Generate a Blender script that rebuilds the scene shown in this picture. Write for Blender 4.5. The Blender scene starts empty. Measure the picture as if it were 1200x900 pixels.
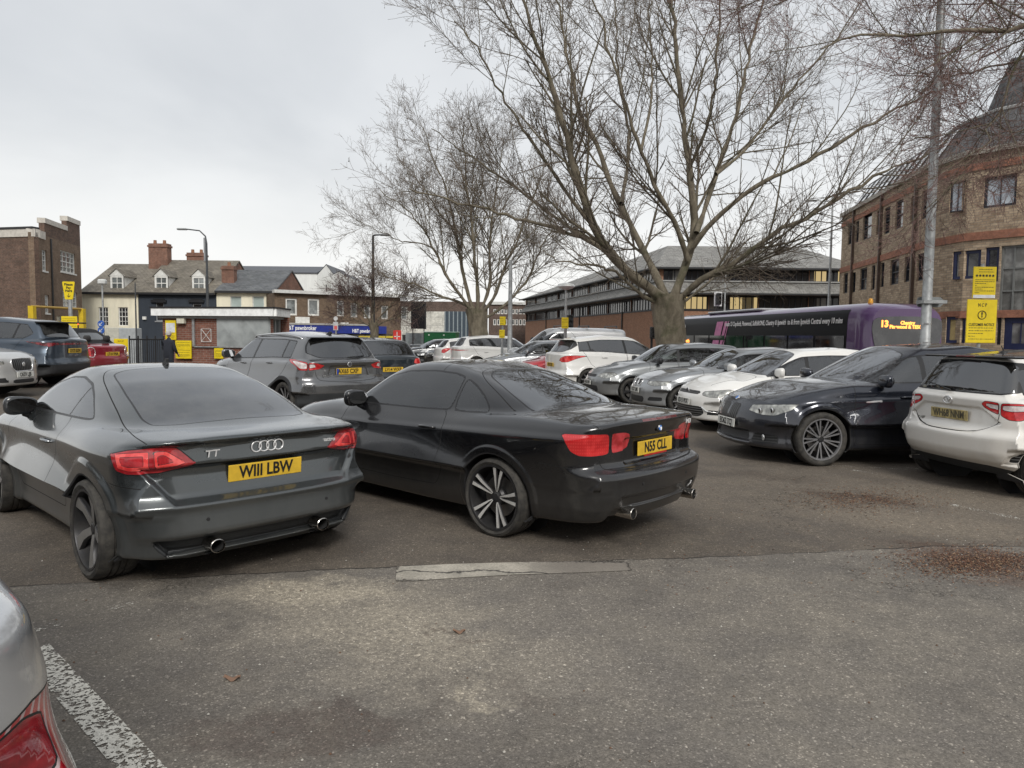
import bpy, math, random
import numpy as np
from mathutils import Vector, Matrix
PI=math.pi; R=math.radians
SC=bpy.context.scene; COL=SC.collection
random.seed(7); RNG=np.random.default_rng(7)

# ------------------------------------------------------------------ camera model (used to work out where things stand)
F_PX=843.0; PITCH=R(3.84); ROLL=R(.57); HC=1.606
_cp,_sp=math.cos(PITCH),math.sin(PITCH); _cr,_sr=math.cos(ROLL),math.sin(ROLL)
def ray(px,py):
    a,b=px-600,py-450
    dx=a*_cr+b*_sr; dy=-a*_sr+b*_cr
    X=dx/F_PX; U=-dy/F_PX
    return (X, _cp+U*_sp, -_sp+U*_cp)
def at(px,py,Y):
    r=ray(px,py); t=Y/r[1]; return Vector((r[0]*t,Y,HC+r[2]*t))
def gz(x,y):
    s=min(max((y-7)/6,0),1); s=s*s*(3-2*s)
    t=min(max(-x-1.5,0),11); return .027*t*s
def ground(px,py,z=0):
    r=ray(px,py); t=(z-HC)/r[2]; return Vector((r[0]*t,r[1]*t,z))

# ------------------------------------------------------------------ node material helper
class NT:
    def __init__(s,name,world=None):
        if world: s.m=world
        else: s.m=bpy.data.materials.new(name)
        s.m.use_nodes=True; s.t=s.m.node_tree; s.t.nodes.clear(); s.n=s.t.nodes
    def new(s,typ,ins=None,**kw):
        nd=s.n.new('ShaderNode'+typ)
        for k,v in kw.items(): setattr(nd,k,v)
        if ins:
            for k,v in ins.items(): s.put(nd.inputs[k],v)
        return nd
    def put(s,sock,v):
        if hasattr(v,'is_output') or isinstance(v,bpy.types.NodeSocket): s.t.links.new(v,sock)
        elif isinstance(v,bpy.types.Node): s.t.links.new(v.outputs[0],sock)
        else:
            if sock.type=='RGBA' and len(v)==3: v=(*v,1)
            sock.default_value=v
    def math(s,op,a,b=0.,c=None,clamp=False):
        nd=s.n.new('ShaderNodeMath'); nd.operation=op; nd.use_clamp=clamp
        s.put(nd.inputs[0],a); s.put(nd.inputs[1],b)
        if c is not None: s.put(nd.inputs[2],c)
        return nd.outputs[0]
    def mix(s,f,a,b,blend='MIX'):
        nd=s.n.new('ShaderNodeMix'); nd.data_type='RGBA'; nd.blend_type=blend
        s.put(nd.inputs[0],f); s.put(nd.inputs[6],a); s.put(nd.inputs[7],b); return nd.outputs[2]
    def ramp(s,f,lo,hi,a=0.,b=1.):
        nd=s.n.new('ShaderNodeMapRange'); nd.interpolation_type='SMOOTHSTEP'
        for i,v in enumerate((f,lo,hi,a,b)): s.put(nd.inputs[i],v)
        return nd.outputs[0]
    def coord(s,k='Object',scale=None,loc=None,rot=None):
        o=s.new('TexCoord').outputs[k]
        if scale is None and loc is None and rot is None: return o
        mp=s.new('Mapping',{'Vector':o})
        if scale is not None: mp.inputs['Scale'].default_value=(scale,)*3 if not hasattr(scale,'__len__') else scale
        if loc is not None: mp.inputs['Location'].default_value=loc
        if rot is not None: mp.inputs['Rotation'].default_value=rot
        return mp.outputs[0]
    def noise(s,v,scale,detail=3,rough=.5,dist=0.):
        return s.new('TexNoise',{'Vector':v,'Scale':scale,'Detail':detail,'Roughness':rough,'Distortion':dist}).outputs[0]
    def xyz(s,v):
        q=s.new('SeparateXYZ',{0:v}); return q.outputs
    def bump(s,h,strength=.3,dist=.01,normal=None):
        d={'Height':h,'Strength':strength,'Distance':dist}
        if normal is not None: d['Normal']=normal
        return s.new('Bump',d).outputs[0]
    def out(s,sh,vol=None):
        o=s.n.new('ShaderNodeOutputMaterial'); s.put(o.inputs[0],sh); return s.m
    def pbr(s,base,rough=.5,metal=0.,spec=.5,normal=None,coat=0.,coatr=.05,emit=None,es=1.,alpha=None,trans=0.,ior=1.45):
        d={'Base Color':base,'Roughness':rough,'Metallic':metal,'Specular IOR Level':spec,'Coat Weight':coat,'Coat Roughness':coatr,'Transmission Weight':trans,'IOR':ior}
        if normal is not None: d['Normal']=normal
        if emit is not None: d['Emission Color']=emit; d['Emission Strength']=es
        if alpha is not None: d['Alpha']=alpha
        return s.new('BsdfPrincipled',d).outputs[0]
_M={}
def cached(fn):
    def g(*a,**k):
        key=(fn.__name__,a,tuple(sorted(k.items())))
        if key not in _M: _M[key]=fn(*a,**k)
        return _M[key]
    return g
@cached
def plain(name,base,rough=.6,metal=0.,coat=0.,var=.12,scale=6.,bump=0.,bs=80.):
    t=NT(name); c=t.coord()
    n=t.noise(c,scale,4,.6)
    k=t.ramp(n,.3,.7,1-var,1+var)
    b=t.mix(1.,tuple(base)+(1,),t.new('CombineColor',{0:k,1:k,2:k}).outputs[0],'MULTIPLY')
    nm=t.bump(t.noise(c,bs,2),bump,.005) if bump else None
    return t.out(t.pbr(b,rough,metal,coat=coat,normal=nm))
@cached
def paint(name,base,metal=.55,rough=.3,dirt=.35,coat=1.,dcol=(.16,.145,.125)):
    t=NT(name); c=t.coord(); x,y,z=t.xyz(c)
    fl=t.noise(t.coord(scale=1.),900,1)
    b=t.mix(t.ramp(fl,.35,.7,0.,.25),tuple(base)+(1,),tuple(min(1,v*1.35+.01) for v in base)+(1,))
    n=t.noise(c,2.2,6,.62); n2=t.noise(t.coord(scale=(1.,1.,.35)),9,5,.7)
    low=t.ramp(z,.25,.8,1.,.0)
    d=t.math('MULTIPLY',t.math('ADD',t.math('MULTIPLY',low,.75),t.math('MULTIPLY',t.ramp(n,.4,.75),.35)),t.ramp(n2,.25,.65,.55,1.))
    d=t.math('MULTIPLY',d,dirt,clamp=True)
    b=t.mix(d,b,tuple(dcol)+(1,))
    r=t.math('ADD',rough,t.math('MULTIPLY',d,.35))
    m=t.math('MULTIPLY',metal,t.math('SUBTRACT',1.,d))
    cw=t.math('MULTIPLY',coat,t.math('SUBTRACT',1.,t.math('MULTIPLY',d,.7)))
    cr=t.math('ADD',.03,t.math('MULTIPLY',d,.35))
    bf=t.new('NewGeometry').outputs['Backfacing']
    s1=t.pbr(b,r,m,coat=cw,coatr=cr)
    s2=t.pbr((.015,.015,.016),.8)
    return t.out(t.new('MixShader',{0:bf,1:s1,2:s2}).outputs[0])
@cached
def glass(name,tint=.25,col=(.75,.85,.82),rough=.01,dust=.05,ior=1.75):
    t=NT(name); c=t.coord()
    tr=t.new('BsdfTransparent',{'Color':tuple(v*tint for v in col)})
    gl=t.new('BsdfGlossy',{'Color':(.95,.97,1,1),'Roughness':rough})
    fr=t.new('Fresnel',{'IOR':ior}).outputs[0]
    fr=t.math('MULTIPLY_ADD',fr,1.25,.03,clamp=True)
    a=t.new('MixShader',{0:fr,1:tr.outputs[0],2:gl.outputs[0]}).outputs[0]
    df=t.new('BsdfDiffuse',{'Color':(.3,.3,.29,1)})
    n=t.ramp(t.noise(c,5,6,.7),.3,.8,dust*.15,dust*.9)
    return t.out(t.new('MixShader',{0:n,1:a,2:df.outputs[0]}).outputs[0])
@cached
def lens(name,c1=(.45,.01,.012),c2=(.8,.08,.07),kind='grid',sc=40.):
    t=NT(name); c=t.coord()
    if kind=='grid':
        x,y,z=t.xyz(c)
        w=t.math('MULTIPLY',t.math('SINE',t.math('MULTIPLY',z,sc*5)),.5)
        w2=t.math('MULTIPLY',t.math('SINE',t.math('MULTIPLY',t.math('ADD',y,x),sc*5)),.5)
        f=t.math('ADD',t.math('MULTIPLY',t.ramp(t.math('ADD',w,w2),.1,.8),.5),t.math('MULTIPLY',t.ramp(t.noise(c,9,2),.45,.6),.6),clamp=True)
    elif kind=='diag':
        x,y,z=t.xyz(c); q=t.math('ADD',t.math('MULTIPLY',z,1.),t.math('MULTIPLY',t.math('ADD',t.math('MULTIPLY',y,-1.),x),-.75)); q=t.math('ADD',q,t.math('MULTIPLY',t.noise(c,3,1),.03)); f=t.ramp(t.math('SINE',t.math('MULTIPLY',q,sc*4)),.2,.8)
    elif kind=='bands':
        x,y,z=t.xyz(c)
        f=t.ramp(t.math('SINE',t.math('MULTIPLY',z,sc*2.2)),-.2,.5)
    else:
        f=t.ramp(t.noise(c,14,3,.6),.35,.65)
    b=t.mix(f,tuple(c1)+(1,),tuple(c2)+(1,))
    return t.out(t.pbr(b,.18,0.,coat=1.,coatr=.02))
@cached
def headlamp(name='headlamp glass',k=1.):
    t=NT(name); c=t.coord()
    v=t.new('TexVoronoi',{'Vector':c,'Scale':11.}).outputs[0]
    f=t.ramp(v,.1,.5); n=t.ramp(t.noise(c,22,3),.35,.65)
    b=t.mix(f,(.62*k,.62*k,.58*k,1),(.2*k,.2*k,.19*k,1)); b=t.mix(t.math('MULTIPLY',n,.6),b,(.42*k,.42*k,.38*k,1))
    return t.out(t.pbr(b,.25,.5,coat=1.,coatr=.02))
@cached
def glow(name,col,s): 
    t=NT(name); return t.out(t.pbr((.02,.02,.02,1),.5,emit=tuple(col)+(1,),es=s))

# ------------------------------------------------------------------ mesh builder
class MB:
    def __init__(s): s.v=[]; s.f=[]; s.m=[]; s.mi=0
    def vert(s,p): s.v.append(tuple(p)); return len(s.v)-1
    def face(s,idx,m=None): s.f.append(tuple(idx)); s.m.append(s.mi if m is None else m)
    def poly(s,pts,m=None):
        b=len(s.v); s.v+= [tuple(p) for p in pts]; s.face(range(b,b+len(pts)),m)
    def box(s,lo,hi,bev=0.,m=None):
        x0,y0,z0=lo; x1,y1,z1=hi
        if bev<=0:
            b=len(s.v)
            s.v+=[(x0,y0,z0),(x1,y0,z0),(x1,y1,z0),(x0,y1,z0),(x0,y0,z1),(x1,y0,z1),(x1,y1,z1),(x0,y1,z1)]
            for q in ((3,2,1,0),(4,5,6,7),(0,1,5,4),(1,2,6,5),(2,3,7,6),(3,0,4,7)): s.face([b+i for i in q],m)
            return
        bev=min(bev,(x1-x0)*.45,(y1-y0)*.45,(z1-z0)*.45)
        rings=[]
        for z,i in ((z0,bev),(z0+bev,0),(z1-bev,0),(z1,bev)):
            c=bev
            pts=[(x0+c+0,y0+i),(x1-c,y0+i),(x1-i,y0+c),(x1-i,y1-c),(x1-c,y1-i),(x0+c,y1-i),(x0+i,y1-c),(x0+i,y0+c)]
            rings.append([s.vert((p[0],p[1],z)) for p in pts])
        for a,b in zip(rings,rings[1:]):
            for i in range(8): s.face((a[i],a[(i+1)%8],b[(i+1)%8],b[i]),m)
        s.face(rings[0][::-1],m); s.face(rings[-1],m)
    def obox(s,o,ax,ay,az,m=None):
        o,ax,ay,az=map(Vector,(o,ax,ay,az)); b=len(s.v)
        for w in (0,1):
            for u,v in ((0,0),(1,0),(1,1),(0,1)): s.v.append(tuple(o+ax*u+ay*v+az*w))
        for q in ((3,2,1,0),(4,5,6,7),(0,1,5,4),(1,2,6,5),(2,3,7,6),(3,0,4,7)): s.face([b+i for i in q],m)
    def tube(s,pts,r,n=8,m=None,caps=True,closed=False):
        pts=[Vector(p) for p in pts]; N=len(pts)
        rs=r if hasattr(r,'__len__') else [r]*N
        rings=[]; up=None
        for i,p in enumerate(pts):
            if closed: d=pts[(i+1)%N]-pts[i-1]
            else: d=pts[min(i+1,N-1)]-pts[max(i-1,0)]
            if d.length<1e-9: d=Vector((0,0,1))
            d.normalize()
            if up is None:
                up=Vector((0,0,1)) if abs(d.z)<.9 else Vector((1,0,0))
            a=(up-d*up.dot(d))
            if a.length<1e-6: a=d.orthogonal()
            a.normalize(); b=d.cross(a); up=a
            rings.append([s.vert(p+(a*math.cos(2*PI*k/n)+b*math.sin(2*PI*k/n))*rs[i]) for k in range(n)])
        for i in range(N if closed else N-1):
            A,B=rings[i],rings[(i+1)%N]
            for k in range(n): s.face((A[k],A[(k+1)%n],B[(k+1)%n],B[k]),m)
        if caps and not closed: s.face(rings[0][::-1],m); s.face(rings[-1],m)
    def lathe(s,prof,n=32,axis='y',c=(0,0,0),m=None,a0=0,a1=2*PI,ms=None):
        full=abs(a1-a0-2*PI)<1e-6; K=n if full else n+1
        rings=[]
        for r,h in prof:
            ring=[]
            for k in range(K):
                a=a0+(a1-a0)*k/n; u,v=r*math.cos(a),r*math.sin(a)
                p={'y':(u,h,v),'z':(u,v,h),'x':(h,u,v)}[axis]
                ring.append(s.vert((p[0]+c[0],p[1]+c[1],p[2]+c[2])))
            rings.append(ring)
        for j,(A,B) in enumerate(zip(rings,rings[1:])):
            for k in range(n):
                q=(A[k],A[(k+1)%K],B[(k+1)%K],B[k])
                s.face(q,ms[j] if ms else m)
    def prism(s,poly,o,u,v,w,m=None,side=None):
        o,u,v,w=map(Vector,(o,u,v,w)); n=len(poly)
        A=[s.vert(o+u*a+v*b) for a,b in poly]; B=[s.vert(o+u*a+v*b+w) for a,b in poly]
        s.face(A[::-1],m); s.face(B,m)
        for i in range(n): s.face((A[i],A[(i+1)%n],B[(i+1)%n],B[i]),side if side is not None else m)
    def grid(s,P,m=None):
        nu,nv=len(P),len(P[0]); b=len(s.v)
        for row in P: s.v+=[tuple(p) for p in row]
        for i in range(nu-1):
            for j in range(nv-1): s.face((b+i*nv+j,b+(i+1)*nv+j,b+(i+1)*nv+j+1,b+i*nv+j+1),m)
    def build(s,name,mats,parent=None,smooth=False,loc=None,rot=None,fix=False):
        me=bpy.data.meshes.new(name); me.from_pydata(s.v,[],s.f)
        if not isinstance(mats,(list,tuple)): mats=[mats]
        for q in mats: me.materials.append(q)
        me.polygons.foreach_set('material_index',s.m)
        if smooth is True: me.polygons.foreach_set('use_smooth',[True]*len(me.polygons))
        me.update()
        if fix:
            import bmesh
            b=bmesh.new(); b.from_mesh(me); bmesh.ops.recalc_face_normals(b,faces=b.faces[:]); b.to_mesh(me); b.free()
        if smooth not in (True,False):
            me.polygons.foreach_set('use_smooth',[True]*len(me.polygons)); me.set_sharp_from_angle(angle=R(smooth))
        o=bpy.data.objects.new(name,me); COL.objects.link(o)
        if parent: o.parent=parent
        if loc is not None: o.location=loc
        if rot is not None: o.rotation_euler=rot
        return o
def tag(o,label=None,cat=None,group=None,kind=None):
    if label: o['label']=label
    if cat: o['category']=cat
    if group: o['group']=group
    if kind: o['kind']=kind
    return o
def thing(name,label,cat,loc=(0,0,0),rz=0.,group=None):
    o=bpy.data.objects.new(name,None); COL.objects.link(o); o.empty_display_size=.2
    o.location=loc; o.rotation_euler=(0,0,rz); return tag(o,label,cat,group)
_TX={}
def text_mesh(txt,size=1.,bold=0.,sx=1.,align='CENTER',ext=0.002,shear=0.):
    key=(txt,size,bold,sx,align,ext,shear)
    if key in _TX: return _TX[key]
    cu=bpy.data.curves.new('t','FONT'); cu.body=txt; cu.size=size; cu.align_x=align; cu.align_y='CENTER'
    cu.extrude=ext/2; cu.offset=bold; cu.resolution_u=3; cu.shear=shear; cu.space_line=.85
    o=bpy.data.objects.new('t',cu); COL.objects.link(o)
    dg=bpy.context.evaluated_depsgraph_get(); dg.update()
    me=bpy.data.meshes.new_from_object(o.evaluated_get(dg))
    bpy.data.objects.remove(o); bpy.data.curves.remove(cu)
    if sx!=1.:
        for v in me.vertices: v.co.x*=sx
    _TX[key]=me
    return me
def text(name,txt,mt,parent,loc,rot,size,**k):
    me=text_mesh(txt,size,**k).copy(); me.materials.clear(); me.materials.append(mt)
    o=bpy.data.objects.new(name,me); COL.objects.link(o)
    if parent: o.parent=parent
    o.location=loc
    if isinstance(rot,Matrix): o.rotation_euler=rot.to_euler()
    else: o.rotation_euler=rot
    return o
def children(o): return [c for c in bpy.data.objects if c.parent==o]
def copy_tree(o,parent=None):
    kids=_kids_of(o); c=o.copy(); COL.objects.link(c); c.parent=parent
    for k in kids: copy_tree(k,c)
    return c
def _kids_of(o): return list(o.children)
BLK=lambda: plain('black plastic',(.018,.018,.019),.55)
# ------------------------------------------------------------------ car bodies: a smooth closed surface found numerically, then cut into panels
def smax(a,b,k):
    h=np.maximum(k-np.abs(a-b),0); return np.maximum(a,b)+h*h/(4*k)
def smin(a,b,k): return -smax(-a,-b,k)
def prof(pts,s=.03):
    p=np.array(sorted(pts),float); x0,x1=p[0,0]-1,p[-1,0]+1
    xs=np.arange(x0,x1,.004); ys=np.interp(xs,p[:,0],p[:,1])
    if s>0:
        n=int(3*s/.004)+1; k=np.exp(-.5*(np.arange(-n,n+1)*.004/s)**2); k/=k.sum()
        ys=np.convolve(np.pad(ys,n,mode='edge'),k,'valid')
    return lambda t: np.interp(t,xs,ys)
def sstep(a,b,t):
    t=np.clip((t-a)/(b-a),0,1); return t*t*(3-2*t)
def rnd(poly,n=2,keep=.25):
    P=[np.array(p,float) for p in poly]
    for _ in range(n):
        Q=[]
        for i in range(len(P)):
            a,b=P[i],P[(i+1)%len(P)]; L=np.linalg.norm(b-a)+1e-9
            k=min(keep,.5) 
            Q+=[a+(b-a)*k*.5,b-(b-a)*k*.5] if _==0 else [a+(b-a)*.25,b-(b-a)*.25]
        P=Q
    return np.array(P)
def sdf(poly,u,v):
    poly=np.asarray(poly,float); n=len(poly)
    d=np.full(u.shape,1e9); ins=np.zeros(u.shape,bool)
    for i in range(n):
        ax,ay=poly[i]; bx,by=poly[(i+1)%n]
        ex,ey=bx-ax,by-ay; wx,wy=u-ax,v-ay
        t=np.clip((wx*ex+wy*ey)/(ex*ex+ey*ey+1e-12),0,1)
        d=np.minimum(d,(wx-t*ex)**2+(wy-t*ey)**2)
        c=(ay>v)!=(by>v)
        with np.errstate(divide='ignore',invalid='ignore'):
            xi=(bx-ax)*(v-ay)/(by-ay+1e-15)+ax
        ins^=c&(u<xi)
    d=np.sqrt(d); return np.where(ins,-d,d)
def pline(pts,u,v):
    d=np.full(u.shape,1e9)
    for (ax,ay),(bx,by) in zip(pts,pts[1:]):
        ex,ey=bx-ax,by-ay; wx,wy=u-ax,v-ay
        t=np.clip((wx*ex+wy*ey)/(ex*ex+ey*ey+1e-12),0,1)
        d=np.minimum(d,(wx-t*ex)**2+(wy-t*ey)**2)
    return np.sqrt(d)
def spline_d(pts,u,v):
    """signed distance to an open polyline; far beyond its ends it is large"""
    best=np.full(u.shape,1e9); sg=np.ones(u.shape); n=len(pts)
    for i,((ax,ay),(bx,by)) in enumerate(zip(pts,pts[1:])):
        ex,ey=bx-ax,by-ay; wx,wy=u-ax,v-ay; t0=(wx*ex+wy*ey)/(ex*ex+ey*ey+1e-12)
        t=np.clip(t0,0,1); d=np.hypot(wx-t*ex,wy-t*ey); out=((t0<0)&(i==0))|((t0>1)&(i==n-2))
        d2=np.where(out,d+.0,d); cr=np.where(ex*wy-ey*wx>=0,1.,-1.)
        m=d2<best; best=np.where(m,d2,best); sg=np.where(m,cr,sg)
    return best*sg
def smooth_line(pts,n=2):
    P=[np.array(p,float) for p in pts]
    for _ in range(n):
        Q=[P[0]]
        for a,b in zip(P,P[1:]): Q+=[a+(b-a)*.25,a+(b-a)*.75]
        Q.append(P[-1]); P=Q
    return [tuple(p) for p in P]
def uv_of(proj,L,V):
    x,y,z=V[:,0],np.abs(V[:,1]),V[:,2]
    if proj=='side': return x,z
    if proj=='top': return x,y
    if proj in ('rear','front'): return y,z
    k,a=proj; c,s=math.cos(R(a)),math.sin(R(a))
    return (y*c+x*s,z) if k=='r' else (y*c+(L-x)*s,z)

def car_f(P):
    L,W,H=P['L'],P['W'],P['H']; hw=W/2
    tc=prof(P['tc'],.05); ts=prof(P['ts'],.06); xr=prof(P['xr'],P.get('xrs',.015)); xf=prof(P['xf'],.02)
    wp=prof(P['wp'],.15); zb=prof(P['zb'],.05); ins=prof(P['ins'],P.get('inss',.012)); cz=prof(P.get('cz',[(0,0),(L,0)]),.1)
    Rp=prof(P['roof'],P.get('rs',.05)); wg=prof(P['wg'],.12); ksh=prof(P.get('ksh',[(0,.05),(.5,.1),(L-.6,.12),(L,.1)]),.1)
    xs=np.linspace(-.5,L+.5,1500); sl=np.sqrt(1+np.gradient(Rp(xs),xs)**2)
    t1,t2,zg=P.get('tum',.5),P.get('tum2',.3),P['zg']; xm=P.get('xm',L*.45)
    xh,fh=P['ro'],P['ro']+P['wb']; fl=P.get('flare',.0); Ra=P['ra']; zw=P['rw']; flw=P.get('flw',.07); flt=P.get('flt',.035)
    rel=P.get('rel',[])
    def f(p):
        x,y,z=p[:,0],np.abs(p[:,1]),p[:,2]; yn=y/hw
        w=wp(x)
        if fl:
            for c in (xh,fh):
                r=np.hypot(x-c,z-zw); w=w+fl*(1-sstep(Ra+flw,Ra+flw+flt,r))
        hn=P.get('haunch')
        if hn:
            for c,z0,rx,rz,a in hn: w=w+a*np.exp(-((x-c)/rx)**2-((z-z0)/rz)**2)
        side=y-(w-ins(z-cz(x)))
        top=z-(tc(x)+(ts(x)-tc(x))*np.clip(yn,0,1.2)**P.get('cp',3))
        rear=xr(z)+P['rb']*yn**P.get('rbp',2)-x
        front=x-(xf(z)-P['fb']*yn**2)
        a=smax(smax(side,rear,P.get('kr',.3)),front,P.get('kf',.4))
        a=smax(a,top,ksh(x)); a=smax(a,zb(x)-z,.04)
        y2=(y/.7)**2; b=sstep(xm-.5,xm+.5,x); xq=x+y2*(b*P.get('gbf',.18)-(1-b)*P.get('gbr',.1))
        roof=(z-(Rp(xq)-P.get('rcr',.03)*(y/.6)**2))/np.interp(xq,xs,sl)
        zz=z-zg
        gs=(y-(wg(x)-t1*zz-t2*np.maximum(zz,0)**2))/math.sqrt(1+t1*t1)
        g=smax(gs,roof,P.get('kg',.07)); g=np.maximum(np.maximum(g,.5-z),np.maximum(rear,front)+.04)
        o=smin(a,g,P.get('kb',.03))
        for proj,poly,dep,soft,cond in rel:
            u,v=uv_of(proj,L,p); o=o+np.where(cond(x,y,z),dep*(1-sstep(-soft,soft,sdf(poly,u,v))),0)
        return o
    return f
def grad(f,p,e=.002):
    g=np.zeros_like(p)
    for i in range(3):
        q=p.copy(); q[:,i]+=e; r=p.copy(); r[:,i]-=e; g[:,i]=(f(q)-f(r))/(2*e)
    return g
def newton(f,p,n=2):
    mid=p[:,1]<1e-6
    for _ in range(n):
        g=grad(f,p); s=f(p)/np.maximum((g*g).sum(1),.05); p=p-g*np.clip(s,-.05,.05)[:,None]
    p[mid,1]=0; p[:,1]=np.maximum(p[:,1],0); return p
def shell(P,f,h):
    L,W,H=P['L'],P['W'],P['H']
    nx,ny,nz=int(L/h),int(W/2/h)+2,int(H/h)
    lo=np.array([-.15,0,0.0]); hi=np.array([L+.15,W/2+.12,H+.15])
    idx={}; V=[]; Fc=[]
    def vid(i,j,k):
        q=(i,j,k)
        if q not in idx: idx[q]=len(V); V.append(q)
        return idx[q]
    for i in range(nx):
        for j in range(ny):
            Fc.append((vid(i,j,nz),vid(i+1,j,nz),vid(i+1,j+1,nz),vid(i,j+1,nz)))
            Fc.append((vid(i,j+1,0),vid(i+1,j+1,0),vid(i+1,j,0),vid(i,j,0)))
    for i in range(nx):
        for k in range(nz): Fc.append((vid(i+1,ny,k),vid(i,ny,k),vid(i,ny,k+1),vid(i+1,ny,k+1)))
    for j in range(ny):
        for k in range(nz):
            Fc.append((vid(0,j+1,k),vid(0,j,k),vid(0,j,k+1),vid(0,j+1,k+1)))
            Fc.append((vid(nx,j,k),vid(nx,j+1,k),vid(nx,j+1,k+1),vid(nx,j,k+1)))
    A=np.array(V,float)/np.array([nx,ny,nz]); outer=lo+(hi-lo)*A
    core=np.stack([np.clip(outer[:,0],.45,L-.7),np.clip(outer[:,1],0,W/2-.32),np.clip(outer[:,2],.42,.62)],1)
    a=np.zeros(len(V)); b=np.ones(len(V))
    for _ in range(22):
        m=(a+b)/2; v=f(core+(outer-core)*m[:,None]); a=np.where(v<0,m,a); b=np.where(v<0,b,m)
    p=core+(outer-core)*((a+b)/2)[:,None]
    F=np.array(Fc); E=np.unique(np.sort(np.concatenate([F[:,[0,1]],F[:,[1,2]],F[:,[2,3]],F[:,[3,0]]]),axis=1),axis=0)
    deg=np.zeros(len(p)); np.add.at(deg,E[:,0],1); np.add.at(deg,E[:,1],1)
    for it in range(P.get('relax',14)):
        s=np.zeros_like(p); np.add.at(s,E[:,0],p[E[:,1]]); np.add.at(s,E[:,1],p[E[:,0]])
        q=s/deg[:,None]; q[p[:,1]<1e-6,1]=0
        p=newton(f,p*.4+q*.6,1 if it<12 else 2)
    return p,[tuple(q) for q in Fc]
class Cut:
    def __init__(s,V,F,L):
        s.V=[tuple(v) for v in V]; s.F=F; s.T=['body']*len(F); s.L=L; s.C=V[np.array(F)].mean(1).tolist()
    def arr(s): return np.array(s.V)
    def cut(s,dfn,cond,on):
        V=s.arr(); d=dfn(V); okl=cond(V[:,0],V[:,1],V[:,2]).tolist()
        d=np.where(np.abs(d)<2e-4,2e-4,d).tolist()
        new={}; F2=[]; T2=[]; C2=[]; neg=[q<0 for q in d]; SV=s.V
        def cr(i,j):
            k=(i,j) if i<j else (j,i)
            if k not in new:
                t=d[k[0]]/(d[k[0]]-d[k[1]]); a,b=SV[k[0]],SV[k[1]]
                new[k]=len(SV); SV.append((a[0]+(b[0]-a[0])*t,a[1]+(b[1]-a[1])*t,a[2]+(b[2]-a[2])*t))
            return new[k]
        def add(A,tg):
            n=len(A); F2.append(tuple(A)); T2.append(tg); C2.append([sum(SV[i][q] for i in A)/n for q in range(3)])
        for face,tg,c in zip(s.F,s.T,s.C):
            n0=neg[face[0]]; mixd=False
            for i in face:
                if neg[i]!=n0: mixd=True; break
            if mixd and (on is None or tg in on) and all(okl[i] for i in face):
                A=[];B=[]; n=len(face)
                for q in range(n):
                    i,j=face[q],face[(q+1)%n]
                    (A if neg[i] else B).append(i)
                    if neg[i]!=neg[j]: x=cr(i,j); A.append(x); B.append(x)
                if len(A)>2: add(A,tg)
                if len(B)>2: add(B,tg)
                continue
            F2.append(face); T2.append(tg); C2.append(c)
        s.F,s.T,s.C=F2,T2,C2
    def assign(s,dfn,cond,on,name,thr=0.):
        C=np.array(s.C); d=dfn(C); ok=cond(C[:,0],C[:,1],C[:,2])
        for i in np.nonzero(ok&(d<thr))[0].tolist():
            if on is None or s.T[i] in on: s.T[i]=name
    def region(s,r,Lr):
        proj=r['proj']; poly=r['poly'] if r.get('raw') else rnd(r['poly'],2,r.get('rk',.3))
        fn=lambda V: sdf(poly,*uv_of(proj,Lr,V)); cond=r['cond']; on=r.get('on')
        g,w=r.get('gap',0),r.get('seal',0)
        def cc(x,y,z,m=.0): return cond(x,y,z)
        wide=lambda x,y,z: cond(x,y,z)
        if g:
            s.cut(lambda V: fn(V)+g/2,wide,on); s.cut(lambda V: fn(V)-g/2,wide,on)
            s.assign(fn,cond,on,'gap',g/2); s.assign(fn,cond,(['gap'] if on is None else list(on)+['gap']),r['name'],-g/2)
        elif w:
            s.cut(fn,wide,on); s.cut(lambda V: fn(V)+w,wide,on)
            nm=r.get('sname','seal')
            s.assign(fn,cond,on,nm,0.); s.assign(fn,cond,[nm],r['name'],-w)
        else:
            s.cut(fn,wide,on); s.assign(fn,cond,on,r['name'],0.)
    def line(s,r,Lr):
        pts=smooth_line(r['line']) if not r.get('raw') else r['line']; w=r.get('w',.005); on=r.get('on',['body','door','boot_lid','boot_panel'])
        sd=lambda V: spline_d(pts,*uv_of(r['proj'],Lr,V)); cd=r['cond']
        near=lambda x,y,z: cd(x,y,z)&(np.abs(spline_d(pts,*uv_of(r['proj'],Lr,np.stack([x,y,z],1))))<.09)
        s.cut(lambda V: sd(V)-w/2,near,on); s.cut(lambda V: sd(V)+w/2,near,on)
        s.assign(lambda V: pline(pts,*uv_of(r['proj'],Lr,V))-w/2*1.01,cd,on,r.get('name','gap'))

def tube_ring(mb,c,r,rt,n=24,ax='x',sx=1.,m=None):
    pts=[]
    for k in range(n):
        a=2*PI*k/n; u,v=r*math.cos(a)*sx,r*math.sin(a)
        pts.append({'x':(c[0],c[1]+u,c[2]+v),'y':(c[0]+u,c[1],c[2]+v)}[ax])
    mb.tube(pts,rt,6,m,closed=True)

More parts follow.
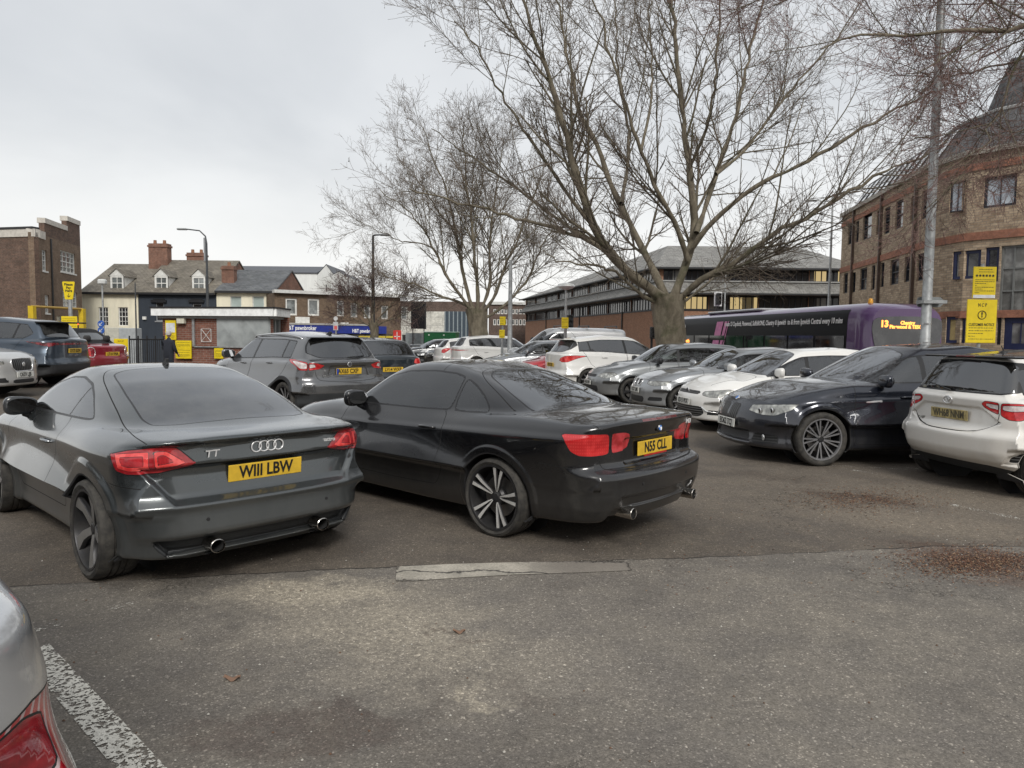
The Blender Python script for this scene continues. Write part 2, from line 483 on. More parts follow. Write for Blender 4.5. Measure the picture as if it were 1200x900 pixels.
@cached
def tyre_mat():
    t=NT('tyre rubber'); c=t.coord(); n=t.noise(c,12,5,.7)
    b=t.mix(t.ramp(n,.3,.7),(.022,.021,.02,1),(.065,.06,.052,1))
    return t.out(t.pbr(b,.8,normal=t.bump(t.noise(c,120,2),.2,.004)))
@cached
def rim_mat(name,col,rough=.32,metal=.9):
    t=NT(name); c=t.coord(); n=t.noise(c,9,5,.7)
    b=t.mix(t.ramp(n,.35,.75,0.,.35),tuple(col)+(1,),(.10,.09,.075,1))
    return t.out(t.pbr(b,rough,metal))
def wheel_meshes(rw,rim,wd,style,face,dark):
    """wheel round the y axis, outer face towards +y; returns (rim object, tyre object) unparented"""
    mb=MB(); h=wd/2; n=40
    # barrel and lip
    mb.lathe([(rim+.006,h-.012),(rim+.004,h-.004),(rim-.012,h-.006),(rim-.020,h-.03),(rim-.03,-h+.03)],n,'y',m=1,ms=[style.get('lip',1)]*3+[1])
    mb.lathe([(0,-h+.035),(rim-.03,-h+.03)],n,'y',m=1)
    mb.lathe([(0,h*.15),(.165,h*.15),(.165,h*.15-.02)],28,'y',m=2)   # brake disc
    mb.lathe([(0,h-.045),(.028,h-.045),(.034,h-.05),(.06,h-.055),(.075,h-.075),(.075,h*.2)],24,'y',m=style.get('hub',1))
    for k in range(5):
        a=2*PI*(k+.5)/5; mb.lathe([(0,h-.052),(.009,h-.052),(.009,h-.07)],6,'y',(.048*math.cos(a),0,.048*math.sin(a)),m=2)
    nsp=style['n']; 
    for k in range(nsp):
        a0=2*PI*k/nsp+style.get('ph',0)
        for path in style['sp']:
            # path: (r, angle offset deg, half width, y recess)
            rings=[]
            for (r,ao,hwid,yr) in path:
                r_=r*rim; a=a0+R(ao); er=Vector((math.cos(a),0,math.sin(a))); et=Vector((-math.sin(a),0,math.cos(a)))
                c=er*r_; yf=h-yr; b=min(.004,hwid*.4); dp=style.get('dp',.03)
                sec=[(-hwid,yf-dp),(-hwid,yf-b*1.3),(-hwid+b,yf),(hwid-b,yf),(hwid,yf-b*1.3),(hwid,yf-dp)]
                rings.append([mb.vert(c+et*u+Vector((0,v,0))) for u,v in sec])
            for A,B in zip(rings,rings[1:]):
                for q in range(5): mb.face((A[q],A[q+1],B[q+1],B[q]),0 if q==2 else style.get('edge',1))
    wo=mb.build('wheel',[face,dark,plain('brake disc metal',(.25,.24,.23),.4,.9)],None,fix=False,smooth=35)
    tb=MB(); s=rw-rim
    pr=[(rim-.002,-h+.015),(rim+.012,-h+.004),(rim+s*.45,-h-.006),(rim+s*.8,-h+.002),(rw-.008,-h+.014),(rw,-h+.035)]
    g=[]
    for q in (-.33,0.,.33): g+=[(rw,h*2*q*.5-.006+.0),(rw-.007,h*2*q*.5-.005),(rw-.007,h*2*q*.5+.005),(rw,h*2*q*.5+.006)]
    pr+=g+[(rw,h-.035),(rw-.008,h-.014),(rim+s*.8,h-.002),(rim+s*.45,h+.006),(rim+.012,h-.004),(rim-.002,h-.012)]
    tb.lathe(pr,48,'y'); to=tb.build('tyre',tyre_mat(),None,smooth=40)
    return wo,to
ST={ # wheel styles
 'twin':dict(n=5,ph=PI/2+.25,sp=[[(.17,-5,.006,.046),(.30,-9,.010,.038),(.62,-9.5,.015,.022),(.93,-11,.019,.012)],[(.17,5,.006,.046),(.30,9,.010,.038),(.62,7.5,.015,.022),(.93,8,.018,.012)]],dp=.022),
 'star':dict(n=5,ph=PI/2+.2,sp=[[(.15,0,.03,.05),(.35,4,.030,.04),(.6,4,.034,.03),(.97,-4,.05,.012)]],dp=.028),
 'multi':dict(lip=0,n=9,ph=.1,sp=[[(.16,-3,.012,.046),(.5,-6,.012,.036),(.97,-7,.014,.016)],[(.16,3,.012,.046),(.5,6,.012,.036),(.97,7,.014,.016)]],dp=.02),
 'ten':dict(n=10,ph=.1,sp=[[(.16,0,.016,.05),(.5,0,.014,.036),(.97,0,.018,.014)]],dp=.02),
 'five':dict(n=5,ph=PI/2,sp=[[(.15,0,.03,.05),(.5,0,.028,.035),(.97,0,.045,.014)]],dp=.03),
}
def ab(x,y,z): return x>-9
def build_car(P,name,label,loc,yaw,h=.04,group=None):
    L,W,H=P['L'],P['W'],P['H']; hw=W/2; f=car_f(P)
    V,F=shell(P,f,h); C=Cut(V,F,L)
    xh,xfw=P['ro'],P['ro']+P['wb']; Ra=P['ra']; rw=P['rw']
    zc=P.get('zc',rw)
    for xc in (xh,xfw):
        fn=lambda V,xc=xc: np.hypot(V[:,0]-xc,V[:,2]-zc)-Ra
        if P.get('arch'):
            lw=P['arch']; C.cut(lambda V,fn=fn: fn(V)-lw,lambda x,y,z:(y>hw-.3)&(z<1.2),['body']); C.assign(lambda V,fn=fn: fn(V)-lw,lambda x,y,z:(y>hw-.3)&(z<1.2),['body'],'cladding')
        cd=lambda x,y,z:(y>hw-.38)&(z<rw*2+.25)
        C.cut(fn,cd,None); C.assign(fn,cd,None,'hole')
    if P.get('flare',0):
        for xc in (xh,xfw):
            for e in [P.get('flw',.07)+q*P.get('flt',.035) for q in (0,.25,.5,.75,1.)]:
                C.cut(lambda V,xc=xc,e=e: np.hypot(V[:,0]-xc,V[:,2]-rw)-Ra-e,lambda x,y,z:(y>hw-.22)&(z<1.),['body'])
    if P.get('fine'):
        for proj,poly,dep,soft,cond in P.get('rel',[]):
            for e in (-soft,0,soft): C.cut(lambda V,e=e,poly=poly,proj=proj: sdf(poly,*uv_of(proj,L,V))-e,cond,['body'])
        for z_ in P.get('zrear',[]): C.cut(lambda V,z_=z_: V[:,2]-z_,lambda x,y,z:x<.75,['body'])
        cz_=prof(P.get('cz',[(0,0),(L,0)]),.1)
        for z_ in P.get('zins',[]): C.cut(lambda V,z_=z_: V[:,2]-cz_(V[:,0])-z_,lambda x,y,z:(y>hw-.25)&(x>.4)&(x<L-.4),['body'])
    for r in P['reg']:
        if 'line' in r: C.line(r,L)
        else: C.region(r,L)
    V=newton(f,C.arr(),1); N=grad(f,V,.003); N/=np.linalg.norm(N,axis=1)[:,None]+1e-9
    N[V[:,1]<1e-6,1]=0; N/=np.linalg.norm(N,axis=1)[:,None]+1e-9
    # slight sinking of gaps
    gapv=set()
    T=C.T
    root=thing(name,label,'car',loc,yaw,group)
    mats=P['mats']; alias=P.get('alias',{})
    byt={}
    for fc,tg in zip(C.F,T):
        if tg=='hole': continue
        byt.setdefault(alias.get(tg,tg),[]).append((fc,tg))
    seams=byt.pop('gap',[])+byt.pop('seal',[])
    byt['body']=byt.get('body',[])+seams
    objs={}
    def emit(tagname,fl,sides,parent,nm):
        used=sorted({i for fc,_ in fl for i in fc}); mp={}; vv=[]; nn=[]
        for sgn in sides:
            for i in used:
                if V[i,1]<1e-6 and ('m',i) in mp: mp[(sgn,i)]=mp[('m',i)]; continue
                mp[(sgn,i)]=len(vv)
                if V[i,1]<1e-6: mp[('m',i)]=len(vv)
                vv.append((V[i,0],V[i,1]*sgn,V[i,2])); nn.append((N[i,0],N[i,1]*sgn,N[i,2]))
        ff=[]; mi=[]; ml=[]
        for sgn in sides:
            for fc,tg in fl:
                q=[mp[(sgn,i)] for i in fc]
                ff.append(q if sgn>0 else q[::-1])
                m=mats[tg]; 
                if m not in ml: ml.append(m)
                mi.append(ml.index(m))
        me=bpy.data.meshes.new(nm); me.from_pydata(vv,[],ff)
        for m in ml: me.materials.append(m)
        me.polygons.foreach_set('material_index',mi); me.polygons.foreach_set('use_smooth',[True]*len(ff)); me.update()
        if len(me.vertices)==len(nn): me.normals_split_custom_set_from_vertices(nn)
        o=bpy.data.objects.new(nm,me); COL.objects.link(o); o.parent=parent; return o
    pnames=P.get('parents',{})
    order=['body']+[t for t in byt if t!='body']
    for tg in order:
        fl=byt.get(tg)
        if not fl: continue
        nm=tg.split('#')[0]; mid=any(V[i,1]<1e-6 for fc,_ in fl for i in fc)
        par=root
        if mid or tg in ('body','cladding'): objs[tg]=emit(tg,fl,(1,-1),root,nm)
        else:
            for sg in (1,-1):
                par=root
                if tg in pnames and (pnames[tg],sg) in objs: par=objs[(pnames[tg],sg)]
                objs[(tg,sg)]=emit(tg,fl,(sg,),par,nm)
    # wheel arch lips and liners
    for xc in (xh,xfw):
        for sg in (1,-1):
            mb=MB(); rows=[]
            n=36; aa=-.55+(PI+1.1)*np.arange(n+1)/n; X=xc+Ra*np.cos(aa); Z=np.maximum(zc+Ra*np.sin(aa),P.get('zsill',.17)); lo=np.full(n+1,hw-.37); hi=np.full(n+1,hw+.12)
            for _ in range(16):
                m=(lo+hi)/2; v=f(np.stack([X,m,Z],1)); lo=np.where(v<0,m,lo); hi=np.where(v<0,hi,m)
            for k in range(n+1):
                a,x,z=aa[k],X[k],Z[k]; ys=lo[k] if lo[k]>hw-.36 else hw-.05
                rows.append([(x,sg*(ys+.001),z),(x-.012*math.cos(a),sg*(ys-.004),z-.012*math.sin(a)),(x-.012*math.cos(a),sg*(ys-.03),z-.012*math.sin(a)),(x,sg*(ys-.032),z),(x,sg*(hw-.37),z)])
            b=len(mb.v)
            for r_ in rows: mb.v+=r_
            for i in range(n):
                for j in range(4): mb.face((b+i*5+j,b+(i+1)*5+j,b+(i+1)*5+j+1,b+i*5+j+1),0 if j<2 else 1)
            # inner wall
            ring=[mb.vert((xc+(Ra+.0)*math.cos(2*PI*q/24),sg*(hw-.37),zc+(Ra+.0)*math.sin(2*PI*q/24))) for q in range(24)]; mb.face(ring,1)
            mb.build('wheel_arch',[mats.get('archlip',mats['body']),BLK()],root,smooth=40)
    # wheels
    tw=P.get('tw',.235); ww=P['wheel']; wo,to=wheel_meshes(rw,P['rim'],tw,ST[ww[0]],ww[1],ww[2]); first=True
    for xc in (xh,xfw):
        for sg in (1,-1):
            w=wo if first else wo.copy(); t=to if first else to.copy()
            if not first: COL.objects.link(w); COL.objects.link(t)
            first=False
            w.parent=root; w.location=(xc,sg*(hw-P.get('win',.0)-tw/2-.012),rw-.004); w.rotation_euler=(0,random.uniform(-.6,.6) if ww[0]!='twin' else 0.,0 if sg>0 else PI)
            t.parent=w
    # dark floor pan and seats
    if P.get('interior',True):
        z0=P['zg']; sb=MB(); x0,x1=P['cab']
        sb.box((x0,-hw+.16,.2),(x1+.25,hw-.16,z0-.42))
        sb.build('floor_pan',plain('dark carpet',(.02,.02,.021),.9),root)
        db=MB(); db.box((x1-.1,-hw+.17,z0-.3),(x1+.28,hw-.17,z0+.0),.06); db.build('dashboard',plain('dash plastic',(.025,.025,.026),.7),root)
        for xs_ in P.get('seats',(x1-.95,)):
            for yy in (.36,-.36):
                s=MB(); top=min(z0+.17,H-.42)
                s.prism(rnd([(0,z0-.42),(.5,z0-.42),(.52,z0-.28),(.14,z0-.26),(-.1,top),(-.22,top)],2,.5),(xs_,yy-.23,0),(1,0,0),(0,0,1),(0,.46,0))
                st=s.build('seat',plain('seat cloth',(.035,.034,.034),.85),root,smooth=50,fix=True)
                q=MB(); q.box((xs_-.25,yy-.13,top+.03),(xs_-.15,yy+.13,top+.21),.05); q.build('headrest',plain('seat cloth',(.035,.034,.034),.85),st,smooth=50)
        wl=MB(); c=Vector((x1-.28,-.36,z0-.02)); pts=[c+Vector((.07*math.sin(a),.19*math.cos(a),.18*math.sin(a))) for a in [2*PI*k/20 for k in range(20)]]
        wl.tube(pts,.014,6,closed=True); wl.tube([c,c+Vector((.25,0,-.05))],.03,6); wl.build('steering_wheel',plain('dash plastic',(.025,.025,.026),.7),root,smooth=True)
    P['f']=f; P['objs']=objs
    return root
def surf_y(P,x,z,sg=1):
    lo,hi=.0,P['W']/2+.2
    for _ in range(22):
        m=(lo+hi)/2
        if P['f'](np.array([[x,m,z]]))[0]<0: lo=m
        else: hi=m
    return sg*lo
def surf_rear(P,y,z,front=False):
    lo,hi=(P['L']*.5,-.2) if not front else (P['L']*.5,P['L']+.2)
    for _ in range(22):
        m=(lo+hi)/2
        if P['f'](np.array([[m,abs(y),z]]))[0]<0: lo=m
        else: hi=m
    return lo
def surf_top(P,x,y):
    lo,hi=.5,2.3
    for _ in range(22):
        m=(lo+hi)/2
        if P['f'](np.array([[x,abs(y),m]]))[0]<0: lo=m
        else: hi=m
    return lo
YEL=lambda: plain('yellow plate plastic',(.62,.40,.035),.35,var=.1,scale=14.)
WPL=lambda: plain('white plate plastic',(.62,.62,.58),.35,var=.1,scale=14.)
def number_plate(P,root,txt,z,rear=True,x=None,tilt=0.,col=None,w=.52,hh=.111,eu=False,tcol=(.012,.012,.012),border=None):
    if x is None: x=surf_rear(P,0,z,not rear)
    s=-1 if rear else 1; x=x+s*.012
    mb=MB(); mb.box((-.006,-w/2,-hh/2),(.006,w/2,hh/2),.004)
    o=mb.build('number_plate',col or (YEL() if rear else WPL()),root,loc=(x,0,z),rot=(0,tilt,0))
    rot=(PI/2,0,-PI/2) if rear else (PI/2,0,PI/2)
    sz=hh*1.0
    me=text_mesh(txt,sz,bold=sz*.018,sx=1.,ext=.002); ww_=max(v.co.x for v in me.vertices)-min(v.co.x for v in me.vertices)
    k=(w*.84)/ww_
    t=text('plate_text',txt,plain('plate lettering',tuple(tcol),.4),o,(s*.0075,(-.02*s if eu else 0),-hh*.0),rot,sz,bold=sz*.024,sx=min(k,.82),ext=.002)
    if eu:
        b=MB(); b.box((-.002,w/2-.045,-hh/2+.004),(.002,w/2-.004,hh/2-.004)); b.build('plate_band',plain('blue plate band',(.02,.06,.35),.4),o,loc=(s*.0065,0,0))
    return o
def mirror(P,root,x,z,w=.24,hgt=.15,dep=.10,out=.12,mt=None,arm=True):
    for sg in (1,-1):
        y0=surf_y(P,x,z-.06); cx,cy=x,y0+out
        # rounded housing: lathe-like superellipsoid
        nu,nv=18,12; G=[]
        for i in range(nu+1):
            a=-PI+2*PI*i/nu; row=[]
            for j in range(nv+1):
                b=-PI/2+PI*j/nv
                se=lambda v,e: math.copysign(abs(v)**e,v)
                px=se(math.cos(b),.6)*se(math.cos(a),.6)*dep/2; py=se(math.cos(b),.6)*se(math.sin(a),.6)*w/2; pz=se(math.sin(b),.7)*hgt/2
                if px<0: px*=.35
                py2=py+ (px*.25); row.append((cx+px,sg*(cy+w/2-.08+py2*1.0- (.0)),z+pz*(1+.15*py/w*2)))
            G.append(row)
        mb=MB(); mb.grid(G)
        o=mb.build('wing_mirror',mt or P['mats']['body'],root,smooth=True,fix=True)
        g=MB(); g.prism(rnd([(-w/2+.015,-hgt/2+.02),(w/2-.015,-hgt/2+.02),(w/2-.015,hgt/2-.015),(-w/2+.015,hgt/2-.015)],2,.5),(cx-dep*.175-.002,sg*(cy+w/2-.08),z),(0,sg,0),(0,0,1),(-.004,0,0)); g.build('mirror_glass',glass('mirror glass',.02),o,fix=True)
        if arm:
            a=MB(); a.tube([(x+.03,sg*(y0-.03),z-.10),(x+.02,sg*(y0+.05),z-.07),(cx+.01,sg*(cy+.02),z-.02)],[.03,.024,.03],8); a.build('mirror_arm',BLK(),o,smooth=True)
def handle(P,root,x,z,mt,sg,L=.19,parent=None):
    y=surf_y(P,x,z); pts=[]; 
    for k in range(9):
        t=k/8; xx=x-L/2+L*t; yy=surf_y(P,xx,z)+.034*math.sin(PI*t)**.4-.006; pts.append((xx,sg*yy,z+.006*math.sin(PI*t)))
    mb=MB(); mb.tube(pts,[.006]+[.0135]*7+[.006],8); 
    b=MB(); 
    o=mb.build('door_handle',mt,parent or root,smooth=True)
    return o
def roof_aerial(P,root,x,kind='stub'):
    z=surf_top(P,x,0); mb=MB()
    if kind=='smallfin': mb.prism(rnd([(-.07,0),(.06,0),(.02,.015),(-.03,.055),(-.055,.055),(-.05,.02)],2,.3),(x,-.010,z-.004),(1,0,0),(0,0,1),(0,.02,0))
    elif kind=='fin': mb.prism(rnd([(-.1,0),(.09,0),(-.0,.03),(-.07,.065),(-.1,.06)],2,.4),(x,-.018,z-.006),(1,0,0),(0,0,1),(0,.036,0))
    elif kind=='stub':
        mb.lathe([(.04,-.004),(.034,.012),(.012,.022),(.0,.024)],12,'z',(x,0,z)); mb.tube([(x,0,z+.015),(x-.035,0,z+.075)],[.007,.005],6)
    else: mb.lathe([(.03,-.004),(.02,.015),(.0,.02)],10,'z',(x,0,z)); mb.tube([(x,0,z+.01),(x-.28,0,z+.30)],[.004,.0025],5)
    mb.build('aerial',BLK(),root,smooth=40,fix=('fin' in kind))
def wiper(P,root,pts,rear=True):
    mb=MB(); mb.tube(pts,[.012]+[.006]*(len(pts)-1),6); mb.build('wiper',BLK(),root,smooth=True)
GAP=lambda: plain('panel gap',(.006,.006,.006),.8)
SEAL=lambda: plain('window rubber',(.010,.010,.011),.35)
def base_mats(body,**k):
    d=dict(body=body,gap=GAP(),seal=SEAL(),bumper=body,door=body,bonnet=body,boot_lid=body,cladding=BLK(),grille=BLK(),trim=BLK(),
      rear_lamp=lens('red lamp lens'),headlight=headlamp())
    d['side_window']=d['windscreen']=d['rear_window']=glass('car glass',.32)
    d.update(k); return d
def exhaust(root,x,y,z,r=.042,L=.2,sx=1.15,tilt=0):
    mb=MB(); 
    for s in (1,):
        mb.lathe([(r*.92,L),(r,0.012),(r*1.02,0),(r*.93,-.004),(r*.84,.01),(r*.8,L*.7),(0,L*.7)],28,'x',(0,0,0),ms=[0,0,0,0,1,1])
    mb.v=[(a,b*sx,c) for a,b,c in mb.v]
    mb.build('exhaust',[plain('exhaust chrome',(.55,.52,.48),.22,1.,scale=20.),plain('soot',(.012,.012,.012),.9)],root,smooth=40,loc=(x,y,z),rot=(0,tilt,0))
def car_black():
    body=paint('black metallic paint',(.0065,.0068,.0085),.35,.24,.5,dcol=(.06,.057,.052))
    S=lambda x,y,z:(y>.5)&(z>.2)&(z<1.0)
    P=dict(L=4.612,W=1.782,H=1.384,ro=1.075,wb=2.735,rw=.318,ra=.362,rim=.262,tw=.25,zg=.93,
     fine=1,zrear=[.585,.60,.612,.625,.64,.97],zins=[.815,.827,.838,.85],
     tc=[(-.2,.82),(.03,.975),(.12,.992),(.5,1.012),(.95,1.015),(2,.95),(3.1,.985),(3.5,.965),(4.0,.885),(4.35,.79),(4.55,.67),(4.8,.45)],
     ts=[(-.2,.78),(.05,.90),(.3,.93),(.8,.95),(1.4,.945),(2,.925),(3.0,.915),(3.6,.875),(4.1,.80),(4.4,.72),(4.8,.5)],
     xr=[(0,.25),(.18,.16),(.24,.085),(.33,.04),(.42,.005),(.575,.0),(.60,.014),(.625,.09),(.65,.112),(.78,.116),(.88,.095),(.95,.066),(.985,.06),(1.2,.1)],
     xf=[(.1,4.5),(.2,4.58),(.35,4.61),(.55,4.60),(.7,4.54),(.85,4.4)],
     wp=[(-.2,.80),(.3,.865),(.8,.889),(1.2,.891),(2,.872),(3,.872),(3.6,.889),(4.0,.888),(4.4,.83),(4.8,.75)],
     zb=[(0,.235),(.55,.20),(1.4,.16),(2,.15),(3.2,.16),(4.6,.2)],
     ins=[(.0,.16),(.14,.12),(.22,.085),(.28,.066),(.33,.060),(.38,.056),(.50,.038),(.66,.014),(.78,.001),(.812,.002),(.834,.030),(.90,.060),(.98,.10),(1.1,.2)],
     cz=[(0,.06),(1.0,.035),(2.0,.0),(3.2,-.03),(4.6,-.10)],
     roof=[(.1,.70),(.74,1.01),(.82,1.045),(1.2,1.185),(1.55,1.30),(1.85,1.356),(2.15,1.372),(2.4,1.366),(2.62,1.335),(2.85,1.245),(3.36,.965),(3.8,.70)],
     wg=[(.4,.58),(.8,.65),(1.3,.75),(2.,.80),(2.8,.80),(3.2,.765),(3.6,.70)],tum=.42,tum2=.55,xm=2.1,gbr=.12,gbf=.20,rb=.13,fb=.28,kr=.20,kf=.42,kg=.085,kb=.045,rs=.045,
     ksh=[(-.1,.035),(.25,.04),(.6,.07),(3.6,.12),(4.3,.16)],flare=.012,flw=.035,haunch=[(1.04,.72,.55,.14,.012)],
     rel=[('rear',[(-.42,.65),(.42,.65),(.42,.84),(-.42,.84)],.018,.012,lambda x,y,z:x<.3),
          ('rear',[(-.5,.335),(.5,.335),(.56,.42),(-.56,.42)],.03,.012,lambda x,y,z:x<.3),
          ('rear',[(.33,.10),(.66,.10),(.60,.33),(.40,.33)],.035,.02,lambda x,y,z:x<.4)],
     cab=(1.2,3.0),seats=(2.15,),arch=0)
    P['mats']=base_mats(body,rear_lamp=lens('red led lamp',(.46,.010,.012),(.66,.035,.035),'grid',52.),inner_lamp=lens('red reflector lamp',(.33,.010,.014),(.55,.05,.06),'n'),
        side_window=glass('dark tinted glass side',.38,ior=1.5,dust=.03),rear_window=glass('dark rear glass',.05),windscreen=glass('car glass',.32),archlip=body)
    P['mats']['inner_lamp']=P['mats']['inner_lamp']
    P['mats']['lamp_gap']=GAP()
    P['reg']=[
      dict(proj='side',poly=[(1.70,.97),(1.665,.80),(1.70,.50),(1.80,.31),(2.4,.30),(3.02,.31),(3.10,.42),(3.12,.80),(3.08,.97)],cond=S,name='door',gap=.007,rk=.16),
      dict(proj='top',poly=[(.775,-.2),(.775,.50),(.76,.62),(.65,.70),(.4,.715),(.1,.70),(-.3,.68),(-.3,-.2)],cond=lambda x,y,z:(z>.905)&(x<1.1),name='boot_lid',gap=.007,rk=.2),
      dict(proj='rear',poly=[(-.2,1.3),(.72,1.3),(.71,.78),(.655,.635),(.55,.618),(-.2,.610)],cond=lambda x,y,z:(z<.935)&(x<.36),name='boot_lid',gap=.007,rk=.16,on=['body']),
      dict(proj=('r',40),poly=[(.352,.825),(.372,.765),(.42,.747),(.53,.735),(.54,.895),(.42,.895),(.37,.88)],cond=lambda x,y,z:(x<.5),name='inner_lamp',seal=.004,rk=.25,on=['body','boot_lid','gap']),
      dict(proj=('r',40),poly=[(.548,.733),(.70,.728),(.80,.733),(.86,.765),(.895,.83),(.915,.885),(.89,.897),(.70,.897),(.556,.895)],cond=lambda x,y,z:(x<.65),name='rear_lamp',seal=.004,rk=.25,on=['body','boot_lid','gap','seal']),
      dict(proj='top',poly=[(1.60,-.2),(1.60,.32),(1.50,.46),(1.20,.55),(.86,.615),(.80,.56),(.775,.3),(.77,-.2)],cond=lambda x,y,z:(z>1.005)&(x<1.8),name='rear_window',seal=.016,rk=.2,on=['body']),
      dict(proj='top',line=[(1.98,-.1),(1.98,.45),(1.96,.7)],w=.007,cond=lambda x,y,z:z>1.2),
      dict(proj='top',line=[(1.66,-.1),(1.66,.38),(1.53,.53),(1.2,.63),(.85,.70)],w=.007,cond=lambda x,y,z:z>1.0),
      dict(proj='side',poly=[(2.98,.945),(2.84,1.085),(2.62,1.225),(2.40,1.275),(2.05,1.29),(1.80,1.275),(1.66,1.245),(1.66,.955)],cond=lambda x,y,z:(y>.45)&(z>.9),name='side_window#1',seal=.014,rk=.15,on=['body','door','gap']),
      dict(proj='side',poly=[(1.645,.955),(1.645,1.24),(1.50,1.185),(1.36,1.105),(1.27,1.02),(1.25,.965)],cond=lambda x,y,z:(y>.45)&(z>.9),name='side_window#2',seal=.014,rk=.2,on=['body','door','gap']),
      dict(proj='top',poly=[(2.68,-.2),(2.69,.46),(2.75,.52),(3.05,.64),(3.22,.68),(3.32,.5),(3.38,.2),(3.40,-.2)],cond=lambda x,y,z:(z>.97)&(x>2.4),name='windscreen',seal=.012,rk=.2,on=['body']),
      dict(proj='top',line=[(3.42,-.1),(3.40,.3),(3.30,.62),(3.5,.70),(4.0,.66),(4.45,.5)],w=.006,cond=lambda x,y,z:z>.6),
      dict(proj='side',line=[(.30,.64),(.62,.655)],w=.006,cond=lambda x,y,z:(y>.5)&(x<.64)),
      dict(proj=('f',40),poly=[(.35,.62),(.75,.63),(.95,.74),(.8,.76),(.4,.72)],cond=lambda x,y,z:(x>3.9),name='headlight',seal=.006,rk=.25),
    ]
    P['mats'].update({'side_window#1':P['mats']['side_window'],'side_window#2':P['mats']['side_window']})
    P['wheel']=('twin',rim_mat('machined silver',(.66,.65,.62),.35,.35),rim_mat('dark rim',(.045,.045,.048),.45,.6))
    root=build_car(P,'convertible_car','black folding-roof coupe with silver twin-spoke wheels and wide red tail lamps',*P_BLACK,h=.026)
    number_plate(P,root,'N55 CLL',.745,border=1)
    ps=[o for o in root.children if o.name.startswith('number_plate')][0]
    b=MB(); b.box((-.002,-.17,-.066),(.004,.17,-.0545)); b.build('plate_strip',plain('red plate strip',(.4,.02,.02),.4),ps,loc=(-.006,0,0))
    for y in (.47,-.47): exhaust(root,.015,y,.295,.043,.22,1.0)
    mirror(P,root,2.86,1.0,.235,.15,.13,.05,mt=paint('gloss black paint',(.008,.008,.009),.1,.2,.15))
    for sg in (1,-1):
        d=P['objs'][('door',sg)]; handle(P,root,1.86,.815,plain('gloss black',(.012,.012,.013),.15,coat=1.),sg,.22,parent=d)
    # boot badge
    z=.895; x=surf_rear(P,0,z)-.003; mb=MB(); mb.lathe([(0,-.006),(.030,-.005),(.040,0),(.041,.006)],32,'x',(0,0,0),m=0)
    for q in range(4):
        a0=q*PI/2; mb.lathe([(.001,-.0075),(.026,-.0072)],8,'x',m=1 if q%2 else 2,a0=a0,a1=a0+PI/2)
    mb.build('boot_badge',[plain('badge rim black',(.02,.02,.022),.25),plain('badge blue',(.03,.16,.5),.3),plain('badge white',(.75,.75,.75),.3)],root,loc=(x,0,z),rot=(0,.25,0),fix=False)
    text('model_badge','M3',plain('chrome letters',(.8,.8,.8),.25,.5),root,(surf_rear(P,-.53,.90)-.014,-.53,.90),(PI/2,0,-PI/2-.22),.05,bold=.002,ext=.004,shear=.2)
    # high brake light on the boot edge
    z=.962; b=MB(); xs=[surf_rear(P,y,z) for y in (-.26,0,.26)]
    for y0,y1 in zip(np.linspace(-.26,.26,9)[:-1],np.linspace(-.26,.26,9)[1:]):
        xa,xb=surf_rear(P,y0,z)-.002,surf_rear(P,y1,z)-.002; xc,xd=surf_rear(P,y0,z+.016)-.002,surf_rear(P,y1,z+.016)-.002
        b.poly([(xa,y0,z),(xb,y1,z),(xd,y1,z+.016),(xc,y0,z+.016)])
    b.build('high_brake_lamp',lens('dull red lens',(.12,.02,.02),(.2,.04,.04),'n'),root)
    for y in (-.33,.33):
        s=MB(); s.lathe([(0,-.003),(.011,-.002),(.012,.004)],14,'x'); s.build('parking_sensor',BLK(),root,loc=(surf_rear(P,y,.50)-.001,y,.50))
    return root,P
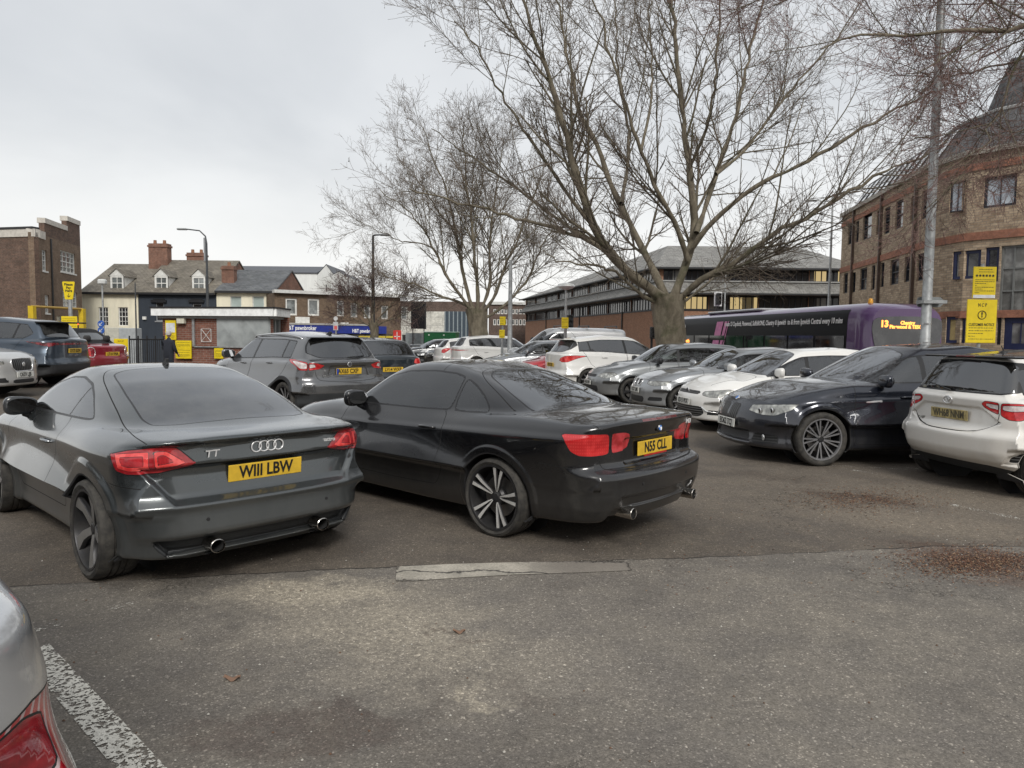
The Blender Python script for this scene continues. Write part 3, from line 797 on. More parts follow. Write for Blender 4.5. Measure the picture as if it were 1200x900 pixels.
def car_grey():
    body=paint('gunmetal metallic paint',(.072,.080,.083),.8,.26,.42,dcol=(.115,.112,.105))
    S=lambda x,y,z:(y>.5)&(z>.2)&(z<1.05)
    P=dict(L=4.177,W=1.832,H=1.353,ro=.79,wb=2.505,rw=.327,ra=.365,rim=.262,tw=.245,zg=.95,
     fine=1,zrear=[.358,.37,.512,.528,.545,.555,.57,.93,.945],zins=[.852,.865,.88],
     tc=[(-.2,.85),(.03,.955),(.1,.965),(.3,.975),(.5,.99),(1.2,.98),(2.9,.965),(3.3,.93),(3.8,.83),(4.05,.72),(4.3,.5)],
     ts=[(-.2,.82),(.06,.905),(.35,.945),(.9,.965),(1.5,.955),(2.6,.93),(3.2,.90),(3.7,.82),(4.0,.72),(4.3,.5)],
     xr=[(0,.30),(.17,.20),(.20,.10),(.30,.075),(.335,.05),(.355,.022),(.37,.018),(.50,.030),(.525,.022),(.545,.012),(.56,.03),(.60,.065),(.72,.09),(.775,.085),(.79,.075),(.86,.085),(.905,.09),(.925,.045),(.94,.028),(.96,.035),(1.1,.1)],
     xrs=.007,
     xf=[(.1,4.05),(.2,4.14),(.4,4.177),(.6,4.15),(.8,4.0)],
     wp=[(-.2,.80),(.2,.845),(.5,.885),(.8,.897),(1.2,.885),(1.6,.872),(2.4,.872),(3.0,.890),(3.4,.895),(3.8,.85),(4.2,.76)],
     zb=[(0,.20),(.45,.20),(1.2,.15),(2.8,.15),(4.1,.2)],
     ins=[(.0,.16),(.15,.11),(.20,.07),(.27,.072),(.30,.070),(.38,.062),(.55,.036),(.70,.012),(.80,.0),(.845,.004),(.862,.012),(.90,.038),(.98,.095),(1.1,.2)],
     cz=[(0,.0),(4.2,-.02)],
     roof=[(.0,.70),(.36,.955),(.45,.995),(.8,1.125),(1.2,1.245),(1.6,1.325),(1.9,1.351),(2.15,1.345),(2.4,1.30),(2.65,1.205),(3.15,.955),(3.5,.75)],
     wg=[(.2,.62),(.55,.665),(1.0,.735),(1.5,.775),(2.4,.785),(2.9,.755),(3.3,.68)],tum=.45,tum2=.5,xm=1.85,gbr=.14,gbf=.20,rb=.10,rbp=2.2,fb=.26,kr=.24,kf=.42,kg=.10,kb=.05,rs=.05,
     ksh=[(-.1,.025),(.1,.03),(.4,.10),(3.0,.14),(4.3,.16)],flare=.026,flw=.06,flt=.06,haunch=[(.75,.90,.55,.12,.018)],
     rel=[('rear',[(-.60,.565),(.60,.565),(.76,.775),(-.76,.775)],.030,.022,lambda x,y,z:(x<.3)),
          ('rear',[(-.62,.235),(.62,.235),(.70,.325),(-.70,.325)],.05,.012,lambda x,y,z:(x<.3))],
     cab=(1.0,2.85),seats=(1.95,),arch=0)
    P['mats']=base_mats(body,rear_lamp=lens('deep red tail lens',(.26,.008,.012),(.40,.02,.025),'n'),
       side_window=glass('clear side glass',.6),rear_window=glass('grey rear glass',.05,dust=.22),bumper_insert=plain('matt diffuser',(.03,.032,.034),.55),**{k+q:(lens('bright lamp loop',(.62,.035,.035),(.80,.10,.09),'n') if k=='lamp_loop' else lens('dark lamp core',(.25,.008,.012),(.42,.02,.025),'n')) for k in ('lamp_loop','lamp_core') for q in ('#a','#b')})
    P['reg']=[
      dict(proj='side',poly=[(1.545,1.0),(1.50,.93),(1.475,.70),(1.50,.42),(1.55,.33),(2.3,.325),(2.72,.33),(2.80,.45),(2.83,.80),(2.80,1.0)],cond=S,name='door',gap=.007,rk=.14),
      dict(proj='rear',poly=[(-.63,.232),(.66,.232),(.72,.335),(-.63,.335)],cond=lambda x,y,z:(x<.22),name='bumper_insert',seal=.005,rk=.1),
      dict(proj='rear',poly=[(-.2,.785),(.60,.785),(.64,.795),(.66,.925),(-.2,.925)],cond=lambda x,y,z:(x<.2),name='boot_panel',gap=.010,rk=.05),
      dict(proj=('r',38),poly=[(.425,.80),(.455,.778),(.62,.745),(.80,.742),(.88,.762),(.925,.868),(.80,.897),(.66,.912),(.53,.912)],cond=lambda x,y,z:(x<.62)&(y>.3),name='rear_lamp',seal=.006,rk=.14,on=['body','gap','boot_panel']),
      dict(proj=('r',38),poly=[(.475,.805),(.515,.792),(.635,.772),(.645,.885),(.575,.885)],cond=lambda x,y,z:(x<.62)&(y>.3),name='lamp_loop#a',seal=.003,rk=.12,on=['rear_lamp']),
      dict(proj=('r',38),poly=[(.53,.815),(.62,.80),(.625,.862),(.585,.862)],cond=lambda x,y,z:(x<.62)&(y>.3),name='lamp_core#a',seal=.003,rk=.12,on=['lamp_loop#a']),
      dict(proj=('r',38),poly=[(.665,.770),(.79,.765),(.86,.782),(.885,.868),(.80,.878),(.67,.888)],cond=lambda x,y,z:(x<.62)&(y>.3),name='lamp_loop#b',seal=.003,rk=.12,on=['rear_lamp']),
      dict(proj=('r',38),poly=[(.695,.797),(.79,.792),(.835,.803),(.85,.852),(.70,.862)],cond=lambda x,y,z:(x<.62)&(y>.3),name='lamp_core#b',seal=.003,rk=.12,on=['lamp_loop#b']),
      dict(proj='top',line=[(1.72,-.1),(1.71,.40),(1.62,.53),(1.2,.61),(.7,.67),(.40,.73),(.20,.735),(.05,.70)],w=.007,cond=lambda x,y,z:(z>.93)&(x<1.9)),
      dict(proj='top',poly=[(1.63,-.2),(1.62,.36),(1.54,.48),(1.1,.54),(.70,.575),(.56,.555),(.49,.42),(.465,.2),(.46,-.2)],cond=lambda x,y,z:(z>.96)&(x<1.8),name='rear_window',seal=.012,rk=.25,on=['body']),
      dict(proj='side',poly=[(2.70,.975),(2.50,1.10),(2.28,1.20),(2.05,1.255),(1.80,1.265),(1.55,1.225),(1.36,1.15),(1.22,1.065),(1.14,1.0),(1.22,.985)],cond=lambda x,y,z:(y>.45)&(z>.93),name='side_window#1',seal=.014,rk=.18,on=['body','door','gap']),
      dict(proj='side',line=[(1.60,.98),(1.50,1.23)],w=.022,on=['side_window#1'],name='seal',cond=lambda x,y,z:(y>.45)&(z>.93)),
      dict(proj='top',poly=[(2.45,-.2),(2.46,.44),(2.52,.5),(2.8,.62),(2.98,.68),(3.1,.5),(3.16,.2),(3.17,-.2)],cond=lambda x,y,z:(z>.95)&(x>2.2),name='windscreen',seal=.012,rk=.2,on=['body']),
      dict(proj='top',line=[(3.2,-.1),(3.18,.3),(3.06,.66),(3.3,.74),(3.8,.70)],w=.006,cond=lambda x,y,z:z>.6),
      dict(proj='side',line=[(.19,.66),(.43,.675)],w=.006,cond=lambda x,y,z:(y>.5)&(x<.44)),
      dict(proj=('f',40),poly=[(.40,.60),(.75,.60),(.9,.70),(.75,.72),(.42,.66)],cond=lambda x,y,z:(x>3.5),name='headlight',seal=.006,rk=.2),
    ]
    P['mats'].update({'side_window#1':P['mats']['side_window'],'boot_panel':body})
    P['wheel']=('star',rim_mat('dull alloy',(.30,.295,.285),.35,.6),rim_mat('dark rim',(.045,.045,.048),.45,.6))
    root=build_car(P,'coupe_car','grey coupe with rounded roof and slanted rectangular red tail lamps',*P_GREY,h=.026)
    number_plate(P,root,'W111 LBW'.replace('111','III'),.70,tilt=-.08)
    for y in (.375,-.375): exhaust(root,.015,y,.272,.043,.16,1.1)
    mirror(P,root,2.50,1.005,.23,.145,.13,.04,mt=plain('dark mirror cap',(.03,.032,.035),.25,coat=.7))
    for sg in (1,-1):
        handle(P,root,1.72,.805,plain('polished handle',(.30,.31,.32),.2,.9),sg,.19,parent=P['objs'][('door',sg)])
    ch=plain('chrome letters',(.8,.8,.8),.25,.5)
    z=.862; mb=MB(); xx=surf_rear(P,0,z)-.006
    for k in range(4): tube_ring(mb,(xx,(k-1.5)*-.052,z),.034,.0052,28,'x')
    mb.build('ring_badge',ch,root,smooth=True)
    text('model_badge','TT',ch,root,(surf_rear(P,.37,.845)-.006,.37,.845),(PI/2,0,-PI/2+.1),.062,bold=.001,sx=1.25,ext=.004,shear=.15)
    text('trim_badge','quattro',ch,root,(surf_rear(P,-.47,.855)-.006,-.47,.855),(PI/2,0,-PI/2-.12),.038,bold=.001,ext=.003)
    roof_aerial(P,root,1.79,'smallfin')
    for y in (-.42,.42):
        s=MB(); s.lathe([(0,-.003),(.011,-.002),(.012,.004)],14,'x'); s.build('parking_sensor',BLK(),root,loc=(surf_rear(P,y,.445)-.001,y,.445))
    return root,P
P_BLACK=((1.235,5.605,0),R(138.3)); P_GREY=((-1.565,4.695,0),R(136.5))
# ------------------------------------------------------------------ the other cars: one template, each with its own outline, glass, lamps and trim
def template(**k):
    g=lambda n,d: k.get(n,d)
    L,W,H,ro,wb,rw=k['L'],k['W'],k['H'],k['ro'],k['wb'],k['rw']; hw=W/2; fh=ro+wb
    zr,zf=g('zr',.98),g('zf',.92)              # shoulder at the rear and at the front doors
    xc,zc=k['xc'],k['zc']                      # cowl
    xw=k['xw']; xt,zt=k['xt'],k['zt']; xb,zb_=k['xb'],k['zb']   # windscreen top, end of roof, base of rear glass
    zn=g('zn',.62)                             # nose top
    saloon=g('saloon',False)
    tc=[(-.3,zb_-.12),(.06,zb_-.01 if not saloon else saloon-.03),(xb*.6+.05 if not saloon else .2,(zb_ if not saloon else saloon)),(xb+.2,zb_-.0),(xb+.8,zf),(xc-.3,zc-.01),(xc,zc),(xc+.35,zc-.035),(fh+.1,zc-.12 if not g('hoodz',0) else g('hoodz',0)),(L-.22,zn+.08),(L-.05,zn-.02),(L+.2,zn-.25)]
    ts=[(-.3,zr-.15),(.08,zr-.05),(.4,zr),(ro+.5,zr-.01),((ro+fh)/2,(zr+zf)/2-.01),(fh-.5,zf),(fh+.1,zf-.08),(L-.3,zn+.03),(L,zn-.06),(L+.3,zn-.3)]
    P=dict(L=L,W=W,H=H,ro=ro,wb=wb,rw=rw,ra=rw+g('rag',.045),rim=g('rim',rw*.76),tw=g('tw',.22),zg=g('zg',min(zr,zf)-.0),tc=tc,ts=ts,
      xr=g('xr',[(0,.22),(.2,.12),(.28,.03),(.40,.0),(.56,.005),(.60,.025),(.66,.05),(.85,.055),(zb_-.03,.06),(zb_+.1,.09)]),
      xf=g('xf',[(.1,L-.14),(.2,L-.06),(.32,L-.01),(.48,L),(.58,L-.02),(.7,L-.08),(.9,L-.3)]),
      wp=g('wp',[(-.2,hw-.09),(.3,hw-.025),(ro-.1,hw),(ro+.5,hw-.008),(fh-.5,hw-.008),(fh,hw),(L-.5,hw-.035),(L+.1,hw-.12)]),
      zb=[(0,g('zbot',.24)),(ro*.6,.2),(ro+.4,g('sill',.19)),(fh-.4,g('sill',.19)),(L,g('zbotf',.2))],
      ins=g('ins',[(0,.1),(.16,.06),(.22,.012),(.3,.02),(.36,.032),(.5,.014),(.66,.0),(.74,.0),(.79,.012),(.86,.028),(zr,.055),(zr+.1,.13)]),
      cz=g('cz',[(0,.05),(L,-.04)]),
      roof=g('roof',[(min(xb-.5,-.1),zb_-.35),(xb,zb_),(xt,zt),(xt+.12,zt+.035),((xt+xw)/2,H),(xw,H-.045),(xw+.25,H-.14),(xc+.0,zc),(xc+.4,zc-.25)]),
      wg=g('wg',[(.0,hw-.20),(.4,hw-.12),(ro+.2,hw-.075),(fh-.9,hw-.075),(xc,hw-.10),(xc+.4,hw-.16)]),
      tum=g('tum',.36),tum2=g('tum2',.25),xm=g('xm',(xt+xw)/2),gbr=g('gbr',.10),gbf=g('gbf',.22),rb=g('rb',.12),fb=g('fb',.24),kr=g('kr',.22),kf=g('kf',.40),kg=g('kg',.08),kb=.035,rs=g('rs',.04),
      ksh=[(-.1,.05),(.4,.07),(fh-.8,.09),(L,.12)],flare=g('flare',.012),flw=g('flw',.04),rel=g('rel',[]),cab=(ro+.1,xc-.25),seats=g('seats',(xc-1.15,xc-2.0)),arch=g('arch',0),fine=g('fine',0),zrear=g('zrear',[]),zins=g('zins',[]),interior=g('interior',True),relax=g('relax',12))
    f=car_f(P)
    # side glass: band under the roof rail, following the shoulder
    rp=prof(P['roof'],.04); tsp=prof(ts,.06)
    x0,x1=g('dlo',(ro-.35,xc-.12)); top=g('rail',.115); xsn=np.linspace(x0,x1,22)
    zlow=lambda x: float(tsp(x))+g('sillg',.035)
    up=[]; lo=[]
    for x in xsn:
        zt_=min(float(rp(x))-top, H-top-.02); lo.append((x,zlow(x)))
        if zt_>zlow(x)+.01: up.append((x,zt_))
    up=[(x,z) for x,z in up if x<=g('apx',xw+ (xc-xw)*.93)]
    poly=lo[:1]+g('dlor',[])+up+[(x1,zlow(x1))]+lo[::-1][:-1]
    if g('dlopoly',None): poly=k['dlopoly']
    side=lambda x,y,z:(y>hw*.5)&(z>min(zr,zf)-.12)
    xB=g('xB',(ro+fh)/2+.12); reg=[]
    S=lambda x,y,z:(y>.5)&(z>.15)&(z<max(zr,zf)+.06)
    zd=.27; zT=max(zr,zf)+.12
    two=g('doors',4)
    if two==4:
        reg.append(dict(proj='side',poly=[(xB-.01,zT),(xB-.0,zd+.25),(xB-.03,zd),(ro+.52,zd),(ro+.43,zd+.14),(ro+rw+.03,rw+.25),(ro+.06,rw*2+.12),(ro-.10,zr-.05),(ro-.16,zT)],cond=S,name='door#r',gap=.008,rk=.12))
        reg.append(dict(proj='side',poly=[(xB+.012,zT),(xB+.012,zd),(fh-.46,zd),(fh-.41,zd+.15),(fh-.42,zf-.15),(fh-.47,zT)],cond=S,name='door#f',gap=.008,rk=.12))
    else:
        reg.append(dict(proj='side',poly=[(xB-.35,zT),(xB-.36,zd+.2),(xB-.28,zd),(fh-.46,zd),(fh-.41,zd+.15),(fh-.42,zf-.15),(fh-.47,zT)],cond=S,name='door#f',gap=.008,rk=.12))
    reg+=g('pre',[])
    reg.append(dict(proj='side',poly=poly,cond=side,name='side_window#1',seal=g('seal',.016),rk=.12,raw=False,on=['body','door#r','door#f','gap','cladding'],sname=g('sname','seal')))
    on=['side_window#1']
    for (a,b,w) in g('pill',[((xB+.0,zf-.1),(xB-.05,H),.07),((ro+.12,zr-.1),(ro+.0,H),.045)]): 
        reg.append(dict(proj='side',line=[a,b],w=w,raw=True,on=on,name='seal',cond=side))
    if g('ws',1):
        m=.055
        reg.append(dict(proj='top',poly=[(xw+.03,-.2),(xw+.04,g('wsw',hw*.56)),(xw+.12,g('wsw',hw*.56)+.06),((xw+xc)/2,hw*.74),(xc-.22,hw*.80),(xc-.10,hw*.6),(xc-.02,.25),(xc-.01,-.2)],cond=lambda x,y,z:(z>zc-.06)&(x>xw-.3),name='windscreen',seal=.014,rk=.2,on=['body']))
        reg.append(dict(proj='top',line=[(xc+.03,-.1),(xc+.02,.3),(xc-.08,hw*.80),(xc+.2,hw*.86),(fh+.1,hw*.80),(L-.3,hw*.55)],w=.008,cond=lambda x,y,z:z>zn-.05))
    rw_=g('rwin',None)
    if rw_ is None:
        zl=zb_+.02; rw_=('rear',[(-.2,zl),(hw*.66,zl+.0),(hw*.74,zl+.06),(hw*.62,zt-.03),(hw*.52,zt-.0),(-.2,zt+.01)])
    reg.append(dict(proj=rw_[0],poly=rw_[1],cond=lambda x,y,z:(x<xt+.25)&(z>zb_-.08),name='rear_window',seal=g('rseal',.016),rk=.2,on=['body','gap']))
    reg+=g('reg',[])
    P['reg']=reg
    body=k['paint']; P['mats']=base_mats(body,**g('mats',{}))
    gl=k.get('glass',glass('car glass light',.48,ior=1.65))
    P['mats'].update({'side_window#1':gl,'door#r':body,'door#f':body,'lamp_edge':GAP()})
    P['mats'].setdefault('rear_window',gl)
    if 'rglass' in k: P['mats']['rear_window']=k['rglass']
    P['mats']['windscreen']=k.get('wglass',glass('windscreen glass',.28,ior=2.5))
    P['wheel']=g('wheel',('ten',rim_mat('grey alloy',(.34,.34,.35),.35,.5),rim_mat('dark rim',(.045,.045,.048),.45,.6)))
    P['alias']=g('alias',{})
    return P
def finish(P,name,label,loc,yaw,h=.05,plate=None,rplate=None,mir=None,hnd=None,group=None,mmat=None,aer=None,wip=False,pz=None,badge=None,fbadge=None):
    loc=(loc[0],loc[1],gz(loc[0]+2*math.cos(yaw),loc[1]+2*math.sin(yaw)) if len(loc)<3 else loc[2])
    root=build_car(P,name,label,loc,yaw,h=h,group=group)
    if plate: number_plate(P,root,plate[0],plate[1],rear=False,tilt=-.05)
    if rplate: number_plate(P,root,rplate[0],rplate[1],rear=True,eu=len(rplate)>2,tilt=-.05)
    if mir: mirror(P,root,mir[0],mir[1],.25,.16,.15,.06,mt=mmat)
    if hnd:
        for x,z in hnd:
            for sg in (1,-1):
                par=P['objs'].get(('door#r' if x<(P['ro']+P['wb']/2+.1) else 'door#f',sg),root); handle(P,root,x,z,mmat if mmat is not None and P.get('hblack') else P['mats']['body'],sg,parent=par)
    if aer: roof_aerial(P,root,*aer)
    return root
CHR=lambda: plain('chrome trim',(.75,.75,.75),.2,.7)
DRIM=lambda: rim_mat('dark rim',(.045,.045,.048),.45,.6)
def side_lamp_r(pts,nm='rear_lamp',on=None,xm=.9): return dict(proj=('r',40),poly=pts,cond=lambda x,y,z:(x<xm),name=nm,seal=.006,rk=.2,on=on or ['body','gap','door#r','boot_lid'])
def head_f(L,pts,nm='headlight',xm=1.0): return dict(proj=('f',40),poly=pts,cond=lambda x,y,z:(x>L-xm),name=nm,seal=.006,rk=.2,on=['body','gap'])
def front_poly(L,pts,nm='grille',seal=.006,rk=.15,xm=.5): return dict(proj='front',poly=pts,cond=lambda x,y,z:(x>L-xm),name=nm,seal=seal,rk=rk,on=['body','gap','seal'])
def rear_poly(pts,nm,seal=.006,rk=.15,xm=.4): return dict(proj='rear',poly=pts,cond=lambda x,y,z:(x<xm),name=nm,seal=seal,rk=rk,on=['body','gap','seal','boot_lid'])
def bars(root,P,pts,mt,name='grille_bar',r=.006):
    mb=MB(); mb.tube(pts,r,6); return mb.build(name,mt,root,smooth=True)
@cached
def grille_mat(name='grille slats',sc=90.,hor=False,c=(.10,.10,.10)):
    t=NT(name); x,y,z=t.xyz(t.coord()); s=t.math('SINE',t.math('MULTIPLY',z if hor else y,sc*2))
    b=t.mix(t.ramp(s,.1,.8),(.008,.008,.008,1),tuple(c)+(1,)); return t.out(t.pbr(b,.4,.3))
def disc(root,P,y,z,front,r,mats,name,tilt=0,y0=None):
    x=surf_rear(P,y,z,front)+(.004 if front else -.004); s=1 if front else -1
    mb=MB(); mb.lathe([(0,s*.006),(r*.8,s*.005),(r,0),(r,-s*.004)],24,'x',m=0,ms=[1 if len(mats)>1 else 0,0,0]); return mb.build(name,mats,root,loc=(x,y,z),rot=(0,tilt,0))

def car_navy():
    L=4.998; body=paint('dark navy metallic',(.010,.013,.022),.55,.26,.22)
    P=template(L=L,W=1.90,H=1.56,ro=1.06,wb=3.07,rw=.345,xc=3.72,zc=1.06,xw=2.75,xt=1.05,zt=1.44,xb=.38,zb=1.10,zr=1.06,zf=1.0,zn=.74,hoodz=.965,paint=body,fine=1,gbf=.28,
      saloon=1.12,dlo=(1.0,3.50),flare=.012,flw=.03,
      ins=[(0,.1),(.16,.06),(.22,.012),(.3,.02),(.36,.032),(.5,.014),(.72,.0),(.80,.0),(.83,.004),(.855,.024),(.93,.036),(1.0,.06),(1.1,.14)],zins=[.825,.84,.86],cz=[(0,.08),(5,-.02)],
      xf=[(.1,L-.18),(.2,L-.03),(.26,L-.0),(.30,L-.02),(.40,L-.04),(.46,L-.015),(.55,L-.02),(.62,L-.04),(.75,L-.08),(.82,L-.14),(.95,L-.35)],fb=.30,
      rel=[('front',[(-.5,.27),(.5,.27),(.46,.40),(-.46,.40)],.04,.012,lambda x,y,z:x>L-.4)],
      reg=[head_f(L,[(.40,.665),(.62,.62),(.80,.625),(.98,.70),(1.045,.785),(.93,.78),(.70,.765),(.45,.745)]),
           front_poly(L,[(.025,.53),(.20,.53),(.245,.60),(.25,.70),(.215,.735),(.06,.735),(.025,.70)],'grille#k',seal=.012),
           front_poly(L,[(-.46,.275),(.46,.275),(.42,.395),(-.42,.395)],'grille#l'),
           front_poly(L,[(.52,.27),(.80,.27),(.78,.37),(.56,.40)],'grille#s',xm=.7),
           dict(proj='side',poly=[(3.33,.82),(3.56,.80),(3.58,.822),(3.36,.84)],cond=lambda x,y,z:y>.6,name='side_vent',seal=.001,rk=.2,on=['body','door#f'])],
      mats={'grille#k':grille_mat('upright grille bars',70.),'grille#l':BLK(),'grille#s':grille_mat('mesh grille',90.,True,(.03,.03,.03)),'side_vent':CHR()},
      wheel=('multi',rim_mat('silver grey alloy',(.27,.27,.28),.35,.5),DRIM()),glass=glass('car glass light',.48,ior=1.65),rwin=('top',[(1.0,-.2),(1.0,.5),(.5,.6),(.45,-.2)]))
    r=finish(P,'hatchback_car','dark navy fastback with twin upright grilles and ten-spoke alloys, nearest of the facing row',(7.886,10.435),R(187.4),.032,plate=('EO62 TCJ',.475),mir=(3.30,1.08),hnd=[(2.0,.90),(3.0,.87)])
    for y,z_,q in ((.60,.675,.038),(.74,.69,.036),(-.60,.675,.038),(-.74,.69,.036)): disc(r,P,y,z_,True,q,[CHR(),plain('lamp reflector dark',(.10,.10,.10),.2,.8)],'lamp_ring')
    for y in (.66,-.66): disc(r,P,y,.335,True,.04,[CHR(),plain('fog lamp glass',(.35,.35,.34),.2)],'fog_lamp')
    disc(r,P,0,.80,True,.035,[CHR(),plain('badge blue',(.03,.16,.5),.3)],'bonnet_badge',-.8)
    return r
def car_toyota():
    body=paint('pearl white paint',(.66,.64,.60),.05,.3,.5,dcol=(.42,.37,.30))
    P=template(L=3.95,W=1.695,H=1.51,ro=.62,wb=2.51,rw=.315,xc=2.95,zc=1.0,xw=2.05,xt=.30,zt=1.42,xb=.10,zb=1.03,zr=1.02,zf=.93,zn=.68,paint=body,fine=1,rb=.14,kr=.20,gbr=.10,
      xr=[(0,.28),(.24,.20),(.30,.13),(.36,.05),(.44,.005),(.60,.0),(.635,.01),(.66,.045),(.70,.07),(.90,.085),(1.0,.07),(1.05,.09)],
      roof=[(-.3,.6),(.08,1.02),(.30,1.40),(.34,1.425),(.6,1.46),(1.2,1.51),(1.9,1.48),(2.1,1.44),(2.95,1.0),(3.3,.8)],rs=.025,dlo=(.35,2.8),
      wp=[(-.2,.74),(.2,.80),(.45,.845),(1.1,.84),(2.6,.84),(3.1,.845),(3.5,.81),(4.1,.72)],
      rel=[('rear',[(-.36,.64),(.36,.64),(.62,.76),(.40,.90),(-.40,.90),(-.62,.76)],.03,.014,lambda x,y,z:x<.5),
           (('r',40),[(.60,.34),(.78,.34),(.92,.39),(.90,.48),(.82,.50),(.66,.43)],.03,.015,lambda x,y,z:x<.7)],
      rwin=('rear',[(-.2,1.045),(.58,1.045),(.665,1.07),(.60,1.25),(.53,1.385),(-.2,1.405)]),
      reg=[side_lamp_r([(.385,.945),(.42,.905),(.50,.865),(.555,.845),(.555,.972),(.42,.985)],'rear_lamp#i'),
           side_lamp_r([(.566,.842),(.64,.80),(.74,.795),(.98,.90),(1.03,.965),(.80,.975),(.566,.972)],'rear_lamp#o'),
           side_lamp_r([(.58,.895),(.66,.885),(.80,.895),(.93,.945),(.80,.955),(.58,.95)],'clear_lamp',on=['rear_lamp#o']),
           side_lamp_r([(.43,.935),(.47,.905),(.55,.895),(.55,.95),(.43,.96)],'clear_lamp#i',on=['rear_lamp#i']),
           dict(proj='rear',line=[(-.1,.635),(.36,.64),(.56,.735),(.60,.80),(.60,.86)],w=.008,cond=lambda x,y,z:x<.5),
           dict(proj=('r',40),poly=[(-.2,.10),(.86,.10),(.80,.275),(.5,.31),(-.2,.315)],cond=lambda x,y,z:x<.55,name='trim',seal=.001,rk=.15,on=['body']),
           side_lamp_r([(.66,.375),(.80,.37),(.83,.45),(.78,.475),(.68,.425)],'grille'),
           side_lamp_r([(.84,.37),(.87,.375),(.885,.47),(.85,.475)],'reflector'),
           dict(proj='rear',poly=[(-.2,1.425),(.62,1.41),(.62,1.7),(-.2,1.7)],cond=lambda x,y,z:(x<2.2)&(z>1.38),name='roof_black',seal=.001,on=['body'],raw=True)],
      mats={'rear_lamp#i':lens('red tail lens',(.36,.008,.012),(.6,.03,.03),'n'),'rear_lamp#o':lens('red tail lens',(.36,.008,.012),(.6,.03,.03),'n'),'clear_lamp':lens('clear lamp lens',(.55,.45,.44),(.75,.70,.69),'n'),'clear_lamp#i':lens('clear lamp lens',(.55,.45,.44),(.75,.70,.69),'n'),
            'grille':grille_mat('slatted vent',110.,True,(.12,.12,.12)),'reflector':lens('red reflector',(.42,.01,.02),(.5,.02,.03),'n'),'roof_black':plain('black roof paint',(.012,.012,.013),.2,coat=1.),'trim':plain('matt diffuser',(.03,.032,.034),.55)},
      rglass=glass('dark tinted glass',.10),glass=glass('dark tinted glass',.10),wheel=('ten',rim_mat('grey alloy',(.34,.34,.35),.35,.5),DRIM()),pill=[((1.72,.8),(1.68,1.6),.07)])
    P['alias']={'rear_lamp#i':'rear_lamp#i'}
    r=finish(P,'hatchback_car','dirty pearl white hatchback with black roof and dusty yellow rear plate',(4.72,7.87,0),R(10),.03,mir=(2.72,1.02),hnd=[(1.05,.90),(2.0,.86)],mmat=body)
    o=number_plate(P,r,'WH68 NNM',.80,rear=True,tilt=-.05,col=plain('dirty yellow plate',(.36,.29,.13),.6,var=.35,scale=16.),tcol=(.09,.08,.055))
    x=surf_rear(P,0,.955)-.004; mb=MB()
    tube_ring(mb,(x,0,.955),.040,.006,28,'x',1.5); tube_ring(mb,(x-.001,0,.955),.022,.005,20,'x',.8); tube_ring(mb,(x-.001,0,.972),.017,.005,20,'x',2.3)
    mb.build('boot_badge',CHR(),r,smooth=True)
    text('model_badge','YARIS',plain('dull chrome',(.3,.29,.27),.4,.8),r,(surf_rear(P,.43,.715)-.010,.43,.715),(PI/2,0,-PI/2+.15),.045,bold=.001,ext=.003)
    xa=surf_rear(P,.05,1.14)
    wiper(P,r,[(surf_rear(P,.0,1.055)-.03,.0,1.06),(surf_rear(P,.15,1.09)-.02,.15,1.09),(surf_rear(P,.44,1.135)-.015,.44,1.13)])
    b=MB(); b.box((.27,-.62,1.418),(.42,.62,1.445),.012); b.build('roof_spoiler',plain('black roof paint',(.012,.012,.013),.2,coat=1.),r)
    b=MB(); b.box((.262,-.13,1.424),(.268,.13,1.440),.002); b.build('high_brake_lamp',lens('dull red lens',(.12,.02,.02),(.2,.04,.04),'n'),r)
    roof_aerial(P,r,.75,'stub')
    return r
def car_white_polo():
    L=3.97; body=paint('white paint',(.70,.69,.66),.0,.3,.35,dcol=(.40,.37,.32))
    P=template(L=L,W=1.682,H=1.455,ro=.70,wb=2.47,rw=.31,xc=2.98,zc=1.0,xw=2.1,xt=.35,zt=1.36,xb=.1,zb=1.0,zr=.97,zf=.93,zn=.72,hoodz=.90,paint=body,dlo=(.45,2.78),fb=.22,
      xf=[(.1,L-.12),(.2,L-.03),(.35,L),(.5,L-.005),(.62,L-.03),(.72,L-.08),(.9,L-.3)],
      reg=[head_f(L,[(.44,.625),(.62,.60),(.80,.61),(.97,.72),(.90,.745),(.66,.715),(.46,.695)]),
           front_poly(L,[(-.2,.64),(.40,.635),(.42,.695),(-.2,.70)],'grille#k'),
           front_poly(L,[(-.2,.26),(.46,.26),(.55,.33),(.50,.44),(-.2,.43)],'grille#l'),
           front_poly(L,[(.58,.30),(.74,.30),(.76,.37),(.60,.385)],'grille#s',xm=.7)],
      mats={'grille#k':grille_mat('slim slats',120.,True),'grille#l':grille_mat('wide slats',80.,True,(.16,.16,.16)),'grille#s':BLK()},doors=4)
    r=finish(P,'hatchback_car','small white hatchback parked between the navy fastback and silver hatchback',(6.94,13.35),R(190),.04,plate=('ED15 PKX',.50),mir=(2.62,1.03),hnd=[(1.3,.88),(2.2,.86)],mmat=body)
    disc(r,P,0,.675,True,.06,[CHR(),plain('badge dark',(.05,.05,.055),.3)],'front_badge')
    pts=[(surf_rear(P,y,z,True)+.006,y,z) for y,z in ((.5,.44),(.58,.36),(.74,.335))]; 
    for s in (1,-1): bars(r,P,[(a,b*s,c) for a,b,c in pts],CHR(),'bumper_trim',.012)
    return r
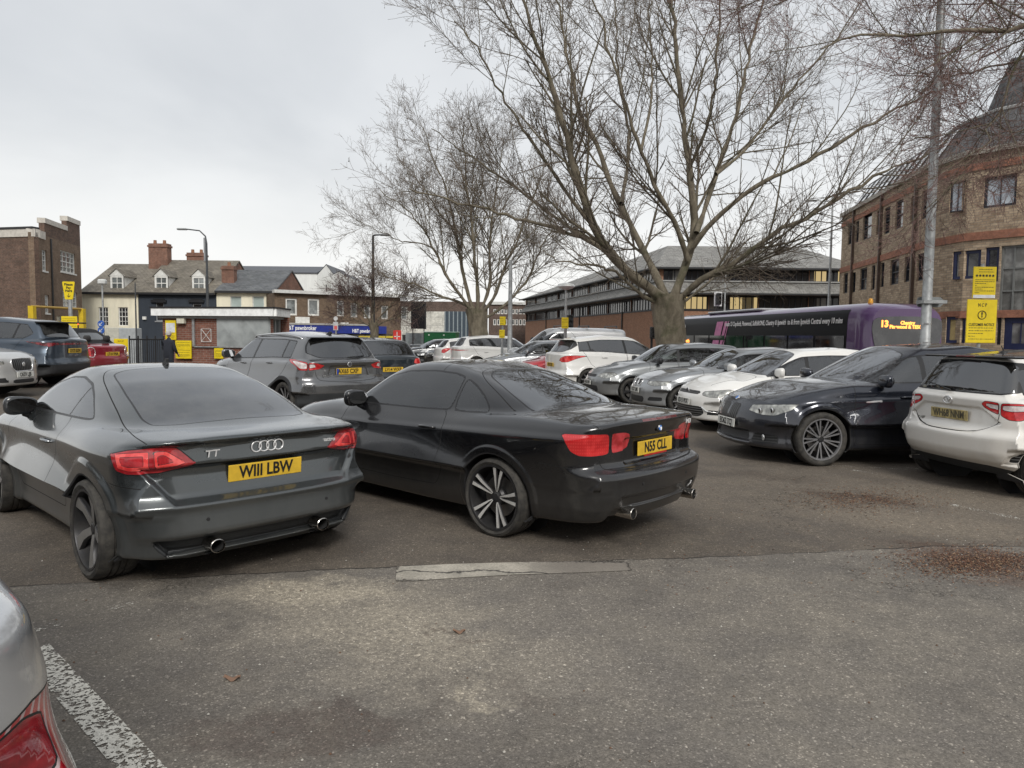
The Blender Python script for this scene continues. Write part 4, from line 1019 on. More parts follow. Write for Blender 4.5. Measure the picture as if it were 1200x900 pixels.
def car_silver_hatch():
    L=4.23; body=paint('silver metallic',(.28,.29,.30),.7,.3,.3)
    P=template(L=L,W=1.75,H=1.42,ro=.83,wb=2.66,rw=.31,xc=2.90,zc=.99,xw=2.1,xt=.40,zt=1.33,xb=.12,zb=.99,zr=.96,zf=.92,zn=.70,hoodz=.89,paint=body,dlo=(.55,2.7),fb=.22,
      xf=[(.1,L-.12),(.2,L-.02),(.3,L),(.5,L-.005),(.6,L-.03),(.72,L-.07),(.9,L-.3)],
      reg=[head_f(L,[(.40,.63),(.62,.60),(.86,.63),(.95,.715),(.66,.71),(.42,.705)]),
           front_poly(L,[(.02,.60),(.17,.60),(.20,.66),(.18,.72),(.02,.72)],'grille#k',seal=.014),
           front_poly(L,[(-.2,.25),(.36,.25),(.42,.32),(.38,.38),(-.2,.38)],'grille#l'),
           front_poly(L,[(.50,.30),(.74,.30),(.74,.38),(.54,.38)],'grille#s',xm=.7)],
      mats={'grille#k':grille_mat('upright grille bars',70.),'grille#l':BLK(),'grille#s':BLK(),'seal':SEAL()})
    r=finish(P,'hatchback_car','silver hatchback with small twin grilles parked beyond the small white hatchback',(6.80,15.95),R(189),.045,plate=('VX57 LMU',.50),mir=(2.55,1.02),hnd=[(1.4,.86),(2.2,.84)],mmat=body)
    for s in (1,-1):
        mb=MB(); pts=[(surf_rear(P,y,z,True)+.004,y*s,z) for y,z in ((.02,.595),(.18,.595),(.21,.66),(.19,.725),(.02,.725))]; mb.tube(pts,.012,6,closed=True); mb.build('grille_surround',CHR(),r,smooth=True)
    return r
def car_grey_hatch():
    L=4.20; body=paint('mid grey metallic',(.20,.21,.215),.6,.32,.35)
    P=template(L=L,W=1.76,H=1.485,ro=.75,wb=2.578,rw=.315,xc=3.0,zc=1.02,xw=2.2,xt=.45,zt=1.39,xb=.12,zb=1.03,zr=1.0,zf=.95,zn=.74,hoodz=.93,paint=body,dlo=(.55,2.82),fb=.24,
      reg=[head_f(L,[(.42,.64),(.60,.60),(.80,.605),(.95,.70),(.86,.755),(.60,.74),(.44,.70)]),front_poly(L,[(-.2,.62),(.38,.62),(.40,.69),(-.2,.69)],'grille#k'),front_poly(L,[(-.2,.27),(.5,.27),(.5,.42),(-.2,.42)],'grille#l')],
      mats={'grille#k':BLK(),'grille#l':BLK()},wheel=('five',rim_mat('shadow alloy',(.10,.10,.105),.4),DRIM()),sname='seal')
    return finish(P,'hatchback_car','mid grey hatchback with dark five-spoke wheels beside the tall bare tree',(6.03,18.65),R(190),.05,plate=('AK56 RNV',.48),mir=(2.66,1.04),hnd=[(1.3,.88),(2.2,.86)],mmat=plain('black mirror cap',(.02,.02,.022),.35))
def car_nissan():
    body=paint('grey metallic',(.13,.132,.136),.75,.24,.2)
    P=template(L=4.377,W=1.806,H=1.57,ro=.80,wb=2.646,rw=.345,xc=3.28,zc=1.10,xw=2.45,xt=.42,zt=1.46,xb=.13,zb=1.09,zr=1.07,zf=1.0,zn=.82,hoodz=1.0,paint=body,fine=1,rb=.14,arch=.06,
      xr=[(0,.28),(.25,.16),(.32,.05),(.42,.02),(.50,.0),(.66,.0),(.70,.02),(.73,.05),(.78,.065),(.95,.07),(1.04,.04),(1.07,.05),(1.2,.12)],
      roof=[(-.3,.6),(.13,1.09),(.36,1.40),(.42,1.48),(.6,1.51),(1.5,1.575),(2.3,1.545),(2.5,1.50),(3.28,1.10),(3.6,.9)],rs=.03,dlo=(.72,3.08),sill=.25,zbot=.30,
      haunch=None,
      rwin=('rear',[(-.2,1.10),(.50,1.10),(.69,1.19),(.64,1.32),(.56,1.43),(-.2,1.445)]),
      rel=[('rear',[(-.42,.78),(.42,.78),(.36,.97),(-.36,.97)],.018,.014,lambda x,y,z:x<.4)],
      reg=[side_lamp_r([(.42,.985),(.50,.92),(.60,.905),(.685,.895),(.685,1.035),(.55,1.03)],'rear_lamp#i'),
           side_lamp_r([(.692,.893),(.86,.90),(.90,.955),(1.06,1.045),(1.10,1.09),(.95,1.085),(.692,1.04)],'rear_lamp#o'),
           side_lamp_r([(.705,.925),(.84,.925),(.93,1.0),(1.02,1.06),(.90,1.06),(.705,1.02)],'clear_lamp',on=['rear_lamp#o']),
           side_lamp_r([(.56,.955),(.67,.93),(.67,1.01),(.58,1.01)],'clear_lamp#i',on=['rear_lamp#i']),
           dict(proj='rear',line=[(-.1,.70),(.54,.71),(.62,.78),(.64,.90)],w=.008,cond=lambda x,y,z:x<.5),
           dict(proj=('r',40),poly=[(-.2,.05),(1.3,.05),(1.25,.40),(.9,.50),(-.2,.50)],cond=lambda x,y,z:x<.55,name='trim',seal=.001,rk=.05,on=['body'])],
      mats={'rear_lamp#i':lens('red tail lens',(.36,.008,.012),(.6,.03,.03),'n'),'rear_lamp#o':lens('red tail lens',(.36,.008,.012),(.6,.03,.03),'n'),'clear_lamp':lens('clear lamp lens',(.55,.45,.44),(.75,.70,.69),'n'),'clear_lamp#i':lens('clear lamp lens',(.55,.45,.44),(.75,.70,.69),'n'),'trim':plain('matt diffuser',(.03,.032,.034),.55)},
      rglass=glass('dark tinted glass',.10),seal=.018,xB=2.05,pill=[((2.06,.9),(2.0,1.6),.07),((1.02,.9),(.98,1.6),.05)],glass=glass('car glass half tint',.3))
    r=finish(P,'suv_car','grey family SUV with roof rails behind the two nearest coupes',(-2.84,12.7),R(136),.034,rplate=('AX65 CXP',.875,1),mir=(2.98,1.13),hnd=[(1.35,1.0),(2.35,.97)],mmat=body)
    for s in (1,-1):
        pts=[(x,s*(.60-(.03 if x<.7 or x>2.3 else 0)),surf_top(P,x,.60)+d) for x,d in ((.62,.0),(.72,.035),(1.1,.045),(1.7,.045),(2.3,.035),(2.45,.0))]
        mb=MB(); mb.tube(pts,.014,8); mb.build('roof_rail',plain('satin silver rail',(.5,.5,.5),.3,.9),r,smooth=True)
    disc(r,P,0,1.0,False,.045,[CHR(),plain('badge dark',(.05,.05,.055),.3)],'boot_badge')
    text('model_badge','QASHQAI',plain('dull chrome',(.5,.5,.5),.3,.9),r,(surf_rear(P,.42,.80)-.008,.42,.80),(PI/2,0,-PI/2+.12),.045,bold=.001,ext=.003)
    b=MB(); b.box((.34,-.60,1.455),(.50,.60,1.475),.01); b.build('roof_spoiler',body,r)
    wiper(P,r,[(surf_rear(P,0,1.11)-.03,0,1.12),(surf_rear(P,-.2,1.13)-.02,-.2,1.135),(surf_rear(P,-.40,1.14)-.015,-.40,1.145)])
    roof_aerial(P,r,.75,'fin')
    return r
def car_blue_suv():
    body=paint('slate blue metallic',(.045,.062,.085),.65,.28,.25)
    P=template(L=4.50,W=1.865,H=1.65,ro=.90,wb=2.68,rw=.36,xc=3.45,zc=1.12,xw=2.60,xt=.42,zt=1.53,xb=.16,zb=1.14,zr=1.10,zf=1.03,zn=.88,hoodz=1.05,paint=body,arch=.07,dlo=(.75,3.25),sill=.27,zbot=.32,rb=.13,
      dlor=[(.55,1.25)],
      reg=[side_lamp_r([(-.2,.985),(.60,.975),(.70,.93),(1.02,1.02),(1.12,1.07),(.8,1.045),(-.2,1.03)],'rear_lamp',xm=.9),
           dict(proj=('r',40),poly=[(-.2,.05),(1.5,.05),(1.4,.50),(.9,.52),(-.2,.52)],cond=lambda x,y,z:x<.6,name='trim',seal=.001,rk=.05,on=['body'])],
      mats={'rear_lamp':lens('dark red lens',(.05,.008,.010),(.30,.02,.03),'grid',12.)},rglass=glass('grey rear glass',.05,dust=.22),wheel=('five',rim_mat('grey alloy',(.34,.34,.35),.35,.5),DRIM()),gbr=.12)
    r=finish(P,'suv_car','slate blue SUV with black roof spoiler parked behind the silver saloon',(-10.65,17.6),R(181),.045,rplate=('OY73 BXN',.84),hnd=[(1.4,1.0),(2.5,.98)],mir=(3.1,1.15),mmat=body)
    b=MB(); b.box((.10,-.64,1.50),(.60,.64,1.535),.015); b.build('roof_spoiler',BLK(),r)
    return r
def car_silver_saloon():
    L=5.12; body=paint('bright silver metallic',(.50,.50,.49),.45,.3,.25)
    P=template(L=L,W=1.90,H=1.45,ro=1.18,wb=3.03,rw=.34,xc=3.75,zc=1.02,xw=2.95,xt=1.35,zt=1.37,xb=.75,zb=1.05,saloon=1.04,zr=1.0,zf=.97,zn=.78,hoodz=.95,paint=body,dlo=(1.1,3.55),fb=.26,
      xf=[(.1,L-.14),(.2,L-.02),(.3,L),(.45,L-.02),(.6,L-.03),(.78,L-.06),(.9,L-.25)],
      reg=[head_f(L,[(.42,.63),(.66,.62),(.93,.69),(.96,.735),(.66,.72),(.44,.70)]),front_poly(L,[(.10,.50),(.24,.50),(.30,.56),(.32,.68),(.28,.735),(-.2,.745),(-.2,.50)],'grille#k',seal=.018,sname='chrome') if False else front_poly(L,[(-.2,.50),(.24,.50),(.30,.56),(.31,.68),(.28,.735),(-.2,.745)],'grille#k',seal=.004),
           front_poly(L,[(.42,.27),(.82,.29),(.80,.37),(.5,.37)],'grille#s',xm=.7),front_poly(L,[(-.2,.25),(.32,.25),(.32,.33),(-.2,.33)],'grille#l')],
      mats={'grille#k':grille_mat('mesh grille dark',60.),'grille#s':BLK(),'grille#l':BLK()},rwin=('top',[(1.33,-.2),(1.33,.5),(.95,.6),(.85,-.2)]))
    r=finish(P,'saloon_car','bright silver saloon with broad mesh grille at the left edge',(-15.1,14.6),R(1.5),.05,plate=('OE59 LJB',.42),mir=(3.45,1.06),mmat=body)
    mb=MB(); pts=[(surf_rear(P,y,z,True)+.006,y,z) for y,z in ((0,.49),(.25,.49),(.315,.56),(.325,.68),(.29,.745),(0,.755),(-.29,.745),(-.325,.68),(-.315,.56),(-.25,.49))]; mb.tube(pts,.012,6,closed=True); mb.build('grille_surround',CHR(),r,smooth=True)
    disc(r,P,0,.63,True,.045,[CHR()],'front_badge')
    return r
def car_red_mini():
    body=paint('deep red paint',(.24,.010,.022),.3,.28,.2)
    cloth=plain('black soft top cloth',(.012,.012,.013),.9)
    P=template(L=3.82,W=1.727,H=1.41,ro=.62,wb=2.495,rw=.31,xc=2.75,zc=1.0,xw=2.05,xt=.95,zt=1.37,xb=.50,zb=1.02,saloon=.93,zr=.94,zf=.93,zn=.75,hoodz=.92,paint=body,dlo=(1.0,2.6),arch=.07,doors=2,rb=.16,
      pre=[dict(proj='side',poly=[(.2,.965),(2.2,.965),(2.2,2),(.2,2)],cond=lambda x,y,z:(x>.35)&(x<2.2),name='soft_top',seal=.001,on=['body'],raw=True)],
      rwin=('rear',[(-.2,1.07),(.38,1.07),(.44,1.12),(.40,1.24),(.34,1.28),(-.2,1.29)]),
      reg=[side_lamp_r([(.60,.62),(.72,.60),(.82,.66),(.84,.80),(.76,.87),(.64,.85),(.60,.75)],xm=.7)],
      mats={'soft_top':cloth,'rear_window':glass('grey rear glass',.05,dust=.22)},wheel=('five',rim_mat('grey alloy',(.34,.34,.35),.35,.5),DRIM()))
    for r_ in P['reg']:
        if r_.get('name') in('rear_window','side_window#1'): r_['on']=['body','gap','soft_top','door#f']
    r=finish(P,'convertible_car','small red convertible with black cloth hood beyond the slate blue SUV',(-11.35,20.5),R(168),.05,rplate=('LT16 VNA',.68))
    for s in (1,-1):
        mb=MB(); pts=[]
        for k in range(24):
            a=2*PI*k/24; u,z=.72+.125*math.cos(a),.735+.14*math.sin(a)
            # point on the body near the lamp edge
            y=.62+.10*math.cos(a)+.04; x=surf_rear(P,min(y,.80),z)-.004; pts.append((x,s*min(y,.80),z))
        mb.tube(pts,.010,5,closed=True); mb.build('lamp_surround',CHR(),r,smooth=True)
    return r
def car_white_suv():
    body=paint('white paint',(.70,.69,.66),.0,.3,.35,dcol=(.40,.37,.32))
    P=template(L=4.41,W=1.82,H=1.655,ro=.88,wb=2.64,rw=.35,xc=3.35,zc=1.14,xw=2.5,xt=.42,zt=1.52,xb=.15,zb=1.14,zr=1.15,zf=1.03,zn=.88,hoodz=1.05,paint=body,dlo=(.62,3.18),sill=.25,zbot=.3,rb=.13,
      roof=[(-.3,.8),(.14,1.14),(.42,1.50),(.6,1.56),(1.5,1.655),(2.3,1.62),(2.5,1.57),(3.35,1.14),(3.7,.9)],
      rwin=('rear',[(-.2,1.16),(.52,1.16),(.70,1.24),(.66,1.36),(.58,1.49),(-.2,1.50)]),
      reg=[side_lamp_r([(.50,.93),(.60,.88),(.80,.885),(1.0,.99),(1.22,1.065),(.95,1.08),(.70,1.06),(.54,1.0)],xm=.8)],
      rglass=glass('grey rear glass',.05,dust=.12),glass=glass('dark tinted glass',.10),xB=2.05)
    r=finish(P,'suv_car','white SUV with swept red tail lamp parked in front of the silver van',(1.05,20.6),R(17),.045,rplate=('FE13 ZKJ',.80),hnd=[(1.35,1.02),(2.4,.98)],mir=(3.0,1.17),mmat=body)
    b=MB(); b.box((.22,-.62,1.50),(.55,.62,1.53),.015); b.build('roof_spoiler',body,r); roof_aerial(P,r,.8,'whip')
    return r
def car_far(kind,name,label,x,y,yaw,body,h=.07,**k):
    d=dict(L=4.3,W=1.78,H=1.48,ro=.78,wb=2.6,rw=.32,xc=3.1,zc=1.02,xw=2.3,xt=.45,zt=1.38,xb=.12,zb=1.02,zr=1.0,zf=.94,zn=.72,hoodz=.92,paint=body,dlo=(.55,2.9),interior=False,glass=glass('far car glass',.12),wglass=glass('far windscreen glass',.14,ior=2.5))
    L=4.3
    if kind=='suv': d.update(L=4.44,W=1.855,H=1.63,ro=.87,wb=2.67,rw=.35,xc=3.4,zc=1.12,xw=2.55,xt=.40,zt=1.50,xb=.14,zb=1.13,zr=1.12,zf=1.02,zn=.86,hoodz=1.03,dlo=(.6,3.2)); L=4.44
    if kind=='estate': d.update(L=4.6,xc=3.35,xw=2.6,wb=2.7,H=1.5,xt=.30,zt=1.44,dlo=(.35,3.15)); L=4.6
    if kind=='saloon': d.update(L=4.6,wb=2.72,ro=1.0,xc=3.3,xw=2.55,xt=1.15,zt=1.36,xb=.65,zb=1.03,saloon=1.02,dlo=(.95,3.1),H=1.44); L=4.6; d['rwin']=('top',[(1.15,-.2),(1.15,.5),(.8,.6),(.74,-.2)])
    d.update(k.pop('t',{})); L=d['L']; reg=[]
    zr,zn=d['zr'],d['zn']
    reg.append(side_lamp_r(k.get('rl',[(.50,zr-.16),(.70,zr-.20),(.95,zr-.12),(1.02,zr-.02),(.8,zr-.02),(.54,zr-.04)])))
    reg.append(head_f(L,k.get('hl',[(.42,zn-.08),(.62,zn-.10),(.88,zn-.07),(.98,zn+.01),(.66,zn+.0),(.44,zn-.01)])))
    reg.append(front_poly(L,[(-.2,zn-.10),(.38,zn-.10),(.40,zn-.03),(-.2,zn-.03)],'grille#k')); reg.append(front_poly(L,[(-.2,.27),(.5,.27),(.52,.42),(-.2,.42)],'grille#l'))
    d['reg']=reg; d['mats']={'grille#k':BLK(),'grille#l':BLK()}
    P=template(**d)
    return finish(P,name,label,(x,y),R(yaw),h,plate=k.get('fp'),rplate=k.get('rp'),mir=k.get('mir',(d['xc']-.38,d['zc']+.04)),mmat=k.get('mm',body),hnd=None if h>.06 else [(1.3,.9),(2.2,.88)])
def car_van():
    L=5.0; body=paint('silver van paint',(.45,.455,.46),.45,.35,.3)
    P=template(L=L,W=1.95,H=1.95,ro=1.0,wb=3.10,rw=.34,xc=4.05,zc=1.22,xw=3.25,xt=.12,zt=1.86,xb=.06,zb=1.1,zr=1.12,zf=1.12,zn=.92,hoodz=1.10,paint=body,interior=False,sill=.25,zbot=.35,tum=.10,tum2=.12,kg=.14,
      roof=[(-.3,1.2),(.03,1.3),(.08,1.80),(.2,1.90),(1.0,1.94),(2.6,1.95),(3.1,1.90),(3.35,1.78),(4.05,1.22),(4.5,.9)],wg=[(0,.90),(3.2,.90),(3.8,.86),(4.3,.78)],
      dlopoly=[(2.62,1.24),(2.62,1.72),(3.1,1.72),(3.35,1.60),(3.85,1.24),(3.70,1.17)],pill=[],doors=2,xB=3.05,rwin=('rear',[(.05,1.2),(.6,1.2),(.6,1.6),(.05,1.6)]),wsw=.66,
      reg=[head_f(L,[(.48,.86),(.62,.80),(.90,.81),(1.02,.92),(.86,.96),(.52,.95)]),front_poly(L,[(-.2,.74),(.42,.74),(.44,.82),(-.2,.82)],'grille#k'),front_poly(L,[(-.2,.32),(.6,.32),(.6,.5),(-.2,.5)],'grille#l')],
      mats={'grille#k':BLK(),'grille#l':BLK()},glass=glass('far car glass',.12),wglass=glass('far windscreen glass',.14,ior=2.5),gbf=.16)
    r=finish(P,'delivery_van','silver panel van with roof bars behind the white SUV',(4.45,28.5),R(189),.06,plate=('BT18 UFO'.replace('UFO','UKW'),.62))
    for s in (1,-1):
        y=surf_y(P,3.62,1.35); m=MB(); m.box((3.5,s*y if s>0 else s*y-.26,1.28),(3.62,s*y+.26 if s>0 else s*y,1.56),.05); m.build('wing_mirror',BLK(),r)
    for x in (.6,1.7,2.7):
        b=MB(); z=1.99; b.box((x-.03,-.8,z),(x+.03,.8,z+.035),.01); b.box((x-.03,-.8,z-.06),(x+.03,-.76,z)); b.box((x-.03,.76,z-.06),(x+.03,.8,z)); b.build('roof_bar',plain('roof bar metal',(.10,.10,.105),.5),r)
    return r
def car_corner():
    body=paint('silver metallic corner',(.50,.51,.52),.6,.25,.15)
    P=template(L=4.58,W=1.80,H=1.44,ro=1.0,wb=2.76,rw=.315,xc=3.3,zc=1.0,xw=2.5,xt=1.15,zt=1.36,xb=.65,zb=1.02,saloon=1.01,zr=.965,zf=.93,zn=.72,hoodz=.9,paint=body,dlo=(.95,3.1),fine=1,kr=.34,rb=.16,
      rwin=('top',[(1.15,-.2),(1.15,.5),(.8,.6),(.74,-.2)]),
      reg=[side_lamp_r([(.52,.56),(.66,.52),(.86,.53),(.98,.60),(1.02,.70),(.95,.76),(.80,.785),(.62,.76),(.54,.70)],xm=.75),
           side_lamp_r([(.56,.66),(.64,.62),(.74,.62),(.82,.68),(.84,.74),(.76,.765),(.62,.75)],'lamp_core',on=['rear_lamp'],xm=.75)],
      mats={'rear_lamp':lens('ribbed red lamp',(.32,.006,.014),(.40,.30,.30),'diag',34.),'lamp_core':lens('dark lamp core',(.13,.006,.010),(.24,.012,.018),'n')},seal=.016)
    return finish(P,'saloon_car','silver saloon of which only the rear corner and red lamp show, lower left',(-1.405,.775,0),R(137),.03,rplate=('KP04 HWD',.72))
def build_cars():
    car_black(); car_grey(); car_navy(); car_toyota(); car_white_polo(); car_silver_hatch(); car_grey_hatch(); car_nissan(); car_blue_suv(); car_silver_saloon(); car_red_mini(); car_white_suv(); car_van(); car_corner()
    pw=paint('white paint',(.70,.69,.66),.0,.3,.35,dcol=(.40,.37,.32))
    car_far('hatch','hatchback_car','bright red hatchback whose bonnet shows between the van and white SUV',4.35,23.2,190,paint('bright red paint',(.42,.012,.02),.2,.28,.15))
    car_far('hatch','hatchback_car','silver hatchback showing only its bonnet and windscreen left of the van',3.05,25.8,190,paint('silver metallic',(.28,.29,.30),.7,.3,.3))
    car_far('suv','suv_car','white SUV with slim dark red tail lamps under the smaller bare tree',-2.62,31.0,18,pw,rl=[(-.2,.95),(.7,.95),(1.15,.99),(.7,1.0),(-.2,1.0)],h=.055)
    car_far('hatch','hatchback_car','white hatchback with upright tail lamps left of the white SUV',-3.6,33.4,20,pw,rl=[(.60,.80),(.78,.78),(.90,.90),(.98,1.0),(.8,1.02),(.62,.94)],t=dict(L=4.0,wb=2.45,H=1.5,W=1.70))
    car_far('saloon','saloon_car','dark grey saloon facing left behind the black convertible roof',-1.8,39.6,190,paint('dark grey metallic',(.07,.075,.08),.6,.3,.2),h=.055)
    car_far('hatch','hatchback_car','small black hatchback facing left beside the dark grey saloon',-.35,37.7,195,paint('black paint',(.012,.012,.013),.2,.25,.2))
    car_far('estate','estate_car','dark green-grey estate seen from behind beyond the dark grey saloon',-6.55,42.8,15,paint('dark slate paint',(.03,.036,.038),.5,.3,.2))
    car_far('hatch','hatchback_car','dark blue-black hatchback with yellow plate just beyond the grey SUV',-2.85,17.3,R(0)/R(1)+122,paint('blue black paint',(.010,.016,.022),.4,.28,.2),h=.045,rp=('LV14 WXP',.70),t=dict(W=1.79,H=1.46))
# ------------------------------------------------------------------ ground
def road_dip(x,y):
    e=9.35-(y-14)*.105 if y>14 else 9.35
    t=min(max((x-e)/1.3,0),1); a=-.30*t*t*(3-2*t)*min(max((60-y)/10,0),1)
    t=min(max((y-38)/10,0),1)*min(max((20-x)/10,0),1); return a-.8*t*t*(3-2*t)
def gz(x,y):
    s=min(max((y-7)/6,0),1); s=s*s*(3-2*s); t=min(max(-x-1.5,0),11); q=min(max((y-21)/2.5,0),1); s*=1-q*q*(3-2*q)
    return .027*t*s+road_dip(x,y)
def asphalt():
    t=NT('weathered asphalt'); c=t.coord(); x,y,z=t.xyz(c)
    big=t.noise(c,.35,5,.6,.4); mid=t.noise(c,2.3,6,.68,.3); fine=t.noise(c,26,4,.75)
    v=t.new('TexVoronoi',{'Vector':c,'Scale':150.}); v2=t.new('TexVoronoi',{'Vector':c,'Scale':85.})
    st=t.xyz(v.outputs['Color'])[0]; st2=t.xyz(v2.outputs['Color'])[1]
    base=t.mix(t.ramp(big,.35,.68),(.112,.104,.095,1),(.150,.140,.128,1))
    base=t.mix(t.ramp(mid,.3,.75,0.,.85),base,(.190,.175,.152,1))
    base=t.mix(t.ramp(t.noise(t.coord(loc=(31,7,0)),1.1,5,.7),.56,.78,0.,.5),base,(.072,.063,.058,1))
    def P(px,py): g=ground(px,py); return g.x,g.y
    dis=t.new('TexNoise',{'Vector':c,'Scale':2.4,'Detail':6.,'Roughness':.72}).outputs[1]
    dc=t.new('VectorMath',{0:c,1:t.new('VectorMath',{0:t.new('VectorMath',{0:dis,1:(.5,.5,.5)},operation='SUBTRACT').outputs[0],3:1.3},operation='SCALE').outputs[0]},operation='ADD').outputs[0]
    def blob(pa,pb,w,soft=.5,src=None):
        """soft-edged streak between two ground points"""
        (ax,ay),(bx,by)=P(*pa),P(*pb); L=math.hypot(bx-ax,by-ay)+1e-6; ang=math.atan2(by-ay,bx-ax)
        mp=t.new('Mapping',{'Vector':src or dc},vector_type='TEXTURE'); mp.inputs['Location'].default_value=((ax+bx)/2,(ay+by)/2,0); mp.inputs['Rotation'].default_value=(0,0,ang); mp.inputs['Scale'].default_value=(L/2+w*.5,w,1)
        X,Y,_=t.xyz(mp.outputs[0]); d=t.math('SQRT',t.math('ADD',t.math('MULTIPLY',X,X),t.math('MULTIPLY',Y,Y)))
        return t.ramp(d,1-soft,1+soft*.4,1.,0.)
    def lay(b,m,col,k): return t.mix(t.math('MULTIPLY',m,k),b,tuple(col)+(1,))
    grain=t.ramp(fine,.25,.7,.35,1.)
    sand=(.33,.30,.245)
    for a,b_,w,k in (((240,700),(470,690),.26,1.),((300,725),(560,745),.42,.55),((520,680),(430,830),.40,.35),((540,800),(575,825),.09,.8),((380,700),(445,700),.12,.7),((480,770),(700,790),.4,.2),((960,600),(1210,625),.55,.55),((1040,575),(1250,600),.8,.4),((700,600),(1000,560),1.0,.22),((380,680),(470,672),.10,.5),((850,700),(1150,760),.5,.18)):
        base=lay(base,t.math('MULTIPLY',blob(a,b_,w,.8),grain),sand,k)
    for a,b_,w,k,col in (((300,850),(470,870),.13,.6,(.055,.036,.03)),((500,735),(540,750),.05,.6,(.05,.033,.028)),((620,800),(640,850),.1,.35,(.06,.045,.04)),((200,860),(330,880),.15,.5,(.06,.04,.035)),((60,700),(260,860),.5,.55,(.062,.057,.053)),((300,870),(800,900),.35,.35,(.075,.068,.063)),((500,800),(520,880),.05,.35,(.05,.04,.035)),
                         ((940,575),(1075,592),.30,.75,(.075,.05,.037)),((1060,640),(1230,665),.30,.9,(.085,.05,.036)),((1120,650),(1210,690),.25,.7,(.09,.055,.04)),((1080,560),(1200,565),.4,.5,(.06,.05,.045)),((860,555),(960,565),.3,.4,(.07,.055,.045)),((250,640),(420,640),.5,.35,(.07,.062,.056)),((650,610),(820,600),.6,.3,(.08,.072,.064))):
        base=lay(base,t.math('MULTIPLY',blob(a,b_,w,.7),grain),col,k)
    # newer tarmac beyond the seam is a touch browner, the near side greyer
    sx=[P(a,b) for a,b in ((-200,700),(300,672),(463,664),(735,656),(900,650),(1040,643),(1150,640),(1500,660))]
    seam=t.n.new('ShaderNodeFloatCurve'); cv=seam.mapping.curves[0]
    xs=[p[0] for p in sx]; x0,x1=min(xs),max(xs); ys=[p[1] for p in sx]; y0,y1=min(ys)-.5,max(ys)+.5
    pts=[((p[0]-x0)/(x1-x0),(p[1]-y0)/(y1-y0)) for p in sx]
    cv.points[0].location=pts[0]; cv.points[1].location=pts[-1]
    for p in pts[1:-1]: cv.points.new(*p)
    seam.mapping.update()
    t.put(seam.inputs['Value'],t.math('DIVIDE',t.math('SUBTRACT',x,x0),x1-x0,clamp=True))
    ysm=t.math('ADD',t.math('MULTIPLY',seam.outputs[0],y1-y0),y0)
    wob=t.math('MULTIPLY',t.math('SUBTRACT',t.noise(c,5,4,.6),.5),.10)
    d=t.math('ADD',t.math('SUBTRACT',y,ysm),wob)
    base=t.mix(t.ramp(d,-.02,.02,0.,.8),base,t.mix(1.,base,(.62,.57,.53,1),'MULTIPLY'))
    ad=t.math('ABSOLUTE',d); crack=t.ramp(ad,.004,.016,.85,0.)
    crack=t.math('MULTIPLY',crack,t.ramp(t.noise(c,1.6,3),.38,.5,.25,1.))
    # wet-looking thin cracks
    vc=t.new('TexVoronoi',{'Vector':t.new('VectorMath',{0:dc,1:(1,1,1)},operation='MULTIPLY').outputs[0],'Scale':.34},feature='DISTANCE_TO_EDGE').outputs[0]
    cr2=t.math('MULTIPLY',t.ramp(vc,.0,.006,.6,0.),t.ramp(t.noise(c,.5,2),.5,.6))
    base=lay(base,t.math('MAXIMUM',crack,cr2),(.02,.018,.016),1.)
    # stones
    k=t.math('ADD',t.ramp(st,0.,1.,.78,1.18),t.ramp(st,.95,.975,0.,.75)); k2=t.math('ADD',t.ramp(st2,0.,1.,.92,1.08),t.ramp(st2,.985,.992,0.,.8))
    kk=t.math('MULTIPLY',k,t.math('MULTIPLY',k2,t.ramp(fine,.25,.75,.86,1.14)))
    base=t.mix(1.,base,t.new('CombineColor',{0:t.math('MULTIPLY',kk,1.035),1:kk,2:t.math('MULTIPLY',kk,.955)}).outputs[0],'MULTIPLY')
    h=t.math('ADD',t.math('MULTIPLY',v.outputs[0],-.6),t.math('ADD',t.math('MULTIPLY',fine,.5),t.math('MULTIPLY',t.math('MAXIMUM',crack,cr2),-1.6)))
    nm=t.bump(h,.5,.006); nm=t.bump(mid,.25,.05,nm)
    return t.out(t.pbr(base,t.ramp(mid,.3,.7,.72,.9),normal=nm,spec=.35))
@cached
def worn_paint(name='worn white paint',keep=.5,sc=34.,col=(.62,.60,.54),edge=0):
    t=NT(name); c=t.coord(); n=t.noise(c,sc,5,.78); n2=t.noise(c,3.5,3,.6)
    if edge:
        gx=t.xyz(t.coord('Generated')); L_=t.math('SUBTRACT',t.math('ADD',gx[0],gx[1]),1.); n=t.math('SUBTRACT',n,t.math('MULTIPLY',t.math('MULTIPLY',L_,L_),9.0)); v=t.new('TexVoronoi',{'Vector':c,'Scale':70.}); n=t.math('ADD',n,t.math('MULTIPLY',t.math('SUBTRACT',t.xyz(v.outputs['Color'])[0],.5),.35)); n=t.math('ADD',n,.07)
    f=t.ramp(t.math('ADD',n,t.math('MULTIPLY',t.math('SUBTRACT',n2,.5),.55)),1-keep-.03,1-keep+.03)
    d=t.new('BsdfDiffuse',{'Color':t.mix(t.noise(c,60,3),tuple(v*.7 for v in col)+(1,),tuple(min(1,v*1.2) for v in col)+(1,)),'Normal':t.bump(n,.6,.01)})
    return t.out(t.new('MixShader',{0:f,1:t.new('BsdfTransparent').outputs[0],2:d.outputs[0]}).outputs[0])
def strip(name,a,b,w,mt,z=.004,px=True,n=10):
    if px: a,b=ground(*a),ground(*b)
    else: a,b=Vector((*a,0)),Vector((*b,0))
    d=(b-a); d.normalize(); s=Vector((-d.y,d.x,0))*w/2; G=[]
    for i in range(n+1):
        p=a.lerp(b,i/n); G.append([(q.x,q.y,gz(q.x,q.y)+z) for q in (p-s,p+s)])
    mb=MB(); mb.grid(G); o=mb.build(name,mt,fix=True); 
    return tag(o,kind='structure')
